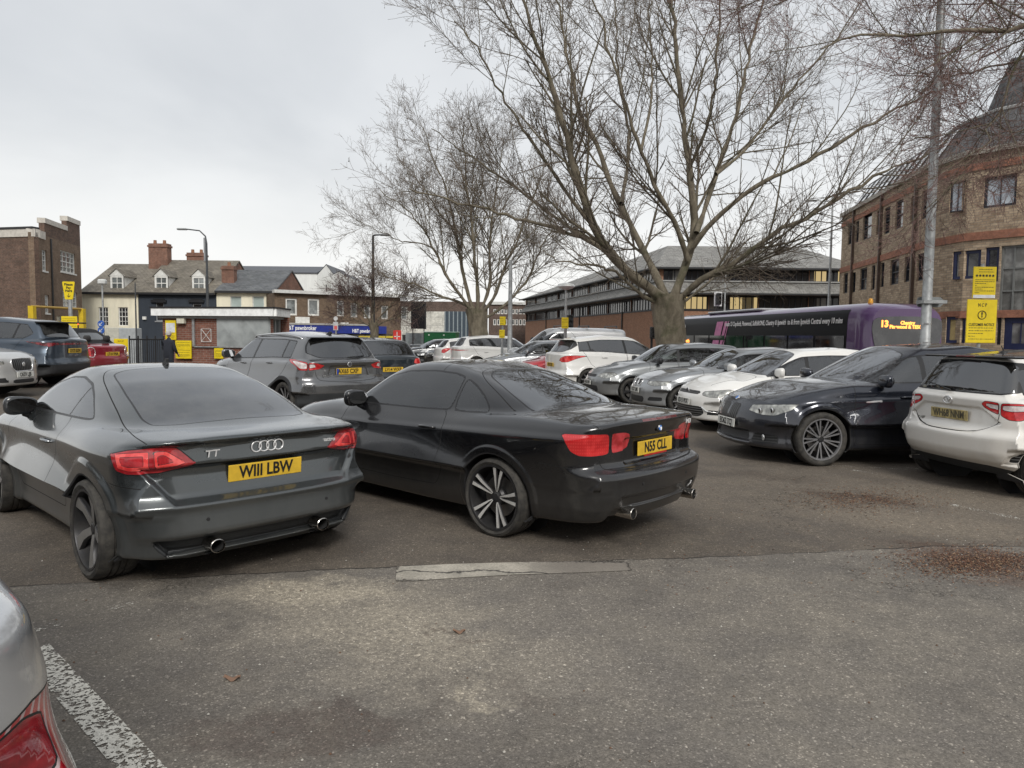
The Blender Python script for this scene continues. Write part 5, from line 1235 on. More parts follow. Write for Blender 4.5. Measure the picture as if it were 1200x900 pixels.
def build_ground():
    xs=sorted(set([-400,-250,-150,-100,-70]+[i*1.0 for i in range(-50,51)]+[70,100,150,250,400])); ys=sorted(set([-60,-30,-15]+[i*1.0 for i in range(-8,75)]+[85,100,130,180,250,400,700]))
    mb=MB(); mb.grid([[(x,y,gz(x,y)) for y in ys] for x in xs]); o=mb.build('car_park_ground',asphalt(),smooth=True); 
    tag(o,kind='structure')
    wp=worn_paint(keep=.56); wf=worn_paint('faint white paint',.40,44.)
    strip('bay_line',(40,760),(186,925),.135,worn_paint('thick worn white paint',.48,52.,edge=1)); strip('bay_line',(30,742),(155,706),.07,wf); strip('bay_line',(155,706),(330,668),.06,worn_paint('faint white paint 2',.33,50.))
    strip('bay_line',(965,545),(1065,550),.09,wf); strip('bay_line',(985,549),(1030,556),.09,wf); strip('bay_line',(1060,548),(1110,552),.06,wf); strip('bay_line',(1115,592),(1215,612),.10,wf)
    # old patched trench
    t=NT('concrete patch'); c=t.coord(); n=t.noise(c,5,6,.7); n2=t.noise(c,60,4,.75)
    b=t.mix(t.ramp(n,.3,.7),(.30,.275,.23,1),(.50,.455,.38,1)); b=t.mix(t.ramp(n2,.35,.7,0.,.5),b,(.15,.14,.12,1))
    gx,gy,_g=t.xyz(t.coord('Generated')); w=t.math('ADD',gy,t.math('MULTIPLY',t.math('SUBTRACT',t.noise(c,4,4,.6),.5),.5)); cr=t.ramp(t.math('ABSOLUTE',t.math('SUBTRACT',w,.42)),.012,.035,.85,0.)
    b=t.mix(t.math('MULTIPLY',t.ramp(gx,.45,.75),.75),b,(.15,.13,.112,1)); b=t.mix(cr,b,(.03,.028,.025,1)); e=t.math('MINIMUM',t.math('MINIMUM',gx,t.math('SUBTRACT',1.,gx)),t.math('MULTIPLY',t.math('MINIMUM',gy,t.math('SUBTRACT',1.,gy)),.12))
    e=t.math('ADD',e,t.math('MULTIPLY',t.math('SUBTRACT',t.noise(c,22,5,.75),.5),.05)); al=t.ramp(e,.004,.010); b=t.mix(t.ramp(e,.008,.018,.8,0.),b,(.035,.03,.027,1))
    pb=t.pbr(b,.85,normal=t.bump(t.math('SUBTRACT',n2,cr),.6,.01)); pm=t.out(t.new('MixShader',{0:al,1:t.new('BsdfTransparent').outputs[0],2:pb}).outputs[0])
    pts=[ground(*p) for p in ((464,664.5),(530,661.5),(600,659.5),(735,657),(741,669),(680,671.5),(600,674),(530,678),(464,683))]
    mb=MB(); mb.poly([(p.x,p.y,.004) for p in reversed(pts)]); tag(mb.build('trench_patch',pm,fix=True),kind='structure')
    # grit, leaves and crumbs lying on the tarmac
    rng=random.Random(3); mb=MB()
    for k in range(520):
        px,py=rng.uniform(20,1190),rng.uniform(560,898); g=ground(px,py); r=rng.uniform(.0025,.007)
        if rng.random()<.25: g=ground(rng.gauss(1130,60),rng.gauss(655,14))
        a=rng.uniform(0,6); mb.mi=rng.choice((0,0,1,2))
        q=[mb.vert((g.x+r*math.cos(a+i*2*PI/5)*rng.uniform(.7,1.3),g.y+r*math.sin(a+i*2*PI/5)*rng.uniform(.7,1.3),.002)) for i in range(5)]; tp=mb.vert((g.x,g.y,.002+r*.9))
        for i in range(5): mb.face((q[i],q[(i+1)%5],tp))
    tag(mb.build('grit',[plain('pale grit',(.40,.38,.34),.9),plain('grey grit',(.16,.15,.14),.9),plain('brown grit',(.12,.07,.045),.9)]),kind='stuff')
    mb=MB()
    for k in range(7000):
        if k<4600: px,py=rng.gauss(1150,50),rng.gauss(660,9)
        elif k<6700: px,py=rng.gauss(1015,42),rng.gauss(586,7)
        else: px,py=rng.uniform(750,1200),rng.uniform(560,700)
        g=ground(px,py); r=rng.uniform(.003,.009); a=rng.uniform(0,6); e=rng.uniform(.3,.8); h=rng.uniform(.001,.008)
        mb.mi=rng.choice((0,0,1,2))
        pts=[(g.x+r*math.cos(a+t_)*1.4,g.y+r*math.sin(a+t_)*e,.004+h*(i%2)) for i,t_ in enumerate((0,1.5,3.1,4.6))]; mb.poly(pts)
    tag(mb.build('leaf_litter',[plain('red brown litter',(.13,.065,.04),.95),plain('dark litter',(.05,.032,.025),.95),plain('tan litter',(.24,.16,.10),.95)]),kind='stuff')
    for i,(px,py,s,lab) in enumerate(((272,797,.035,'curled brown dead leaf on the tarmac left of centre'),(538,742,.03,'small dark dead leaf on the tarmac below the trench patch'))):
        g=ground(px,py); mb=MB(); n=9; top=[]
        G=[[(g.x+s*(u/4-1)*1.1,g.y+s*.6*(v/3-1)*(1-.5*abs(u/4-1)),.008+.010*((u/4-1)**2+.6*math.sin(v*1.3+u))) for v in range(7)] for u in range(9)]
        mb.grid(G); tag(mb.build('dead_leaf',plain('dead leaf',(.20,.12,.08),.85),smooth=True),lab,'leaf')

# ------------------------------------------------------------------ walls
@cached
def brick(name,c1,c2,mortar=(.22,.20,.17),sc=1.,rough=.9,dirt=.3):
    t=NT(name); c=t.coord(); x,y,z=t.xyz(c)
    uv=t.new('CombineXYZ',{0:t.math('ADD',x,y),1:z,2:0.}).outputs[0]
    b=t.n.new('ShaderNodeTexBrick'); t.put(b.inputs['Vector'],uv)
    for k,v in (('Color1',tuple(c1)+(1,)),('Color2',tuple(c2)+(1,)),('Mortar',tuple(mortar)+(1,)),('Scale',1.),('Mortar Size',.006*sc),('Mortar Smooth',.1),('Bias',.0),('Brick Width',.225*sc),('Row Height',.075*sc)): b.inputs[k].default_value=v
    n=t.noise(c,1.3,6,.7); n3=t.noise(c,7,5,.75)
    k=t.ramp(n,.25,.75,1-dirt,1+dirt*.6); k=t.math('MULTIPLY',k,t.ramp(n3,.25,.75,.75,1.25))
    col=t.mix(1.,b.outputs[0],t.new('CombineColor',{0:k,1:k,2:k}).outputs[0],'MULTIPLY')
    return t.out(t.pbr(col,rough,normal=t.bump(b.outputs[1],-.3,.01)))
@cached
def slate(name,c1,c2,w=.3,h=.2,diag=0):
    t=NT(name); c=t.coord(rot=(0,0,R(diag))) if diag else t.coord(); x,y,z=t.xyz(c)
    uv=t.new('CombineXYZ',{0:x,1:t.math('ADD',t.math('MULTIPLY',z,1.2),t.math('MULTIPLY',y,.6)),2:0.}).outputs[0]
    b=t.n.new('ShaderNodeTexBrick'); t.put(b.inputs['Vector'],uv)
    for k,v in (('Color1',tuple(c1)+(1,)),('Color2',tuple(c2)+(1,)),('Mortar',tuple(q*.4 for q in c1)+(1,)),('Scale',1.),('Mortar Size',.012),('Mortar Smooth',.2),('Brick Width',w),('Row Height',h)): b.inputs[k].default_value=v
    n=t.noise(c,.9,6,.75); n3=t.noise(c,5,5,.75)
    k=t.ramp(n,.25,.75,.7,1.3); k=t.math('MULTIPLY',k,t.ramp(n3,.25,.75,.75,1.3))
    col=t.mix(1.,b.outputs[0],t.new('CombineColor',{0:k,1:k,2:k}).outputs[0],'MULTIPLY'); col=t.mix(t.ramp(t.noise(c,2.4,5,.8),.55,.75,0.,.5),col,(.16,.145,.09,1))
    return t.out(t.pbr(col,.75,normal=t.bump(b.outputs[1],-.3,.01)))
@cached
def render_wall(name,col,dirt=.18):
    t=NT(name); c=t.coord(); n=t.noise(t.coord(scale=(1,1,.25)),2.2,6,.7); k=t.ramp(n,.25,.8,1-dirt,1.05)
    b=t.mix(1.,tuple(col)+(1,),t.new('CombineColor',{0:k,1:k,2:t.math('MULTIPLY',k,.97)}).outputs[0],'MULTIPLY')
    return t.out(t.pbr(b,.85,normal=t.bump(t.noise(c,40,3),.2,.01)))
@cached
def pane(name='window pane',col=(.03,.035,.04),c2=(.12,.13,.14)):
    t=NT(name); c=t.coord(); n=t.ramp(t.noise(c,1.2,4,.6),.4,.62)
    return t.out(t.pbr(t.mix(n,tuple(col)+(1,),tuple(c2)+(1,)),.06,spec=.9,coat=.6))
class Wall:
    """one straight wall: local x along it (left to right as seen), z up, -y outwards"""
    def __init__(s,root,P0,P1,z0,z1,mt,name='wall',th=.3):
        s.P0,s.P1=Vector((*P0,0)),Vector((*P1,0)); s.d=(s.P1-s.P0); s.L=s.d.length; s.d/=s.L; s.root=root
        s.z0,s.z1,s.mt,s.name,s.th=z0,z1,mt,name,th; s.w=[]; s.ang=math.atan2(s.d.y,s.d.x); s.extra=[]
    def u(s,px,py=390):
        r=ray(px,py); a=r[0]*s.d.y-r[1]*s.d.x   # solve t*r = P0 + u*d
        t=(s.P0.x*s.d.y-s.P0.y*s.d.x)/a; X,Y=r[0]*t,r[1]*t
        return (X-s.P0.x)*s.d.x+(Y-s.P0.y)*s.d.y
    def z(s,px,py):
        r=ray(px,py); a=r[0]*s.d.y-r[1]*s.d.x; t=(s.P0.x*s.d.y-s.P0.y*s.d.x)/a
        return HC+r[2]*t
    def rect(s,px0,px1,pt,pb):
        c=(px0+px1)/2; return (s.u(px0),s.u(px1),s.z(c,pb),s.z(c,pt))
    def add(s,rc,**k): s.w.append((rc,k)); return s
    def px(s,px0,px1,pt,pb,**k): return s.add(s.rect(px0,px1,pt,pb),**k)
    def mat_world(s): return Matrix.Translation(s.P0)@Matrix.Rotation(s.ang,4,'Z')
    def place(s,o): o.location=s.P0; o.rotation_euler=(0,0,s.ang); return o
    def build(s):
        us=sorted({0,s.L}|{v for rc,k in s.w for v in rc[:2] if 0<v<s.L}); zs=sorted({s.z0,s.z1}|{v for rc,k in s.w for v in rc[2:] if s.z0<v<s.z1})
        mb=MB(); e=1e-4
        for a,b in zip(us,us[1:]):
            for c,d in zip(zs,zs[1:]):
                um,zm=(a+b)/2,(c+d)/2
                if any(r[0]-e<um<r[1]+e and r[2]-e<zm<r[3]+e for r,k in s.w): continue
                mb.poly([(a,0,c),(b,0,c),(b,0,d),(a,0,d)]); mb.poly([(a,s.th,c),(a,s.th,d),(b,s.th,d),(b,s.th,c)])
        for r,k in s.w:
            a,b,c,d=r; t=min(s.th,.16)
            mb.poly([(a,0,c),(a,t,c),(a,t,d),(a,0,d)]); mb.poly([(b,0,c),(b,0,d),(b,t,d),(b,t,c)]); mb.poly([(a,0,c),(b,0,c),(b,t,c),(a,t,c)]); mb.poly([(a,0,d),(a,t,d),(b,t,d),(b,0,d)])
        mb.poly([(0,0,s.z1),(s.L,0,s.z1),(s.L,s.th,s.z1),(0,s.th,s.z1)]); mb.poly([(0,0,s.z0),(0,0,s.z1),(0,s.th,s.z1),(0,s.th,s.z0)]); mb.poly([(s.L,0,s.z0),(s.L,s.th,s.z0),(s.L,s.th,s.z1),(s.L,0,s.z1)])
        s.o=s.place(mb.build(s.name,s.mt,s.root))
        for r,k in s.w: s.window(r,**k)
        return s
    def window(s,r,cols=2,rows=2,fw=.06,bar=.03,frame=None,glass_=None,sill=0,name='window',split=None,inset=.12,door=False):
        a,b,c,d=r; fr=MB(); y0,y1=inset-.04,inset+.05; frame=frame or plain('white window paint',(.7,.7,.67),.5)
        fr.box((a,y0,c),(a+fw,y1,d)); fr.box((b-fw,y0,c),(b,y1,d)); fr.box((a+fw,y0,c),(b-fw,y1,c+fw)); fr.box((a+fw,y0,d-fw),(b-fw,y1,d))
        for i in range(1,cols):
            x=a+(b-a)*i/cols; fr.box((x-bar/2,y0+.012,c+fw),(x+bar/2,y1-.012,d-fw))
        for j in range(1,rows):
            z=c+(d-c)*j/rows; bb=bar if j*2!=rows else bar*1.7; fr.box((a+fw,y0+.008,z-bb/2),(b-fw,y1-.008,z+bb/2))
        if sill: fr.box((a-.06,-.05,c-.09),(b+.06,y0,c-.003))
        o=s.place(fr.build(name,frame,s.root)); p=MB(); p.poly([(a+fw*.5,inset+.02,c+fw*.5),(b-fw*.5,inset+.02,c+fw*.5),(b-fw*.5,inset+.02,d-fw*.5),(a+fw*.5,inset+.02,d-fw*.5)])
        q=p.build('pane',glass_ or pane(),o); return o
    def boxes(s,bl,mt,name):
        for lo,hi in bl:
            mb=MB(); mb.box(lo,hi); o=s.place(mb.build(name,mt,s.root))
        return o
    def sign(s,rc,mt,name='sign_board',y=-.08,t=.06):
        a,b,c,d=rc; mb=MB(); mb.box((a,y,c),(b,y+t,d)); return s.place(mb.build(name,mt,s.root))
    def text(s,parent,txt,u,z,size,mt,y=-.085,name='lettering',**k):
        me=text_mesh(txt,size,**k).copy(); me.materials.clear(); me.materials.append(mt); o=bpy.data.objects.new(name,me); COL.objects.link(o); o.parent=parent
        if parent.type=='EMPTY': o.matrix_local=s.mat_world()@Matrix.Translation((u,y,z))@Matrix.Rotation(PI/2,4,'X')
        else: o.matrix_local=Matrix.Translation((u,y,z))@Matrix.Rotation(PI/2,4,'X')
        return o
def polyobj(root,name,pts,mt,back=None):
    mb=MB(); 
    for p in pts: mb.poly(p)
    return mb.build(name,mt,root)
def wing(root,P0,P1,z0,z1,depth,mt):
    """closed box of walls behind a front wall so the building has a body"""
    d=Vector((P1[0]-P0[0],P1[1]-P0[1],0)); d.normalize(); n=Vector((-d.y,d.x,0))*depth
    a,b=Vector((*P0,0)),Vector((*P1,0)); c,e=b+n,a+n; mb=MB(); q=.30; o=n.normalized()*q
    for p,r in ((b+o,c),(c,e),(e,a+o)): mb.poly([(p.x,p.y,z0),(r.x,r.y,z0),(r.x,r.y,z1),(p.x,p.y,z1)])
    mb.poly([(v.x,v.y,z1-.02) for v in (a+o,b+o,c,e)])
    return mb.build('rear_wall',mt,root),(a,b,c,e)
def gable_roof(root,a,b,c,e,z1,zr,mt,ov=.25,name='roof',wallm=None):
    """ridge parallel to a-b"""
    d=(b-a).normalized(); n=(e-a).normalized(); a2,b2,c2,e2=a-d*.05-n*ov,b+d*.05-n*ov,c+d*.05+n*ov,e-d*.05+n*ov
    m1,m2=(a2+e2)/2,(b2+c2)/2; V=lambda p,z:(p.x,p.y,z); mb=MB(); th=.12
    for dz in (0,-th):
        f=1 if dz==0 else -1
        q1=[V(a2,z1+dz),V(b2,z1+dz),V(m2,zr+dz),V(m1,zr+dz)]; q2=[V(c2,z1+dz),V(e2,z1+dz),V(m1,zr+dz),V(m2,zr+dz)]
        mb.poly(q1[::f]); mb.poly(q2[::f])
    mb.poly([V(a2,z1-th),V(b2,z1-th),V(b2,z1),V(a2,z1)])
    for p,m,q in ((a2,m1,e2),(b2,m2,c2)):
        mb.poly([V(p,z1-th),V(p,z1),V(m,zr),V(m,zr-th)]); mb.poly([V(q,z1),V(q,z1-th),V(m,zr-th),V(m,zr)])
    o=mb.build(name,mt,root); o.data.update()
    if wallm:
        for p,q in ((a,e),(b,c)): g=MB(); mm=(p+q)/2; g.poly([V(p,z1-.02),V(q,z1-.02),V(mm,zr-th-.05)]); g.build('gable_wall',wallm,root)
    return o,(m1,m2)
def chimney(root,p,w,dp,z0,z1,ang,mt):
    mb=MB(); mb.box((-w/2,-dp/2,0),(w/2,dp/2,z1-z0)); mb.box((-w/2-.06,-dp/2-.06,z1-z0-.28),(w/2+.06,dp/2+.06,z1-z0-.14)); 
    o=mb.build('chimney',mt,root,loc=(p[0],p[1],z0),rot=(0,0,ang)); n=max(1,int(w/.6)); m=MB()
    for i in range(n): m.lathe([(.13,0),(.11,.25),(.12,.27),(.09,.28),(.09,.1)],12,'z',(-w/2+w*(i+.5)/n,0,z1-z0))
    m.build('chimney_pot',plain('clay pot',(.30,.15,.09),.9),o,smooth=40); return o
def dormer(root,W,u,zb,w,h,wm,fm,rm):
    """gabled roof dormer standing on the eaves side of wall W at distance u"""
    mb=MB(); d=1.9; y0=.35
    o=W.place(MB().build('dormer',fm,root)) if False else None
    b=MB(); b.box((u-w/2,y0,zb),(u-w/2+.12,y0+.1,zb+h)); b.box((u+w/2-.12,y0,zb),(u+w/2,y0+.1,zb+h)); b.box((u-w/2+.12,y0,zb),(u+w/2-.12,y0+.1,zb+.14)); b.box((u-w/2+.12,y0,zb+h-.12),(u+w/2-.12,y0+.1,zb+h))
    b.poly([(u-w/2-.12,y0-.02,zb+h),(u+w/2+.12,y0-.02,zb+h),(u,y0-.02,zb+h+w*.52)]); b.poly([(u-w/2,y0+.02,zb),(u-w/2,y0+.02,zb+h),(u-w/2,y0+d,zb+h),(u-w/2,y0+d,zb+h-.2)]); b.poly([(u+w/2,y0+.02,zb),(u+w/2,y0+d,zb+h-.2),(u+w/2,y0+d,zb+h),(u+w/2,y0+.02,zb+h)])
    dm=W.place(b.build('dormer',fm,root))
    r=MB(); e=.14; 
    for s in (-1,1): r.poly([(u+s*(w/2+e),y0-.1,zb+h-.04),(u,y0-.1,zb+h+w*.56),(u,y0+d+.4,zb+h+w*.56),(u+s*(w/2+e),y0+d+.2,zb+h-.04)][::s])
    r.build('dormer_roof',rm,dm); p=MB(); p.poly([(u-w/2+.12,y0+.06,zb+.14),(u+w/2-.12,y0+.06,zb+.14),(u+w/2-.12,y0+.06,zb+h-.12),(u-w/2+.12,y0+.06,zb+h-.12)]); p.build('pane',pane('grey pane',(.10,.11,.11),(.25,.27,.27)),dm)
    g=MB(); x0,x1,z0,z1=u-w/2+.12,u+w/2-.12,zb+.14,zb+h-.12
    g.box((u-.02,y0+.02,z0),(u+.02,y0+.055,z1)); g.box((x0,y0+.015,(z0+z1)/2-.03),(x1,y0+.058,(z0+z1)/2+.03)); g.build('glazing_bar',fm,dm)
WHT=lambda: plain('white window paint',(.70,.70,.67),.5)
DKF=lambda: plain('dark window frame',(.02,.022,.03),.5)
def build_behind():
    """unseen brick terraces added out of view to darken reflections in the car bodies"""
    for lab,P0,P1,h,m in (('long brick terrace closing the near side of the car park',(26.,-24.),(-24.,-27.),7.5,brick('brown brick',(.095,.058,.042),(.145,.085,.06),(.16,.14,.12))),('brick terrace along the left edge of the car park, out of view',(-30.,-18.),(-34.,10.),6.5,brick('tan brick',(.16,.105,.07),(.20,.135,.09),(.19,.17,.14)))):
        t=thing('reflection_terrace',lab,'building'); w=Wall(t,P0,P1,-.1,h,m); n=int(w.L/3.4)  # added for the dark shapes it gives the car sides to reflect
        for i in range(n):
            for z in (1.0,4.0): w.add((i*3.4+1.,i*3.4+2.3,z,z+1.5),cols=2,rows=2)
        w.build(); wing(t,P0,P1,-.1,h,9,m); n_=Vector((-w.d.y,w.d.x,0)); a,b=Vector((*P0,0)),Vector((*P1,0)); gable_roof(t,a,b,b+n_*9,a+n_*9,h,h+3,slate('mossy slate',(.13,.115,.092),(.18,.16,.13)),wallm=m)
def build_left_street():
    # brown brick block with a stepped parapet
    B=brick('brown brick',(.095,.058,.042),(.145,.085,.06),(.16,.14,.12)); B2=brick('tan brick',(.16,.105,.07),(.20,.135,.09),(.19,.17,.14)); wc=plain('pale coping',(.52,.49,.44),.7)
    t=thing('brick_building','brown brick block with stepped white coping at the far left','building',(0,0,0))
    c0,c1,c2=(-38.,44.5),(-27.7,42.),(-29.2,49.); z0=-.8
    w=Wall(t,c0,c1,z0,7.3,B).build(); w.sign((0,w.L,7.05,7.5),wc,'coping',-.06,.5); w.sign((0,w.L,7.5,7.62),plain('roof felt',(.03,.03,.032),.8),'roof_edge',-.1,.5)
    w.boxes([((w.L-4.3,-.3,1.6),(w.L-3.5,-.02,2.6)),((w.L-3.4,-.3,1.7),(w.L-2.7,-.02,2.5)),((w.L-4.0,-.3,2.7),(w.L-3.1,-.02,3.1))],plain('grey vent metal',(.30,.30,.29),.6),'wall_vent')
    w=Wall(t,c1,c2,z0,7.3,B2); W=WHT()
    w.px(52.3,57.8,294,318,cols=2,rows=4,frame=W,sill=1,glass_=pane('grey pane',(.10,.11,.11),(.25,.27,.27))); w.px(73.5,91,296,320,cols=4,rows=4,frame=W,sill=1,glass_=pane('grey pane',(.10,.11,.11),(.25,.27,.27)))
    w.px(54,59,346,367,cols=2,rows=4,frame=W,sill=1,glass_=pane('pale pane',(.3,.31,.31),(.45,.46,.46))); w.px(75,92,342,360,cols=4,rows=3,frame=W,glass_=pane('pale pane',(.3,.31,.31),(.45,.46,.46)))
    w.px(67,93,371,387,cols=1,rows=1,frame=plain('cream shop surround',(.55,.50,.40),.7),glass_=pane('dark pane',(.015,.016,.02),(.03,.03,.035)))
    w.build(); u1,u2=w.u(56),w.u(82); w.sign((0,u1,7.05,7.5),wc,'coping',-.06,.45)
    w2=w.sign((u1,u2,7.3,8.05),B,'parapet',0,.3); w.sign((u1,u2,8.05,8.35),wc,'coping',-.06,.45); w.sign((u2,w.L,7.3,8.7),B,'parapet',0,.3); w.sign((u2,w.L,8.7,9.0),wc,'coping',-.06,.45)
    w.boxes([((w.u(62),-.08,z0),(w.u(62)+.12,-.01,7.2))],BLK(),'downpipe')
    mb=MB(); mb.poly([(-38,44.8,7.28),(-28,42.3,7.28),(-29.4,49,7.28),(-38,52,7.28)]); mb.build('flat_roof',plain('roof felt',(.03,.03,.032),.8),t)
    # cream house
    cr=render_wall('cream render',(.86,.81,.66)); sl=slate('mossy slate',(.13,.115,.092),(.18,.16,.13)); sl2=slate('blue grey slate',(.085,.09,.095),(.13,.135,.14))
    Y=52.
    X=lambda px,Y: (px-600)/843*Y*1.0
    def house(name,label,pa,pb,pe,pr,mt,roofm,wins,dep=9.,z0=-.9):
        h=thing(name,label,'building'); a,b=(X(pa,Y),Y),(X(pb,Y),Y); w=Wall(h,a,b,z0,9,mt); ze=w.z((pa+pb)/2,pe); w.z1=ze; zr=HC+(389.4-pr)*(Y+dep/2)/843+.0
        for q in wins: w.px(*q[:4],**q[4])
        w.build(); _,(A,B_,C,E)=wing(h,a,b,z0,ze,dep,mt); r,_=gable_roof(h,A,B_,C,E,ze,zr,roofm,wallm=brick('red chimney brick',(.17,.075,.05),(.22,.10,.065)))
        w.sign((0,w.L,ze-.16,ze-.02),plain('black gutter',(.02,.02,.022),.5),'gutter',-.34,.12); return h,w,ze,zr
    sw=dict(cols=3,rows=4,frame=WHT(),glass_=pane('dark pane',(.015,.016,.02),(.03,.03,.035)))
    h,w,ze,zr=house('cream_house','cream rendered house with one gabled dormer and slate roof','99',163,342.5,310.5,cr,sl,[(116,127.3,360,382,sw),(139,150.5,360,382,sw)]) if False else house('cream_house','cream rendered house with one gabled dormer beside the dark blue house',97,163,342.5,310.5,cr,sl,[(116,127.3,360,382,sw),(139,150.5,360,382,sw)])
    dormer(h,w,w.u(135.5),ze+.15,.95,1.05,None,WHT(),sl); chm=brick('red chimney brick',(.17,.075,.05),(.22,.10,.065))
    chimney(h,(X(190,56.),56.),1.45,.7,zr-1.3,zr+1.5,0,chm)
    nv=render_wall('dark blue painted wall',(.040,.050,.068),.25); fb=plain('black window surround',(.012,.013,.016),.5); ds=dict(cols=1,rows=2,frame=plain('grey sash',(.25,.26,.27),.5),glass_=pane('dark pane',(.015,.016,.02),(.03,.03,.035)),sill=1)
    h,w,ze,zr=house('blue_house','dark blue painted house with two dormers and black window heads',163.6,254,343,305.5,nv,sl,[(183,192.3,354,376,ds),(226,237,356,378,ds)])
    for px in (187.5,231.5): dormer(h,w,w.u(px),ze+.15,.95,1.05,None,WHT(),sl); w.boxes([((w.u(px)-.55,-.16,w.z(px,354.5)),(w.u(px)+.55,-.02,w.z(px,351.5))),((w.u(px)-.4,-.1,w.z(px,351.3)),(w.u(px)+.4,-.02,w.z(px,350)))],fb,'window_head')
    chimney(h,(X(233,57.),57.),1.35,.7,zr-1.5,zr+.6,0,chm); w.boxes([((w.u(170)-.1,-.15,w.z(170,374.5)),(w.u(170)+.15,-.01,w.z(170,371)))],WHT(),'alarm_box')
    bl=dict(cols=1,rows=1,frame=WHT(),glass_=pane('blind pane',(.38,.45,.43),(.45,.52,.50)))
    h,w,ze,zr=house('cream_house','small cream house with blinds in arched windows and grey slate roof',254.6,323,341,316,cr,sl2,[(270,283.5,347,362,bl),(296,310,347,362,bl)],dep=8.)
    chimney(h,(X(270,53.5),53.5),.9,.6,ze+.6,ze+1.9,0,chm)
    # modern white gabled block behind
    t=thing('white_building','white modern block with saw-tooth gables behind the shops','building'); ww=render_wall('white cladding',(.74,.75,.75),.1); Y2=74.; dk=plain('dark standing seam',(.07,.075,.085),.5)
    zr=HC+(390-308)*Y2/843; ze=HC+(390-319)*Y2/843
    a,b=(X(262,Y2),Y2),(X(372,Y2),Y2); Wall(t,a,b,-1,ze,ww).build(); _,(A,B_,C,E)=wing(t,a,b,-1,ze,8,ww); gable_roof(t,A,B_,C,E,ze,zr,dk,ov=.1,wallm=ww)
    for i,(p0,p1) in enumerate(((372,388),(388,402))):
        a=Vector((X(372,Y2)+(X(p0,Y2)-X(372,Y2)),Y2+i*.05,0)); b=Vector((X(p1,Y2),Y2+2.+i*.05,0)); zt=HC+(390-(309 if i==0 else 317))*Y2/843; zl=HC+(390-322)*Y2/843
        mb=MB(); m=(a+b)/2; mb.poly([(a.x,a.y,-1),(b.x,b.y,-1),(b.x,b.y,zl),(m.x,m.y,zt),(a.x,a.y,zl)]); n=Vector((0,8,0)); mb.poly([(b.x,b.y,-1),(b.x,b.y+8,-1),(b.x,b.y+8,zl),(b.x,b.y,zl)]); mb.build('gable_wall',ww,t)
        r=MB(); 
        for p in (a,b): r.poly([(p.x,p.y-.1,zl),(m.x,m.y-.1,zt+.08),(m.x,m.y+8,zt+.08),(p.x,p.y+8,zl)])
        r.build('roof',dk,t)
        q=MB(); q.box((m.x-.35,m.y-.08,zl-2.4),(m.x+.05,m.y-.02,zl-.9)); q.build('window',pane(),t)
    # flat roofed shops
    t=thing('shop_building','long two-storey brown brick shops with blue fascia signs','building'); bb=brick('shop brick',(.13,.085,.055),(.17,.115,.075),(.17,.15,.12)); Y3=50.
    a,b=(X(322.5,Y3),Y3),(X(469,55.),55.); w=Wall(t,a,b,-1.,9,bb); w.z1=w.z(330,343.5)
    for q in ((335,348.5,349.5,369.5),(361,374.5,350,370)): w.px(*q,cols=1,rows=1,frame=WHT(),fw=.12,glass_=pane('grey pane',(.10,.11,.11),(.25,.27,.27)),sill=0)
    for q in ((395,403.5,352,370.5),(411,419,355,372),(426.5,434.5,357,373),(447,455,358,374),(470,478,359,375)): w.px(*q,cols=1,rows=1,frame=plain('worn white frame',(.45,.44,.42),.6),fw=.10,glass_=pane('grey pane',(.10,.11,.11),(.25,.27,.27)))
    w.build(); w.sign((-.1,w.L+.1,w.z1,w.z1+.22),plain('pale fascia',(.55,.55,.53),.6),'roof_fascia',-.35,.65); wing(t,a,b,-1,w.z1,10,bb)
    w.sign((w.u(323),w.u(440),w.z(380,381),w.z(380,379)),plain('grey cornice',(.35,.34,.32),.7),'cornice',-.2,.2)
    fs=w.sign((w.u(323),w.u(452),w.z(380,390.5),w.z(380,381.4)),plain('blue shop fascia',(.02,.035,.22),.4),'shop_sign',-.16,.16); lt=plain('white lettering',(.75,.75,.75),.5)
    w.text(fs,'H&T pawnbroker',w.u(352),w.z(354,384.5),.42,lt,-.18,bold=.012,sx=.72); w.text(fs,'H&T pawnbroker',w.u(426),w.z(425,388),.36,lt,-.18,bold=.012,sx=.72)
    w.sign((w.u(346),w.u(362.5),w.z(354,379.3),w.z(354,371.4)),WHT(),'wall_sign',-.1,.08); w.sign((w.u(398),w.u(408),w.z(403,380.8),w.z(403,378)),WHT(),'wall_sign',-.1,.08)
    w.boxes([((w.u(331)+i*3.,.02 if False else -.03,-.9),(w.u(331)+i*3.+2.6,-.01,w.z(380,391.2))) for i in range(4)],pane('shop window',(.02,.02,.025),(.10,.10,.09)),'shop_window')
    w.boxes([((w.u(px),-.05,w.z(px,396)),(w.u(px)+.9,-.035,w.z(px,393.6))) for px in (420,438,452)],plain('yellow poster',(.55,.42,.04),.6),'poster')
    # brown and pale block further right
    t=thing('retail_building','low brown building with pale panels and blue-grey cladding beyond the green box','building'); Y4=72.
    a,b=(X(462,Y4),Y4),(X(566,Y4),Y4); db=brick('dark plum brick',(.075,.045,.036),(.10,.06,.048)); w=Wall(t,a,b,-1,HC+(391-352)*Y4/843,db).build(); wing(t,a,b,-1,w.z1,12,db)
    pn=slate('pale panels',(.50,.49,.44),(.56,.55,.50),2.4,1.0)
    w.sign((w.u(470),w.u(521),-1,w.z(500,365)),pn,'panel_wall',-.1,.09); w.sign((w.u(521),w.u(549),-1,w.z(530,365)),plain('blue grey cladding',(.045,.065,.085),.5),'cladding',-.12,.1)
    w.boxes([((w.u(521)+i*.42,-.2,-1),(w.u(521)+i*.42+.10,-.121,w.z(530,365))) for i in range(6)],plain('pale rib',(.25,.29,.31),.5),'cladding_rib')
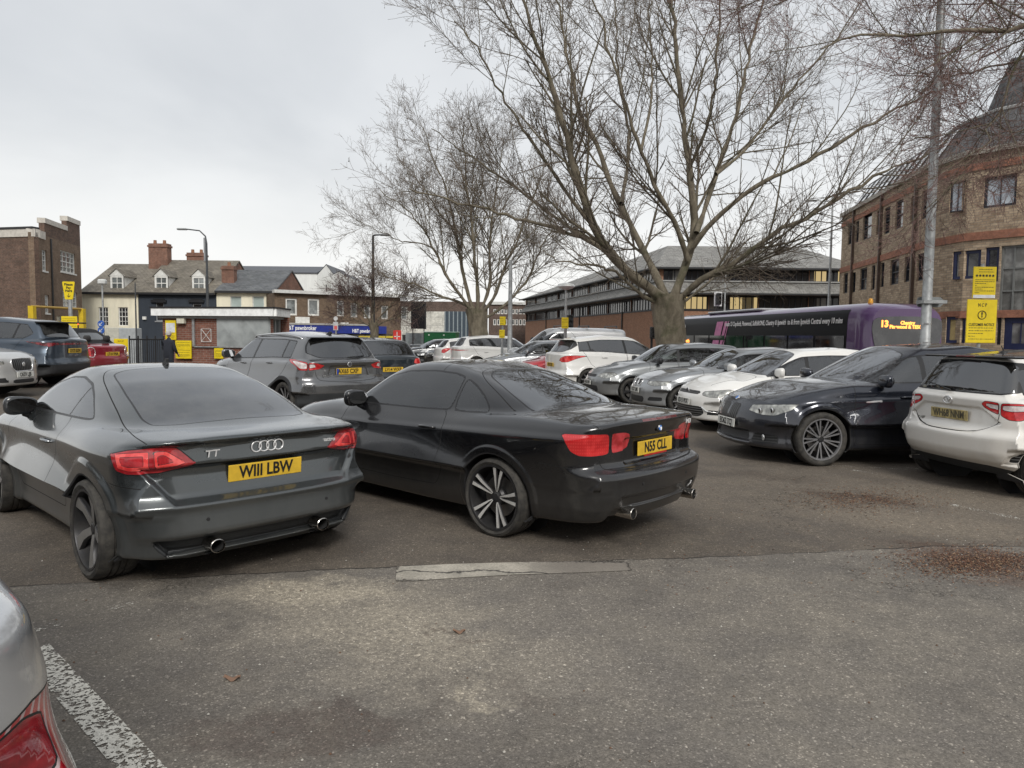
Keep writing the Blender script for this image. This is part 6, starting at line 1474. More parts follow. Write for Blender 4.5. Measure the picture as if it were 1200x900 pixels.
    t=thing('distant_offices','distant two-storey building with white window bands behind the small tree','building'); Y5=125.
    a,b=(X(572,Y5),Y5),(X(640,Y5),Y5); w=Wall(t,a,b,-1,HC+(393-357)*Y5/843,db)
    for i in range(9): px=578+i*4.3; w.px(px,px+3.3,362,368,cols=1,rows=1,frame=WHT(),fw=.12); w.px(px,px+3.3,374,381,cols=1,rows=1,frame=WHT(),fw=.12)
    w.build(); wing(t,a,b,-1,w.z1,14,db); w.sign((0,w.L,w.z1,w.z1+.5),plain('pale fascia',(.55,.55,.53),.6),'roof_fascia',-.3,.5)
def build_office():
    t=thing('office_building','low office with two tiers of grey slate roof and long window bands','building'); Y=62.
    br=brick('orange brick',(.27,.13,.075),(.33,.165,.095),(.25,.21,.17),dirt=.15); sl=slate('light grey slate',(.17,.165,.155),(.22,.215,.20),.5,.35,0)
    z0=-1.2; C0=(12.55,Y); E0=(29.6,Y); L0=(2.1,118.); zl,zh=4.0,5.15; uz0,uz1=6.45,7.45
    lit=NT('lit office pane'); c=lit.coord(); n=lit.ramp(lit.noise(c,.9,3),.45,.6); lm=lit.out(lit.pbr(lit.mix(n,(.25,.19,.09,1),(.4,.33,.18,1)),.3,emit=lit.mix(n,(.55,.40,.16,1),(.9,.70,.34,1)),es=.32))
    pd=pane('office pane',(.03,.03,.033),(.15,.145,.14)); pl=pane('blind office pane',(.24,.24,.23),(.36,.35,.34))
    def cells(name,dark,pale,keep,per,lit=None,frac=0.):
        t_=NT(name); x,y,z=t_.xyz(t_.coord()); wn=t_.new('TexWhiteNoise',{'W':t_.math('FLOOR',t_.math('DIVIDE',x,per))},noise_dimensions='1D').outputs[0]
        f=t_.ramp(wn,keep-.01,keep+.01,1.,0.); b_=t_.mix(f,tuple(dark)+(1,),tuple(pale)+(1,)); g_=t_.ramp(t_.math('MULTIPLY',wn,1.),1-frac-.001,1-frac+.001) if frac else 0.
        return t_.out(t_.pbr(b_,.12,emit=(.8,.6,.28,1),es=t_.math('MULTIPLY',g_,.45) if frac else 0.))
    bandp=cells('office band pane',(.025,.025,.028),(.20,.195,.185),.35,1.13); pl2=cells('office blind pane',(.07,.07,.07),(.34,.34,.33),.8,1.13); lm=cells('office lit pane',(.03,.03,.033),(.12,.11,.10),.3,1.02,frac=.42); lm2=cells('office lit pane upper',(.03,.03,.033),(.12,.11,.10),.3,1.02,frac=.22)
    for (P,Q,pan,rg) in ((L0,C0,46,0),(C0,E0,17,1)):
        w=Wall(t,P,Q,z0,uz1,br)
        nb=8 if not rg else 4
        for i in range(nb):
            a=w.L*i/nb+(.02 if i else .3); b=w.L*(i+1)/nb-.02; k=pan//nb*2
            w.add((a,b,zl,zh),cols=k,rows=1,frame=DKF(),fw=.07,bar=.08,glass_=lm if (rg and i in (0,1)) else bandp)
            w.add((a,b,uz0,uz1-.02),cols=k,rows=1,frame=DKF(),fw=.07,bar=.08,glass_=pl2 if not rg else (bandp if i<3 else lm2))
        w.build()
        w.boxes([((0,-.14,zh-.02),(w.L,-.02,zh+.16)),((0,-.05,uz0-.12),(w.L,-.005,uz0-.003))],BLK(),'band'); w.boxes([((0,-.06,zl-.1),(w.L,-.005,zl-.003))],BLK(),'cill_band')
        n_=Vector((w.d.y,-w.d.x,0)); 
        for (zb,zt,o,i_) in ((zh+.1,uz0-.1,1.3,0.),):
            mb=MB(); e1=Vector((*P,0)); e2=Vector((*Q,0)); ext=0
            mb.poly([((e1+n_*o).x,(e1+n_*o).y,zb),((e2+n_*o+ (w.d*0)).x,(e2+n_*o).y,zb),(e2.x,e2.y,zt),(e1.x,e1.y,zt)]); mb.poly([((e1+n_*o).x,(e1+n_*o).y,zb-.01),(e1.x,e1.y,zb-.01),(e2.x,e2.y,zb-.01),((e2+n_*o).x,(e2+n_*o).y,zb-.01)])
            mb.build('lower_roof',sl,t)
            g=MB(); g.tube([e1+n_*(o+.05)+Vector((0,0,zb+.03)),e2+n_*(o+.05)+Vector((0,0,zb+.03))],.09,6); g.build('gutter',BLK(),t)
            g=MB(); g.tube([e1+n_*.12+Vector((0,0,zt+.06)),e2+n_*.12+Vector((0,0,zt+.06))],.07,6); g.build('lead_flashing',plain('lead flashing',(.30,.30,.29),.6),t)
        if not rg: w.boxes([((w.u(px),-.12,z0),(w.u(px)+.14,-.02,zh)) for px in (640,679,729)],BLK(),'downpipe')
    # corner piece of the lower roof
    A=Vector((*C0,0)); 
    def nn(P,Q): d=Vector((Q[0]-P[0],Q[1]-P[1],0)).normalized(); return Vector((d.y,-d.x,0))
    n1,n2=nn(L0,C0),nn(C0,E0); mb=MB(); zb,zt=zh+.1,uz0-.1; mid=(n1+n2).normalized()*1.35
    mb.poly([((A+n1*1.3).x,(A+n1*1.3).y,zb),((A+mid).x,(A+mid).y,zb),(A.x,A.y,zt)]); mb.poly([((A+mid).x,(A+mid).y,zb),((A+n2*1.3).x,(A+n2*1.3).y,zb),(A.x,A.y,zt)]); mb.build('lower_roof',sl,t)
    # upper hipped roofs
    ov=.9; ze=uz1; V=lambda p,z:(p.x,p.y,z); D=12.
    a=A+mid*.7; b=Vector((*E0,0))+n2*ov+Vector((.9,0,0)); r1=A-n2*6.5+Vector((2.,0,0)); r2=Vector((*E0,0))-n2*6.5-Vector((3.0,0,0)); zr=10.2
    c=Vector((*E0,0))-n2*13.9+Vector((.9,0,0)); mb=MB(); mb.poly([V(a,ze),V(b,ze),V(r2,zr),V(r1,zr)]); mb.poly([V(b,ze),V(c,ze),V(r2,zr)]); mb.poly([V(c,ze),V(a-n2*14.5,ze),V(r1,zr),V(r2,zr)])
    L=Vector((*L0,0)); dl=(A-L).normalized(); l1=L+n1*ov-dl*.9; l2=L-n1*13.5-dl*.9; rl=L-n1*6.3+dl*6; rr=r1
    mb.poly([V(l1,ze),V(a,ze),V(rr,zr),V(rl,zr)]); mb.poly([V(l2,ze),V(l1,ze),V(rl,zr)]); mb.poly([V(a-n2*14.5,ze),V(l2,ze),V(rl,zr),V(rr,zr)]); mb.build('roof',sl,t)
    g=MB(); g.tube([V(l1,ze),V(a,ze),V(b,ze)],.10,6); g.build('gutter',BLK(),t)
    mb=MB(); mb.poly([V(l1,ze-.05),V(l2,ze-.05),V(c,ze-.05),V(b,ze-.05),V(a,ze-.05)]); mb.build('soffit',plain('dark soffit',(.05,.045,.04),.8),t)
    mb=MB(); q=L-n1*.3; s=L-n1*13; mb.poly([V(s,z0),V(q,z0),V(q,uz1-.1),V(s,uz1-.1)]); mb.build('end_wall',br,t)
def build_brick_offices():
    t=thing('office_building','three-storey tan brick offices with red bands and slate mansard at the right','building')
    br=brick('tan stock brick',(.27,.195,.13),(.45,.35,.245),(.21,.18,.145),1.35,dirt=.25); rd=brick('red soldier brick',(.28,.115,.07),(.34,.145,.09),(.25,.16,.12),.5); z0=-1.2; z1=9.3
    sl=slate('mansard slate',(.075,.075,.078),(.11,.11,.112),.9,.3); cop=plain('concrete coping',(.36,.335,.29),.8)
    A,B1,B2,C=(20.3,45.),(18.25,32.2),(18.55,29.9),(24.8,21.7)
    F=DKF(); pb=pane('blue grey pane',(.34,.38,.43),(.55,.60,.65)); pd=pane('dark pane',(.015,.016,.02),(.03,.03,.035))
    walls=[]
    w=Wall(t,A,B1,z0,z1,br)
    for q in ((989,995,264,288),(997.5,1001.5,262,286),(1006,1016,253,282),(1021.5,1026,250,277),(1030.5,1037,246,276),(1043,1052,238,270),(1060.5,1066,233,264),(1073,1079,227,259)): w.px(*q,cols=1,rows=2,frame=F,fw=.07,glass_=pd)
    for q in ((986,991,321,344),(996,1000,320,343),(1005,1013,315,340),(1018.5,1022.5,312,340),(1028.5,1033,309,337),(1040,1050,305,334),(1056.5,1062.5,302,331),(1071,1083,298,329)): w.px(*q,cols=1,rows=2,frame=F,fw=.07,glass_=pd)
    w.build(); walls.append(w); wv=w
    w.boxes([((w.u(px),-.14,z0),(w.u(px)+.14,-.01,z1-.2)) for px in (996.,1027.5,1067.)],plain('brown downpipe',(.09,.06,.045),.6),'downpipe')
    zb1=w.z(1050,w_ if False else 306-6.); 
    w=Wall(t,B1,B2,z0,z1,br).build(); walls.append(w)
    w=Wall(t,B2,C,z0,z1,br); w.px(1105,1122,214,249,cols=2,rows=1,frame=F,glass_=pb); w.px(1144,1182,207,243,cols=2,rows=1,frame=F,fw=.1,glass_=pb)
    w.px(1112,1145,294,327,cols=2,rows=1,frame=plain('navy frame',(.015,.02,.06),.4),fw=.12,glass_=pd); w.px(1150,1166,290,330,cols=1,rows=1,frame=plain('navy frame',(.015,.02,.06),.4),fw=.1,glass_=pd)
    w.px(1168,1215,287,367,cols=3,rows=3,frame=plain('grey curtain frame',(.16,.165,.16),.4),fw=.08,bar=.06,glass_=pane('grey sheet glass',(.12,.12,.115),(.26,.26,.25)))
    w.px(1108,1131,371,402,cols=1,rows=1,frame=plain('navy frame',(.015,.02,.06),.4),fw=.12,glass_=plain('ochre panel',(.34,.26,.12),.6)); w.px(1168,1173,372,404,cols=1,rows=1,frame=F,glass_=plain('ochre panel',(.34,.26,.12),.6)); w.px(1176,1215,371,410,cols=2,rows=1,frame=plain('navy frame',(.015,.02,.06),.4),fw=.25,glass_=pane('grey sheet glass',(.12,.12,.115),(.26,.26,.25)))
    w.build(); walls.append(w)
    za=walls[0].z(1050,301); zu=walls[0].z(1050,236); zg=w.z(1110,368)
    for i,w in enumerate(walls):
        w.boxes([((-.03,-.05,za),(w.L+.03,-.002,za+.32))],rd,'brick_band'); w.boxes([((-.03,-.05,zu+.05),(w.L+.03,-.002,zu+.33))],rd,'brick_band')
        w.boxes([((-.05,-.16,z1-.22),(w.L+.05,.35,z1+.0))],cop,'coping')
        if i>0: w.boxes([((-.03,-.05,zg-.18),(w.L+.03,-.002,zg+.12))],rd,'brick_band')
    # mansard
    def inset(P,Q,o): d=Vector((Q[0]-P[0],Q[1]-P[1],0)).normalized(); return Vector((-d.y,d.x,0))*o
    V=lambda p,z:(p.x,p.y,z)
    pts=[Vector((*p,0)) for p in (A,B1,B2,C)]; nrm=[inset(A,B1,1),inset(B1,B2,1),inset(B2,C,1)]
    def off(i,o):
        if i==0: return pts[0]+nrm[0]*o
        if i==3: return pts[3]+nrm[2]*o
        m=(nrm[i-1]+nrm[i]); m=m/m.dot(nrm[i]); return pts[i]+m*o
    mb=MB(); 
    for i in range(3): mb.poly([V(off(i,.35),z1),V(off(i+1,.35),z1),V(off(i+1,1.5),11.1),V(off(i,1.5),11.1)])
    mb.poly([V(off(i,1.5),11.09) for i in range(4)]+[V(Vector((36,22,0)),11.09),V(Vector((34,45,0)),11.09)]); mb.build('mansard_roof',sl,t)
    g=MB(); 
    for i in range(11):
        u=.6+i*1.15; p=off(0,.40).lerp(off(1,.40),u/13.); q=off(0,1.42).lerp(off(1,1.42),u/13.); d=(pts[1]-pts[0]).normalized()*.55
        g.poly([V(p,z1+.14),V(p+d,z1+.14),V(q+d,10.9),V(q,10.9)])
    g.v=[(a-.05,b,c+.03) for a,b,c in g.v]; 
    for k in range(len(g.f)): pass
    gs=[]
    for k,f in enumerate(g.f):
        m=MB(); m.poly([g.v[i] for i in f]); m.build('rooflight',pane('pale rooflight',(.45,.46,.46),(.6,.6,.6)),t)
    mb=MB(); q0,qm,q1=off(2,1.6).lerp(off(1,1.6),.45),off(2,1.6),off(3,1.6); i0,i1=off(2,2.15),off(3,2.15); bk_=Vector((8.,2.5,0))
    mb.poly([V(q0,11.1),V(qm,11.1),V(i0,13.3)]); mb.poly([V(qm,11.1),V(q1,11.1),V(i1,13.3),V(i0,13.3)]); mb.poly([V(q0+bk_,11.1),V(q0,11.1),V(i0,13.3),V(i0+bk_,13.3)]); mb.poly([V(i0,13.3),V(i1,13.3),V(i1+bk_,13.3),V(i0+bk_,13.3)]); mb.build('mansard_roof',sl,t)
    g=MB(); g.tube([V(p,11.12) for p in (off(0,1.52).lerp(off(1,1.52),.84),off(1,1.52),off(2,1.52),off(3,1.52))],.10,6); g.build('lead_flashing',plain('lead flashing',(.30,.30,.29),.6),t)
    mb=MB(); mb.poly([(20.3,45,z0),(20.3,45,z1),(34,45,z1),(34,45,z0)]); mb.poly([(24.8,21.7,z0),(36,22,z0),(36,22,z1),(24.8,21.7,z1)]); mb.build('side_wall',br,t)
# ------------------------------------------------------------------ bus
def build_bus():
    t=thing('city_bus','purple and black single-deck bus with pink stripes passing behind the parked cars','bus')
    A=Vector((7.75,34.6,0)); B=Vector((9.75,19.9,0)); Cc=Vector((11.55,20.0,0)); zb,zt=-.05,2.62
    d=(B-A); L=d.length; ang=math.atan2(d.y,d.x); t.location=(A.x,A.y,-.30); t.rotation_euler=(0,0,ang)   # local x: front(0) to rear(L); -y is towards the camera
    H=2.93; W=2.45; pu=paint('purple bus paint',(.085,.035,.125),.1,.3,.1); bt_=NT('black bus panel'); bk=bt_.out(bt_.pbr((.010,.010,.012,1),.4,spec=.12)); pk=plain('pink stripe',(.62,.20,.40),.4)
    # section: y from 0 (near side) to W ; rounded roof
    sec=[(0.0,.30),(0.0,.95),(.0,1.6),(.02,2.45),(.05,2.62),(.12,2.76),(.24,2.86),(.45,2.93),(W-.45,2.93),(W-.24,2.86),(W-.12,2.76),(W-.05,2.62),(W-.02,2.45),(W,1.6),(W,.95),(W,.30)]
    xs=[0,.06,.2,.5,L-.55,L-.28,L-.12,L-.03,L]; cy,cz=W/2,1.55
    def sc(x):
        e=0
        if x<.5: e=(.5-x)/.5*.10
        if x>L-.55: e=((x-(L-.55))/.55)**2*.20
        return e
    G=[[(x,cy+(y-cy)*(1-sc(x)*.62),cz+(z-cz)*(1-sc(x)*.62 if z>cz else 1)) for y,z in sec] for x in xs]
    mb=MB(); mb.grid(G); mb.poly([G[-1][i] for i in range(len(sec))]); mb.poly([G[0][i] for i in range(len(sec))][::-1]); mb.build('body',pu,t,smooth=35,fix=True)
    g=MB(); pr_=[(-.004,.95),(-.004,1.6),(.014,2.45),(.044,2.62),(.105,2.745),(.17,2.80)]
    g.grid([[(x,y,z) for y,z in pr_] for x in (.5,3.,6.,9.,12.,L-.9)]); sg=g.build('side_glazing',bk,t,smooth=True,fix=True)
    ri=MB()
    for i,(w_,o) in enumerate(((.62,0),(.24,.74),(.07,1.06))):
        x=4.2+o
        ri.poly([(x,-.022,.95),(x+w_,-.022,.95),(x+w_+.75,-.006,2.56),(x+.75,-.006,2.56)])
    ri.build('pink_stripe',pk,t)
    # writing: local x runs front to rear = left to right as seen
    lt=plain('bus lettering white',(.85,.83,.83),.5)
    def tx(s,x,z,sz,mt=lt,name='lettering',**k):
        me=text_mesh(s,sz,**k).copy(); me.materials.clear(); me.materials.append(mt); o=bpy.data.objects.new(name,me); COL.objects.link(o); o.parent=t; o.location=(x,-.026,z); o.rotation_euler=(PI/2,0,0); return o
    for i in range(8): wn=MB(); xw_=1.0+i*1.62; wn.poly([(xw_,-.0135,1.05),(xw_+1.5,-.0135,1.05),(xw_+1.5,-.0135,2.0),(xw_,-.0135,2.0)]); wn.build('side_window',pane('bus window',(.012,.012,.014),(.07,.07,.07)),t)
    tx('route 13 Copdock, Pinewood, SuffolkONE, Chantry & Ipswich  to & from Ipswich Central every 10 mins',5.75,2.44,.235,bold=.006,sx=.80,align='LEFT',shear=.2)
    tx('IPSWICH\nBUSES',1.15,2.32,.20,bold=.01)
    tx('13 Ipswich',1.55,1.75,.22,glow('amber display',(1.,.33,.06),2.2),name='side_display',bold=.006)
    # rear end
    r=MB(); yr=lambda y: cy+(y-cy)*(1-.2*.62)
    pts=[(.22,2.55),(2.23,2.55),(2.30,2.2),(2.18,1.65),(1.85,1.25),(.60,1.25),(.27,1.65),(.15,2.2)]; r.prism(rnd(pts,2,.4),(L+.002,0,0),(0,1,0),(0,0,1),(.02,0,0)); r.build('rear_window',pane('bus rear glass',(.015,.015,.018),(.06,.06,.062)),t,fix=True)
    def rtx(s,y,z,sz,mt,name,**k):
        me=text_mesh(s,sz,**k).copy(); me.materials.clear(); me.materials.append(mt); o=bpy.data.objects.new(name,me); COL.objects.link(o); o.parent=t; o.location=(L+.03,y,z); o.rotation_euler=(PI/2,0,PI/2)
    am=glow('amber display',(1.,.33,.06),2.2)
    rtx('13',.52,2.33,.25,am,'rear_display',bold=.012); rtx('Chantry\nPinewood & TESCO',1.22,2.31,.13,am,'rear_display',bold=.007)
    rtx('www.ipswichbuses.co.uk',1.22,1.42,.13,lt,'lettering',bold=.004)
    for y in (.25,W-.25):
        q=MB(); q.lathe([(0,.015),(.07,.012),(.075,0)],16,'x'); q.build('tail_lamp',lens('red reflector',(.42,.01,.02),(.5,.02,.03),'n'),t,loc=(L+.0,yr(y),1.0))
    q=MB(); q.lathe([(.07,0),(.07,.10),(.04,.15),(0,.16)],12,'z'); q.build('beacon',plain('amber beacon',(.75,.35,.03),.3),t,loc=(L-.6,.5,2.91),smooth=40)
    for x in (2.6,L-3.4):
        for y in (.16,W-.16):
            w=MB(); w.lathe([(0,-.14),(.30,-.14),(.46,-.13),(.48,-.10),(.48,.10),(.46,.13),(.30,.14),(0,.14)],28,'y'); w.build('wheel',tyre_mat(),t,loc=(x,y,.48),smooth=40)
    q=MB(); q.box((3.2,.3,2.925),(8.,2.1,3.02),.04); q.build('roof_pod',plain('pale roof pod',(.42,.42,.43),.5),t)
    return t
# ------------------------------------------------------------------ small structures and street furniture
YS=lambda: plain('yellow sign face',(.74,.56,.015),.45,var=.06)
DK=lambda: plain('dark print',(.03,.03,.02),.5)
def post(mb,x,y,z0,z1,r=.04,r2=None,n=10): mb.tube([(x,y,z0),(x,y,z1)],[r,r2 or r],n)
def face_text(parent,txt,x,y,z,size,mt,rz=0,name='lettering',**k):
    me=text_mesh(txt,size,**k).copy(); me.materials.clear(); me.materials.append(mt); o=bpy.data.objects.new(name,me); COL.objects.link(o); o.parent=parent; o.location=(x,y,z); o.rotation_euler=(PI/2,0,rz); return o
GALV=lambda: plain('galvanised steel',(.36,.37,.37),.5,.55,var=.2,scale=9.)
def small_print(parent,x0,x1,z0,z1,n,y,mt,seed=1):
    rg=random.Random(seed); mb=MB()
    for i in range(n):
        z=z1-(z1-z0)*(i+.5)/n; x=x0
        while x<x1-.01:
            w=rg.uniform(.012,.05)*(x1-x0)/.5; e=min(x+w,x1); mb.poly([(x,y,z-.006),(e,y,z-.006),(e,y,z+.006),(x,y,z+.006)]); x=e+.012*(x1-x0)/.5
            if rg.random()<.05: break
    return mb.build('small_print',mt,parent)
def build_kiosk():
    Y=25.; a,b=at(191,390,25.4),at(317,390,24.6); c=at(329,390,25.9)
    t=thing('pay_kiosk','single-storey brick and grey kiosk with white fascia and yellow notices','kiosk')
    zt=HC+(390-370.5)*25/843; br=brick('kiosk red brick',(.17,.065,.045),(.22,.09,.06),(.26,.22,.19)); gr=plain('grey shutter panel',(.29,.31,.31),.5,var=.18,scale=2.)
    g0=gz(-11,25)
    w=Wall(t,(a.x,a.y),(b.x,b.y),g0-.2,zt,br,th=.2)
    w.build(); ws=w.sign((w.u(255),w.u(316),w.z(285,408),w.z(285,373.5)),gr,'shutter_panel',-.05,.045)
    mm=MB(); u0,u1,z0,z1=w.u(255),w.u(316),w.z(285,408),w.z(285,373.5)
    for i in range(2):
        p0,p1=u0+(u1-u0)*i/2+.03,u0+(u1-u0)*(i+1)/2-.03; m_=((p0+p1)/2,-.11,(z0+z1)/2)
        q=[(p0,-.052,z0),(p1,-.052,z0),(p1,-.052,z1),(p0,-.052,z1)]
        for k in range(4): mm.poly([q[k],q[(k+1)%4],m_])
    w.place(mm.build('pressed_panel',gr,t)); gp=GALV()
    w.boxes([((w.u(226.5),-.07,w.z(228,406)),(w.u(229),-.01,zt)),((w.u(228),-.07,w.z(240,407)),(w.u(316),-.01,w.z(240,405.6)))],gp,'trim_rail')
    w2=Wall(t,(b.x,b.y),(c.x,c.y),g0-.2,zt,gr,name='side_wall',th=.2); w2.px(319.5,322.5,375,400,cols=1,rows=1,frame=DKF(),glass_=pane()); w2.px(324,327,375,400,cols=1,rows=1,frame=DKF(),glass_=pane()); w2.build()
    wh=plain('white fascia board',(.80,.81,.80),.5)
    for W_ in (w,w2):
        W_.boxes([((-.25,-.28,zt),(W_.L+.25,.1,zt+.26))],wh,'fascia'); W_.boxes([((-.28,-.31,zt+.26),(W_.L+.28,.1,zt+.31))],BLK(),'roof_edge'); W_.boxes([((-.1,-.12,zt-.09),(W_.L,-.01,zt-.003))],plain('grey soffit',(.32,.33,.33),.6),'soffit')
    d=Vector((b.x-a.x,b.y-a.y,0)).normalized(); n=Vector((-d.y,d.x,0))*1.3
    mb=MB(); mb.poly([(a.x,a.y,zt+.27),(b.x,b.y,zt+.27),(c.x+.2,c.y,zt+.27),(b.x+n.x,b.y+n.y,zt+.27),(a.x+n.x,a.y+n.y,zt+.27)]); mb.build('flat_roof',plain('roof felt',(.03,.03,.032),.8),t)
    e=Vector((a.x+n.x,a.y+n.y,0)); mb=MB(); mb.poly([(e.x,e.y,g0-.2),(a.x,a.y+.2,g0-.2),(a.x,a.y+.2,zt),(e.x,e.y,zt)]); mb.poly([(b.x+n.x,b.y+n.y,g0-.2),(e.x,e.y,g0-.2),(e.x,e.y,zt),(b.x+n.x,b.y+n.y,zt)]); mb.build('rear_wall',br,t)
    # alarm, notices
    w.boxes([((w.u(211),-.18,w.z(215,379)),(w.u(219.5),-.05,w.z(215,373.3)))],plain('cream alarm box',(.6,.58,.48),.5),'alarm_box')
    def notice(px0,px1,pt,pb,label,white=None,n=10,s=1):
        a_,b_,c_,d_=w.rect(px0,px1,pt,pb); o=thing('notice_board',label,'sign'); o.matrix_world=w.mat_world(); o.location=w.P0; o.rotation_euler=(0,0,w.ang)
        m=MB(); m.box((a_,-.12,c_),(b_,-.075,d_)); m.build('board',YS(),o)
        if white: m=MB(); x0,x1=a_+.03,b_-.03; m.box((x0,-.126,c_+(d_-c_)*white[0]),(x1,-.1205,c_+(d_-c_)*white[1])); m.build('paper',plain('white paper',(.62,.64,.66),.6),o)
        small_print(o,a_+.04,b_-.04,c_+.04,d_-.05 if not white else c_+(d_-c_)*(white[0]-.03),n,-.1225,DK(),s); return o
    notice(196.5,208.5,375.5,398,'yellow notice with white poster on the kiosk brickwork',(.38,.86),5,2); notice(207.8,226,399,420,'yellow tariff board low on the kiosk wall',None,14,3); notice(253,263,408,420,'yellow notice half hidden behind the grey SUV',None,7,4)
    a_,b_,c_,d_=w.rect(190.5,193,379,398); 
    # chalk mark: outlined square with a cross
    x0,x1,z0,z1=w.rect(236,247.5,385.5,400.5); m=MB(); y=-.012
    for p,q in (((x0,z0),(x1,z0)),((x1,z0),(x1,z1)),((x1,z1),(x0,z1)),((x0,z1),(x0,z0)),((x0,z0),(x1,z1)),((x0,z1),(x1,z0))): m.tube([(p[0],y,p[1]),(q[0],y,q[1])],.012,5)
    w.place(m.build('painted_mark',plain('white paint mark',(.55,.52,.50),.8),t))
def yellow_board(name,label,px0,px1,pt,pb,Y,posts=1,top=None,txt=(),n=8,seed=1,sx=1.):
    p=at((px0+px1)/2,pb,Y); q=at((px0+px1)/2,pt,Y); w=(px1-px0)*Y/F_PX; h=q.z-p.z; g=gz(p.x,p.y)
    t=thing(name,label,'sign',(p.x,p.y,g)); mb=MB(); mb.box((-w/2,-.012,p.z-g),(w/2,.012,q.z-g),.008); mb.build('board',YS(),t)
    m=MB(); 
    if posts==1: post(m,0,.05,0,q.z-g+(top or 0),.035)
    m.build('post',GALV(),t,smooth=40)
    for s,zf,sz in txt: face_text(t,s,0,-.016,p.z-g+h*zf,sz,DK(),bold=sz*.01,sx=sx)
    if n: small_print(t,-w*.42,w*.42,p.z-g+h*.06,p.z-g+h*(.38 if txt else .9),n,-.0145,DK(),seed)
    return t,p.z-g,h,w
def lamp_post(label,px,pb,pt,Y,r=.09,arm=None,head='arm',mt=None,group=None):
    p=at(px,pb,Y); q=at(px,pt,Y); g=gz(p.x,p.y); H=q.z-g; t=thing('street_lamp',label,'street lamp',(p.x,p.y,g),0,group); mt=mt or GALV(); mb=MB()
    mb.tube([(0,0,0),(0,0,.9),(0,0,.95),(0,0,H*.6),(0,0,H)],[r*1.25,r*1.25,r,r*.85,r*.6],12); mb.build('pole',mt,t,smooth=40)
    if arm:
        dx,dz=arm; a=MB(); a.tube([(0,0,H),(dx*.05,0,H+dz*.5),(dx*.35,0,H+dz*.9),(dx,0,H+dz)],[r*.6,r*.5,r*.42,r*.4],8); a.build('arm',mt,t,smooth=40)
        l=MB(); s=1 if dx>0 else -1; l.box((min(dx,dx+s*.55),-.11,H+dz-.05),(max(dx,dx+s*.55),.11,H+dz+.05),.035); l.build('lamp_head',plain('lamp head grey',(.28,.29,.29),.5),t)
    elif head=='box': l=MB(); l.box((-.16,-.12,H-.02),(.16,.12,H+.2),.05); l.build('lamp_head',plain('lamp head pale',(.55,.56,.55),.5),t)
    elif head=='cap': l=MB(); l.lathe([(.05,-.05),(.22,.0),(.30,.06),(.26,.14),(0,.2)],20,'z',(0,0,H)); l.build('lamp_head',plain('lamp head pale',(.62,.63,.62),.4),t,smooth=40)
    return t
def traffic_light(label,px,pt,pb,Y,white=False,lit=None,pole=True):
    p=at(px,pb,Y); q=at(px,pt,Y); g=gz(p.x,p.y); t=thing('traffic_light',label,'traffic light',(p.x,p.y,g)); h=q.z-p.z; w=h*.42
    mb=MB()
    if pole: post(mb,0,.16,0,q.z-g,.05); mb.build('pole',BLK(),t,smooth=40)
    b=MB(); b.box((-w/2,-.1,p.z-g),(w/2,.1,q.z-g),.02); b.build('signal_head',BLK(),t)
    if white: b=MB(); e=.07; b.box((-w/2-e,.101,p.z-g-e),(w/2+e,.115,q.z-g+e)); b.build('backing_board',plain('white backing',(.62,.62,.62),.6),t)
    for i in range(3):
        z=p.z-g+h*(i+.5)/3; l=MB(); l.lathe([(0,-.01),(h*.11,-.005),(h*.125,.0)],16,'y'); o=l.build('lens',glow('red signal',(1.,.08,.03),3.) if lit==i else plain('dark lens',(.03,.03,.03),.3),t,loc=(0,-.105,z))
        v=MB(); v.lathe([(h*.14,0),(h*.14,-.12)],14,'y',a0=0,a1=PI); v.build('visor',BLK(),t,loc=(0,-.1,z))
    return t
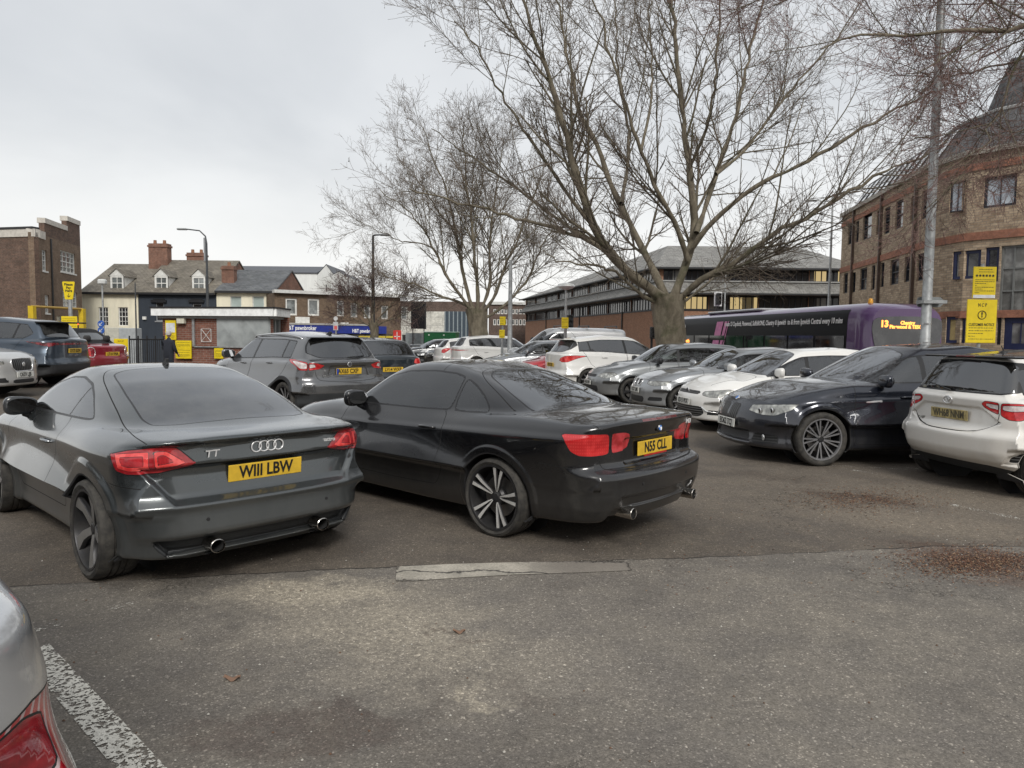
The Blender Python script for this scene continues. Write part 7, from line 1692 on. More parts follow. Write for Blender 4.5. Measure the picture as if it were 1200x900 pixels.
def build_furniture():
    # near galvanised column on the right
    p=at(1084,400,13.4); t=thing('street_lamp','tall galvanised lamp column rising out of the top of the picture','street lamp',(p.x,p.y,gz(p.x,p.y))); mb=MB()
    mb.tube([(0,0,0),(0,0,1.3),(0,0,1.35),(0,0,4),(0,0,9.5)],[.11,.11,.088,.08,.06],20); mb.build('pole',GALV(),t,smooth=40)
    mb=MB(); mb.tube([(0,0,9.5),(-.1,0,9.9),(-.6,0,10.1),(-1.4,0,10.1)],.035,8); mb.build('arm',GALV(),t,smooth=40); mb=MB(); mb.box((-2.,-.12,10.03),(-1.35,.12,10.13),.03); mb.build('lamp_head',GALV(),t)
    for z in (1.55,1.9,2.9):
        mb=MB(); mb.lathe([(.086,-.015),(.091,-.015),(.091,.015),(.086,.015)],20,'z',(0,0,z)); mb.build('strap',plain('steel strap',(.5,.5,.5),.3,.9),t)
    z=HC+(398-354)*13.4/843; s=MB(); s.prism(rnd([(-.10,-.09),(.32,-.09),(.38,-.03),(.38,.05),(.32,.10),(-.10,.10)],1,.2),(.0,.13,z),(1,0,0),(0,0,1),(0,.02,0)); so=s.build('sign_back',plain('grey sign back',(.20,.21,.21),.5),t)
    mb=MB(); mb.box((-.13,-.13,z-.03),(.30,.125,z+.03)); mb.build('bracket',GALV(),so)
    # notice boards beside it
    t,z,h,w=yellow_board('notice_board','large yellow customer notice board at the right',1131,1166,351,402,15.2,txt=(('N C P',.87,.10),('CUSTOMER NOTICE',.42,.082)),n=5,top=.75,seed=5,sx=.72)
    tube=MB(); tube_ring(tube,(0,-.018,z+h*.645),.085,.008,28,'y'); tube.build('warning_ring',DK(),t); face_text(t,'!',0,-.016,z+h*.645,.15,DK(),bold=.006)
    m=MB(); zz=z+h+.02; hh=.66; m.box((-.23,-.03,zz),(.25,-.006,zz+hh),.006); m.build('board',YS(),t); m=MB(); m.box((-.22,-.034,zz+.01),(.24,-.0305,zz+.075)); m.build('paper',plain('white paper',(.62,.64,.66),.6),t)
    for i in range(6): m=MB(); m.lathe([(0,-.003),(.022,-.003),(.024,0)],12,'y'); m.build('pictogram',DK(),t,loc=(-.16+i*.068,-.0335,zz+hh*.72))
    small_print(t,-.19,.21,zz+.10,zz+hh*.62,8,-.0335,DK(),6); small_print(t,-.12,.21,zz+hh*.80,zz+hh*.95,2,-.0335,DK(),7)
    # pay here sign
    Y=22.; p=at(82,371,Y); q=at(82,330,Y); g=gz(p.x,p.y); t=thing('pay_sign','yellow tapered pay-here sign on a grey pole with a board beneath','sign',(p.x,p.y,g)); k=Y/F_PX
    z1=q.z-g; m=MB(); m.prism(rnd([(-.19,0),(.19,0),(.12,-.54),(-.12,-.54)],1,.12),(0,-.03,z1),(1,0,0),(0,0,1),(0,.02,0)); m.build('sign_head',YS(),t,fix=True)
    m=MB(); post(m,0,.03,0,z1-.05,.055); m.build('pole',GALV(),t,smooth=40)
    for s,dz in (('Please',.09),('Pay',.19),('Here',.28)): face_text(t,s,0,-.035,z1-dz,.105,DK(),bold=.003)
    m=MB(); z=z1-.42; m.tube([(0,-.034,z+.06),(0,-.034,z-.05)],.007,5); m.tube([(-.05,-.034,z+.0),(0,-.034,z-.055),(.05,-.034,z+.0)],.008,5); m.build('arrow',DK(),t)
    zb=HC+(388.5-387.5)*k-g; m=MB(); m.box((-.24,-.05,zb),(.24,-.028,zb+.43),.006); m.build('board',YS(),t); small_print(t,-.2,.2,zb+.05,zb+.38,6,-.0525,DK(),8)
    # height barrier
    t=thing('height_barrier','yellow height restriction frame at the car park exit','barrier'); a,b=at(38.5,390,24),at(97,390,26.5); ga=gz(a.x,a.y); za=HC+(388-359.5)*24/843; m=MB(); ye=plain('faded yellow paint',(.60,.42,.02),.5)
    for p_,r in ((a,.085),(b,.085)):
        m=MB(); m.box((p_.x-r,p_.y-r,ga),(p_.x+r,p_.y+r,za+.02)); m.build('post',ye,t)
    m=MB(); m.tube([(a.x,a.y,za),(b.x,b.y,za)],.045,8); m.build('beam',plain('weathered beam',(.36,.23,.05),.6),t)
    for i,(dx) in enumerate((.25,.75)): 
        pp=a.lerp(b,dx)
    t=lamp_post('tall lamp with curved arm above the dark blue house',244,395,285,40,.085,arm=(-1.05,.75),mt=plain('dark lamp paint',(.05,.055,.06),.5))
    m=MB(); m.box((-.14,-.08,5.6),(-.04,.08,6.9),.02); m.build('banner_box',plain('grey box',(.25,.26,.27),.5),t)
    lamp_post('square-headed lamp in front of the cream house',121.5,395,333,30,.05,head='box')
    lamp_post('thin dark post by the join of the cream and blue houses',160,400,331,34,.04,head='none',mt=plain('dark lamp paint',(.05,.055,.06),.5))
    lamp_post('tall dark lamp column standing behind the grey SUV',437.5,410,277,38,.10,arm=(.35,.08),mt=plain('dark lamp paint',(.05,.055,.06),.5))
    lamp_post('plain grey column right of the small bare tree',597.5,400,305,30,.105,head='none')
    lamp_post('short grey lamp with pale cap and yellow plate above the van',662.5,395,338,24,.06,head='cap')
    lamp_post('slim pale column standing behind the bus below the office eaves',848.5,385,322,46,.07,head='none')
    lamp_post('tall grey lamp column at the end of the brick offices',969.5,400,240,46,.09,arm=(-1.0,.25))
    yellow_board('yellow_plate','small yellow plate fixed under the pale capped lamp',658,666,372,385,23.8,posts=1,n=4,seed=9)
    yellow_board('yellow_plate','upper small yellow plate right of the small bare tree',585.5,592.5,371,381,26,posts=1,n=3,seed=10); 
    yellow_board('yellow_plate','lower small yellow plate above the silver hatchback',585,591.5,386.5,396,25.7,posts=1,n=3,seed=11)
    yellow_board('yellow_board','plain yellow board right of the red convertible',134,150.5,397,421,22.4,posts=1,txt=(('N C P',.88,.07),),n=5,seed=12)
    traffic_light('traffic light with white backing right of the big trunk',842,343.5,357,34,white=True); traffic_light('dark traffic light left of the big trunk',764.5,383,397,31); traffic_light('traffic light behind the pale capped lamp',668,369,387,33); traffic_light('traffic light showing red beside the yellow height frame',93,377,390,33,lit=2)
    # blue direction sign
    p=at(118.5,390,28); g=gz(p.x,p.y); t=thing('direction_sign','blue keep-left disc signs on a post by the cream house','sign',(p.x,p.y,g)); 
    m=MB(); post(m,0,.05,0,HC+(389-376)*28/843-g,.035); m.build('post',GALV(),t)
    for z in (380,387.5):
        zz=HC+(389-z)*28/843-g; m=MB(); m.lathe([(0,-.01),(.125,-.01),(.135,0),(.135,.01)],20,'y'); o=m.build('disc',plain('blue sign',(.03,.10,.38),.4),t,loc=(0,0,zz)); m=MB(); m.tube([(.06,-.014,.06),(-.05,-.014,-.05)],.014,5); m.tube([(-.06,-.014,.03),(-.06,-.014,-.06),(.03,-.014,-.06)],.012,5); m.build('arrow',WHT(),o)
    # speed-style sign and red sign near shops
    p=at(393.5,395,34); g=gz(p.x,p.y); t=thing('road_sign','round road sign above a small red-marked plate in front of the shops','sign',(p.x,p.y,g)); m=MB(); z=HC+(390-372)*34/843-g; post(m,0,.05,0,z,.035); m.build('post',GALV(),t); m=MB(); m.lathe([(0,-.01),(.10,-.01),(.10,.01)],20,'y'); m.build('disc',plain('pale disc',(.5,.5,.5),.5),t,loc=(0,0,z)); m=MB(); m.box((-.11,-.02,z-.55),(.11,.02,z-.16)); o=m.build('plate',plain('pale plate',(.45,.45,.46),.5),t); m=MB(); m.box((-.07,-.025,z-.52),(.07,-.021,z-.34)); m.build('red_panel',plain('red panel',(.55,.10,.10),.5),o)
    p=at(465.5,420,36); g=gz(p.x,p.y); t=thing('shop_totem','red square lit sign over a dark cabinet near the small tree','sign',(p.x,p.y,g)); m=MB(); z=HC+(391-386)*36/843-g; m.box((-.20,-.05,z-.62),(.20,.05,z),.03); m.build('red_panel',plain('red panel bright',(.70,.05,.04),.4),t); m=MB(); m.box((-.02,-.056,z-.55),(.02,-.051,z-.07)); m.box((-.15,-.056,z-.33),(.15,-.051,z-.29)); m.build('cross_lines',WHT(),t); m=MB(); m.box((-.17,-.08,0),(.17,.08,z-.63),.02); m.build('cabinet',plain('dark cabinet',(.04,.04,.045),.5),t); m=MB(); m.box((-.10,-.086,z-1.1),(.10,-.081,z-.85)); m.build('label_panel',WHT(),t)
    # billboard, green box, grey cabinet
    p=at(490.5,410,48); g=gz(p.x,p.y); t=thing('billboard','blank black billboard on two posts','billboard',(p.x,p.y,g)); k=48/F_PX; z0,z1=HC+(391-384)*k-g,HC+(391-353)*k-g; m=MB(); m.box((-.50,-.06,z0),(.41,.06,z1),.01); m.build('screen',plain('black screen',(.012,.012,.014),.25),t)
    m=MB(); m.box((.411,-.09,z0-.02),(.50,.07,z1+.03)); m.build('frame_edge',BLK(),t)
    for x in (-.38,.36): m=MB(); post(m,x,.02,0,z0,.035); m.build('post',BLK(),t)
    p=at(515.5,405,46); g=gz(p.x,p.y); t=thing('site_container','dark green site container with pale roof edge','container',(p.x,p.y,g)); k=46/F_PX; z1=HC+(391-387)*k-g; m=MB(); m.box((-1.0,0,.1),(1.0,3.,z1-.06),.02); m.build('body',plain('dark green paint',(.015,.13,.045),.5),t); m=MB(); m.box((-1.04,-.04,z1-.059),(1.04,3.04,z1),.01); m.build('roof_edge',plain('pale green edge',(.35,.48,.42),.5),t)
    m=MB()
    for i in range(15): x=-.94+i*.13; m.box((x,-.012,.2),(x+.05,-.001,z1-.12))
    m.build('corrugation',plain('dark green paint',(.015,.13,.045),.5),t)
    for x in (-.7,.25): m=MB(); m.lathe([(0,-.03),(.05,-.03),(.05,0)],10,'y'); m.build('vent',WHT(),t,loc=(x,0,z1-.22))
    p=at(488,410,49.5); g=gz(p.x,p.y); t=thing('hoarding','grey hoarding panels below the black billboard','hoarding',(p.x,p.y,g)); m=MB(); k=49.5/F_PX; z1=HC+(391-389)*k-g
    for i in range(3): m=MB(); m.box((-.75+i*.5,0,0),(-.26+i*.5,.08,z1)); m.build('panel',plain('grey hoarding',(.26,.28,.29),.6),t)
    # railings left of the kiosk
    a,b=at(152,410,23.5),at(192,410,24.5); t=thing('railing','black steel railings between the yellow board and kiosk','railing'); m=MB(); g=gz(a.x,a.y); n=16; zt=HC+(389.5-398)*24/843
    m.tube([(a.x,a.y,zt),(b.x,b.y,zt)],.025,6); m.tube([(a.x,a.y,g+.15),(b.x,b.y,g+.15)],.02,6)
    m.build('rail',BLK(),t)
    for i in range(n+1): p=a.lerp(b,i/n); q=MB(); q.tube([(p.x,p.y,g),(p.x,p.y,zt+(.12 if i%4==0 else 0))],.012 if i%4 else .025,6); q.build('baluster',BLK(),t)
    # parked rubbish skip-like container behind the convertible
    p=at(150,400,36); g=gz(p.x,p.y); t=thing('cabinet','pale grey utility cabinets in front of the cream house','cabinet',(p.x,p.y,g)); k=36/F_PX; z1=HC+(389-384.5)*k-g
    m=MB(); m.box((-.45,0,0),(.45,.5,z1),.02); m.build('body',plain('cabinet grey',(.33,.35,.36),.5),t); m=MB(); m.box((-1.15,.05,0),(-.47,.5,z1+.02),.02); m.build('side_unit',plain('cabinet cream',(.45,.44,.38),.5),t)
# ------------------------------------------------------------------ person
def build_person():
    p=at(198,420,23.2); g=gz(p.x,p.y); t=thing('person','person with grey hair in dark coat standing by the yellow notices','person',(p.x,p.y,g),R(-15)); t.scale=(.93,.93,.93)
    import bmesh
    def skin(name,V,E,rad,mt,par,sub=2):
        me=bpy.data.meshes.new(name); me.from_pydata([Vector(v) for v in V],E,[]); o=bpy.data.objects.new(name,me); COL.objects.link(o)
        m=o.modifiers.new('s','SKIN'); 
        for i,r in enumerate(rad): me.skin_vertices[0].data[i].radius=(r,r*(.8 if i in (0,1,2) else 1))
        me.skin_vertices[0].data[0].use_root=True; o.modifiers.new('d','SUBSURF').levels=sub; o.modifiers['d'].render_levels=sub
        dg=bpy.context.evaluated_depsgraph_get(); dg.update(); m2=bpy.data.meshes.new_from_object(o.evaluated_get(dg)); bpy.data.objects.remove(o)
        n=bpy.data.objects.new(name,m2); COL.objects.link(n); m2.materials.clear(); m2.materials.append(mt); n.parent=par
        m2.polygons.foreach_set('use_smooth',[True]*len(m2.polygons)); return n
    V=[(0,0,.93),(0,0,1.15),(0,.0,1.36),(0,.01,1.47),(.0,.02,1.55), (.18,.0,1.38),(.235,.02,1.13),(.20,.18,.98),(-.18,0,1.38),(-.235,.02,1.13),(-.16,.2,1.05),(.09,0,.86),(.10,.01,.50),(.10,-.02,.09),(.11,.12,.04),(-.09,0,.86),(-.11,.02,.50),(-.12,-.03,.09),(-.13,.11,.04)]
    E=[(0,1),(1,2),(2,3),(3,4),(2,5),(5,6),(6,7),(2,8),(8,9),(9,10),(0,11),(11,12),(12,13),(13,14),(0,15),(15,16),(16,17),(17,18)]
    r=[.17,.16,.15,.06,.055,.075,.058,.042,.075,.058,.042,.10,.07,.05,.045,.10,.07,.05,.045]
    sk=plain('skin',(.42,.26,.19),.6); b=skin('body',V,E,r,plain('dark clothing',(.02,.023,.032),.9),t)
    # head with face
    m=MB(); G=[]
    for i in range(17):
        a=PI*i/16-PI/2; row=[]
        for j in range(24):
            c=2*PI*j/24; x=.078*math.cos(a)*math.cos(c); y=.098*math.cos(a)*math.sin(c); z=.118*math.sin(a)
            if math.sin(c)>.3 and abs(x)<.02 and -.03<z<.02: y+=.018
            if z<-.03: x*=.82; 
            row.append((x,y+.02,z+1.66))
        row.append(row[0]); G.append(row)
    m.grid(G); h=m.build('head',sk,b,smooth=True,fix=True)
    for s in (-1,1):
        m=MB(); m.lathe([(0,-.012),(.014,-.004),(.012,.01)],10,'x',(s*.080,.02,1.655)); m.build('ear',sk,h)
        m=MB(); m.lathe([(.0,.004),(.009,.0),(.0,-.004)],8,'y',(s*.03,.112,1.675)); m.build('eye',plain('eye',(.05,.04,.04),.3),h)
    m=MB(); m.tube([(-.022,.108,1.612),(0,.113,1.61),(.022,.108,1.612)],.004,5); m.build('mouth',plain('lips',(.30,.13,.11),.6),h)
    m=MB(); G=[]
    for i in range(10):
        a=PI/2*i/9; row=[]
        for j in range(24): c=2*PI*j/24; k=1.0; row.append((.088*math.cos(a)*math.cos(c),.105*math.cos(a)*math.sin(c)+.008,1.675+.112*math.sin(a)-(.05 if math.sin(c)<0 and i==0 else 0)))
        row.append(row[0]); G.append(row)
    m.grid(G); m.build('hair',plain('grey hair',(.42,.40,.37),.9,bump=1),b,smooth=True,fix=True)
    for (x,y,z,s) in ((.20,.19,.955,1),(-.155,.21,1.03,-1)):
        m=MB(); m.tube([(x,y,z+.03),(x,y+.03,z),(x,y+.05,z-.03)],[.026,.034,.028],8)
        for k in range(4): ox=(k-1.5)*.016; m.tube([(x+ox,y+.05,z-.03),(x+ox,y+.07,z-.06),(x+ox,y+.065,z-.085+abs(k-1.5)*.006)],[.0095,.008,.006],6)
        m.tube([(x-s*.03,y+.03,z-.0),(x-s*.045,y+.06,z-.02),(x-s*.035,y+.08,z-.04)],[.011,.009,.007],6); m.build('hand',sk,b,smooth=True)
# ------------------------------------------------------------------ bare trees
def tubes_np(P,Rr,sides):
    """P (n,k,3) polylines, Rr (n,k) radii -> vertices, quads"""
    n,k,_=P.shape; T=np.gradient(P,axis=1); T/=np.linalg.norm(T,axis=2,keepdims=True)+1e-9
    mid=T.mean(1); ref=np.where(np.abs(mid[:,2:3])<.9,np.array([[0,0,1.]]),np.array([[1.,0,0]])); A=np.cross(T,ref[:,None,:]); A/=np.linalg.norm(A,axis=2,keepdims=True)+1e-9; B=np.cross(T,A)
    an=np.arange(sides)*2*PI/sides; V=P[:,:,None,:]+(A[:,:,None,:]*np.cos(an)[None,None,:,None]+B[:,:,None,:]*np.sin(an)[None,None,:,None])*Rr[:,:,None,None]
    idx=np.arange(n*k*sides).reshape(n,k,sides); a=idx[:,:-1,:]; b=idx[:,1:,:]; F=np.stack([a,np.roll(a,-1,2),np.roll(b,-1,2),b],-1).reshape(-1,4)
    return V.reshape(-1,3),F
def mesh_np(name,parts,mt,parent,smooth=True):
    Vs=[];Fs=[];o=0
    for V,F in parts: Vs.append(V); Fs.append(F+o); o+=len(V)
    V=np.concatenate(Vs).astype(np.float32); F=np.concatenate(Fs).astype(np.int32)
    me=bpy.data.meshes.new(name); me.vertices.add(len(V)); me.vertices.foreach_set('co',V.ravel()); me.loops.add(F.size); me.loops.foreach_set('vertex_index',F.ravel()); me.polygons.add(len(F)); me.polygons.foreach_set('loop_start',np.arange(len(F),dtype=np.int32)*4)
    me.update(calc_edges=True); me.validate(); me.materials.append(mt)
    me.polygons.foreach_set('use_smooth',[smooth]*len(me.polygons)); ob=bpy.data.objects.new(name,me); COL.objects.link(ob); ob.parent=parent; return ob
def resample(pts,rad,k):
    P=np.array([tuple(p) for p in pts],float); d=np.r_[0,np.cumsum(np.linalg.norm(np.diff(P,axis=0),axis=1))]
    # smooth curve through the points
    t=np.linspace(0,d[-1],k); Q=np.stack([np.interp(t,d,P[:,i]) for i in range(3)],1)
    for _ in range(2): Q[1:-1]=Q[1:-1]*.5+(Q[:-2]+Q[2:])*.25
    return Q,np.interp(t/d[-1],[0,1],rad) if len(rad)==2 else np.interp(t,d,rad)
def spawn(P,Rr,per_m,t0,lenr,ang,upb,k,rng,wig=.06,minr=.005,rk=.55,lfall=.55,center=None):
    """children sprouting along every polyline"""
    n,kk,_=P.shape; L=np.linalg.norm(np.diff(P,axis=1),axis=2).sum(1); cnt=np.maximum(rng.poisson(L*(1-t0)*per_m),0); I=np.repeat(np.arange(n),cnt); m=len(I)
    t=t0+(1-t0)*rng.random(m)**.9; f=t*(kk-1); i0=np.minimum(f.astype(int),kk-2); w=(f-i0)[:,None]
    O=P[I,i0]*(1-w)+P[I,i0+1]*w; D=P[I,i0+1]-P[I,i0]; D/=np.linalg.norm(D,axis=1,keepdims=True)+1e-9
    r0=Rr[I,i0]*(1-w[:,0])+Rr[I,i0+1]*w[:,0]
    Z=rng.normal(size=(m,3)); Z-=D*(Z*D).sum(1,keepdims=True); Z/=np.linalg.norm(Z,axis=1,keepdims=True)+1e-9
    a=rng.uniform(ang[0],ang[1],m)[:,None]*PI/180; d=D*np.cos(a)+Z*np.sin(a); d[:,2]+=upb
    if center is not None: q=O-center; q[:,2]*=.6; q/=np.linalg.norm(q,axis=1,keepdims=True)+1e-9; d+=q*.35
    d/=np.linalg.norm(d,axis=1,keepdims=True)
    ln=rng.uniform(lenr[0],lenr[1],m)*(1-lfall*t); pts=[O]; cur=d.copy(); st=(ln/(k-1))[:,None]
    for j in range(k-1):
        pts.append(pts[-1]+cur*st); cur=cur+rng.normal(size=(m,3))*wig*4/(k); cur[:,2]+=upb*.25; cur/=np.linalg.norm(cur,axis=1,keepdims=True)
    Q=np.stack(pts,1); ra=np.maximum(np.minimum(r0*rk,ln*.016+.004),minr); R_=ra[:,None]*np.linspace(1,.45,k)[None,:]; return Q,np.maximum(R_,minr*.8)
@cached
def bark(name,c1=(.125,.105,.075),c2=(.215,.185,.135),c3=(.075,.075,.038)):
    t=NT(name); c=t.coord(); n=t.noise(t.coord(scale=(1,1,.5)),5,5,.7,.5); v=t.noise(c,1.6,5,.7)
    b=t.mix(t.ramp(n,.35,.65),tuple(c1)+(1,),tuple(c2)+(1,)); b=t.mix(t.ramp(v,.5,.7,0.,.75),b,tuple(c3)+(1,))
    return t.out(t.pbr(b,.9,normal=t.bump(t.noise(t.coord(scale=(1,1,.3)),18,5,.75),.8,.05)))
def bare_tree(name,label,Y,trunk,limbs,seed,tr,dens=1.,balls=200,tw=(.125,.10,.078),group=None,minr=.0048,trunkfork=True,l1=(1.6,4.2),up=.16):
    rng=np.random.default_rng(seed); rd=random.Random(seed)
    root_p=at(trunk[0][0],trunk[0][1],Y); g=gz(root_p.x,root_p.y); root=thing(name,label,'tree',(0,0,0),0,group)
    tp=[at(px,py,Y) for px,py in trunk]; tp[0].z=g-.1
    # trunk as a knobbly tapered tube
    Q,_=resample(tp,[1,1],26); rr=np.interp(np.linspace(0,1,26),np.linspace(0,1,len(tr)),tr); S=40; mb=MB(); rows=[]
    for i,(q,r) in enumerate(zip(Q,rr)):
        row=[]
        for k in range(S+1):
            a=2*PI*k/S; f=1+.07*math.sin(3*a+i*.35+seed)+.045*math.sin(7*a-i*.5)+.03*math.sin(13*a+i*.9)+(.25*math.exp(-i/2.2))*(1+.5*math.sin(5*a)); row.append((q[0]+r*f*math.cos(a),q[1]+r*f*math.sin(a),q[2]))
        rows.append(row)
    mb.grid(rows); bk=bark('plane bark'); tk=mb.build('trunk',bk,root,smooth=True,fix=True)
    LP=[];LR=[]; parts=[]; ctr=np.array(tuple(tp[-1]))
    for pts,r0,r1,dy in limbs:
        n=len(pts); P3=[]
        for i,(px,py) in enumerate(pts):
            s=i/(n-1); P3.append(at(px,py,Y+dy*s**.8))
        q,r=resample(P3,[r0*.54,r1*.48],26); 
        w=rng.normal(size=(26,3))*np.linspace(0,1,26)[:,None]*.05; q=q+w; r=r*(1+.10*rng.normal(size=26)); r[0]*=1.15
        LP.append(q); LR.append(r)
    LP=np.array(LP); LR=np.array(LR); parts.append(tubes_np(LP,LR,12))
    limb=mesh_np('limbs',parts,bk,root)
    c1=spawn(LP,LR,1.7*dens,.12,l1,(26,60),up,12,rng,.13,.009,.45,.35,center=ctr)
    c1b=spawn(LP,LR,2.2*dens,.12,(.5,1.6),(35,80),.10,8,rng,.14,minr,.3,.2)
    c2=spawn(*c1,5.4*dens,.10,(.7,2.1),(26,62),.10,8,rng,.16,minr,.5,.4)
    c3=spawn(*c2,6.4*dens,.10,(.22,.75),(25,60),.06,5,rng,.14,minr,.6,.4); c3b=spawn(*c1b,4.5*dens,.1,(.2,.6),(25,60),.05,5,rng,.14,minr,.6,.3)
    c4=spawn(*c3,2.0*dens,.2,(.08,.25),(25,60),.04,3,rng,.1,minr*.8,.7,.3)
    bt=bark('branch bark',(.12,.102,.072),(.175,.15,.108),(.085,.085,.042)); tm=plain('twig bark '+str(tw),tw,.9)
    mesh_np('branches',[tubes_np(c1[0],c1[1],7),tubes_np(c1b[0],c1b[1],5)],bt,root)
    parts=[tubes_np(c2[0],c2[1],4),tubes_np(c3[0],c3[1],3),tubes_np(c3b[0],c3b[1],3),tubes_np(c4[0],c4[1],3)]
    cr=mesh_np('twigs',parts,tm,root,False); print(name,len(c1[0]),len(c2[0]),len(c3[0]),len(c4[0]))
    if balls:
        I=rng.integers(0,len(c3[0]),balls); m=MB()
        for i in I:
            p=c3[0][i,-1]; r=rng.uniform(.014,.022); b=len(m.v); z=p[2]-.10
            m.v+=[(p[0]+r,p[1],z),(p[0]-r,p[1],z),(p[0],p[1]+r,z),(p[0],p[1]-r,z),(p[0],p[1],z+r),(p[0],p[1],z-r)]
            for f in ((0,2,4),(2,1,4),(1,3,4),(3,0,4),(2,0,5),(1,2,5),(3,1,5),(0,3,5)): m.face([b+q for q in f])
            m.tube([(p[0],p[1],p[2]),(p[0],p[1],z)],.003,3)
        o=m.build('seed_balls',plain('seed ball brown',(.045,.032,.022),.95),root); o['kind']='stuff'
    return root
def build_trees():
    bare_tree('plane_tree','big spreading bare plane tree with forked trunk behind the grey hatchback',22.,[(787,457),(786,420),(785,385),(783,362),(783,345)],[
      ([(778,352),(763,338),(739,323),(716,300),(697,269),(686,239),(672,197),(663,154),(648,110),(632,60),(612,0),(600,-50)],.30,.05,-2.5),
      ([(739,323),(709,292),(670,273),(617,258),(563,245),(520,232),(478,222)],.14,.035,-1.5),
      ([(716,300),(690,280),(655,258),(620,232),(585,208),(545,180),(505,150)],.12,.03,2.5),
      ([(697,269),(668,232),(640,190),(612,150),(585,105),(560,60),(535,25)],.11,.03,-1.5),
      ([(770,355),(753,347),(744,339),(736,331),(722,318),(700,312),(670,310),(640,300)],.12,.03,-2),
      ([(781,350),(770,325),(759,303),(749,285),(728,239),(709,208),(701,166),(678,133),(668,80),(655,20),(650,-40)],.22,.045,3),
      ([(728,239),(735,200),(738,160),(728,110),(722,50),(718,-20)],.12,.035,4),
      ([(789,352),(797,325),(808,300),(816,273),(812,235),(808,197),(801,162),(800,120),(792,60),(788,-10),(786,-60)],.27,.055,1),
      ([(806,305),(795,270),(785,250),(770,223),(751,177),(738,140),(725,90),(708,40),(690,-20)],.15,.04,-2),
      ([(816,273),(828,240),(839,204),(853,166),(866,120),(880,60),(895,0),(905,-50)],.16,.045,2.5),
      ([(812,290),(825,268),(843,254),(870,227),(905,208),(946,189),(1000,158),(1055,125),(1120,95)],.15,.035,-1.5),
      ([(839,204),(870,180),(900,140),(935,95),(975,50),(1010,0)],.10,.03,1.5),
      ([(795,352),(812,335),(827,323),(870,304),(904,273),(946,256),(985,229),(1020,208),(1065,190),(1110,165)],.19,.035,-2.5),
      ([(797,357),(812,346),(831,331),(842,318),(860,300),(890,290),(930,285)],.08,.022,2),
      ([(946,256),(968,232),(990,225),(1020,226),(1050,215)],.07,.02,0),
      ([(808,197),(825,160),(836,120),(840,70),(845,10),(850,-40)],.10,.035,-2.5),
      ([(751,177),(762,130),(765,80),(760,20),(758,-40)],.09,.03,1.5),
    ],11,[.56,.47,.44,.44,.47,.47],1.0,700,group='bare trees in the car park')
    bare_tree('plane_tree','smaller bare plane tree left of the big one above the white cars',35.3,[(564,436),(563,410),(562,392),(559,372),(558,362)],[
      ([(554,368),(544,352),(523,324),(509,292),(491,260),(473,242),(445,222)],.17,.035,-1.5),
      ([(556,366),(549,349),(541,313),(534,271),(524,224),(508,185),(495,150)],.18,.035,1.5),
      ([(559,364),(561,345),(556,310),(555,278),(549,235),(545,190),(541,150)],.18,.035,-.5),
      ([(562,366),(569,352),(576,328),(573,299),(576,260),(584,210),(592,165)],.17,.035,2),
      ([(564,368),(580,349),(591,313),(605,285),(616,256),(632,215),(645,180)],.16,.03,-1.5),
      ([(566,374),(582,366),(598,352),(619,328),(630,299),(645,270),(665,245)],.15,.03,1.),
      ([(553,362),(537,353),(509,345),(484,331),(463,328),(432,312)],.12,.025,0),
      ([(509,292),(495,285),(470,283),(445,270),(425,262)],.07,.02,.5),
      ([(534,271),(515,250),(498,222),(480,200),(462,180)],.08,.02,-1),
    ],23,[.54,.47,.43,.44,.52],1.2,400,group='bare trees in the car park')
    bare_tree('street_tree','small reddish bare tree with dark trunk in front of the shops',37.,[(438,432),(438,410),(439,390),(437,378)],[
      ([(436,380),(428,368),(420,358),(413,350),(408,342)],.09,.025,-.5),([(437,380),(436,366),(438,354),(438,342),(436,332)],.10,.025,.6),([(439,380),(448,368),(460,356),(470,346),(476,338)],.09,.025,0),
      ([(438,384),(452,376),(470,370),(486,362),(497,356)],.07,.02,-.7),([(436,384),(426,378),(414,374),(404,368)],.07,.02,.7)],31,[.27,.22,.20,.24],1.7,0,tw=(.10,.065,.058),minr=.0065,l1=(.7,1.7),up=.05)
    bare_tree('plane_tree','bare tree standing off the right edge whose reddish branches hang across the top',12.5,[(1560,520),(1550,300),(1540,120),(1530,20)],[
      ([(1530,60),(1440,0),(1330,20),(1240,30),(1170,35),(1100,38),(1030,35),(960,55)],.16,.022,-1.),
      ([(1530,50),(1450,-60),(1330,-90),(1210,-60),(1120,-30),(1040,-20),(960,-15),(880,0)],.16,.022,1.),
      ([(1530,90),(1440,80),(1330,85),(1240,60),(1190,70),(1150,85),(1090,94)],.12,.018,1.5),
      ([(1400,-60),(1300,-60),(1230,0),(1195,75),(1172,130),(1150,175),(1128,215)],.08,.012,-.5),
      ([(1530,40),(1480,-120),(1380,-200),(1250,-160),(1150,-110),(1060,-90),(980,-60)],.15,.02,0.),
      ([(1530,100),(1440,140),(1340,150),(1260,130),(1200,150),(1150,160)],.10,.014,.5)],47,[.42,.36,.32,.34],1.55,60,tw=(.15,.09,.078),minr=.0035,group='bare trees in the car park',l1=(.9,2.2),up=.0)
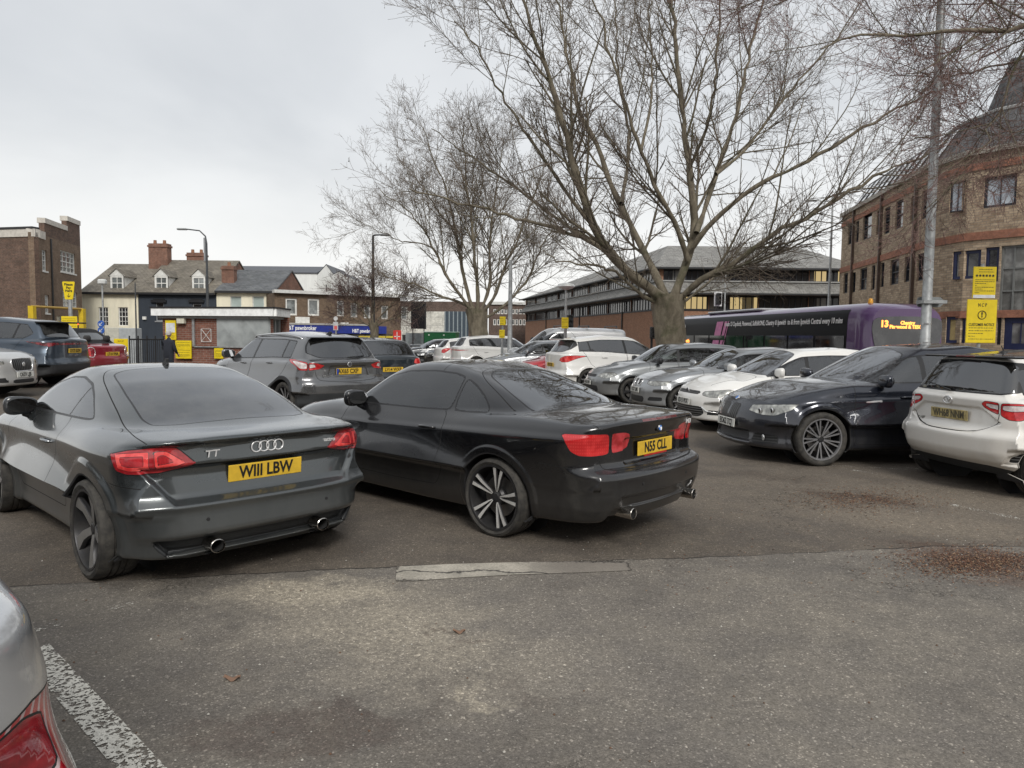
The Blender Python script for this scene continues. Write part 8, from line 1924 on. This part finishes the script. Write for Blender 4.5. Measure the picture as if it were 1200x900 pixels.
def make_world():
    w=bpy.data.worlds.new('World'); SC.world=w
    t=NT('w',world=w); c=t.coord('Generated')
    sky=t.new('TexSky',sky_type='NISHITA',sun_disc=False,sun_elevation=R(38),sun_rotation=R(166),air_density=1.5,dust_density=4.)
    x,y,z=t.xyz(c)
    # cloud layer: flat sheet projection so the banks flatten to the horizon
    zz=t.math('MAXIMUM',z,.04); dv=t.new('CombineXYZ',{0:t.math('DIVIDE',x,t.math('ADD',zz,.25)),1:t.math('DIVIDE',y,t.math('ADD',zz,.25)),2:0.}).outputs[0]
    n=t.noise(dv,1.1,5,.5,.3); n2=t.noise(dv,.45,2,.5)
    f=t.math('ADD',t.math('MULTIPLY',t.ramp(n,.3,.72),.6),t.math('MULTIPLY',t.ramp(n2,.35,.65),.5),clamp=True)
    cl=t.mix(f,(4.3,4.47,4.7,1),(6.3,6.4,6.5,1))
    hz=t.ramp(z,.0,.30,1.,0.); cl=t.mix(t.math('MULTIPLY',hz,.75),cl,(7.6,7.55,7.35,1))
    top=t.ramp(z,.35,1.,1.,1.12); cl=t.mix(1.,cl,t.new('CombineColor',{0:top,1:top,2:top}).outputs[0],'MULTIPLY')
    col=t.mix(.94,sky.outputs[0],cl)
    bg=t.new('Background',{'Color':col,'Strength':.1})
    o=t.n.new('ShaderNodeOutputWorld'); t.put(o.inputs[0],bg.outputs[0])
    s=bpy.data.lights.new('sun','SUN'); s.energy=1.5; s.angle=R(18); s.color=(1.,.97,.92)
    so=bpy.data.objects.new('sun',s); COL.objects.link(so)
    d=Vector((math.sin(R(166))*math.cos(R(38)),math.cos(R(166))*math.cos(R(38)),math.sin(R(38))))
    so.rotation_euler=d.to_track_quat('Z','Y').to_euler()
def make_cam():
    c=bpy.data.cameras.new('cam'); c.sensor_width=36; c.lens=36*F_PX/1200; c.clip_end=2000; c.clip_start=.05
    o=bpy.data.objects.new('camera',c); COL.objects.link(o); o.location=(0,0,HC)
    # look along +y, pitched down, rolled
    m=Matrix.Rotation(PI/2-PITCH,4,'X')@Matrix.Rotation(ROLL,4,'Z')
    o.rotation_euler=m.to_euler(); SC.camera=o
    SC.view_settings.view_transform='Standard'; SC.view_settings.look='None'; SC.view_settings.exposure=.56; SC.view_settings.gamma=1
    SC.cycles.max_bounces=8; SC.cycles.transparent_max_bounces=12; SC.cycles.diffuse_bounces=3; SC.cycles.glossy_bounces=4
make_world(); make_cam(); build_ground(); build_cars(); build_behind(); build_left_street(); build_office(); build_brick_offices(); build_bus(); build_kiosk(); build_furniture(); build_person(); build_trees()
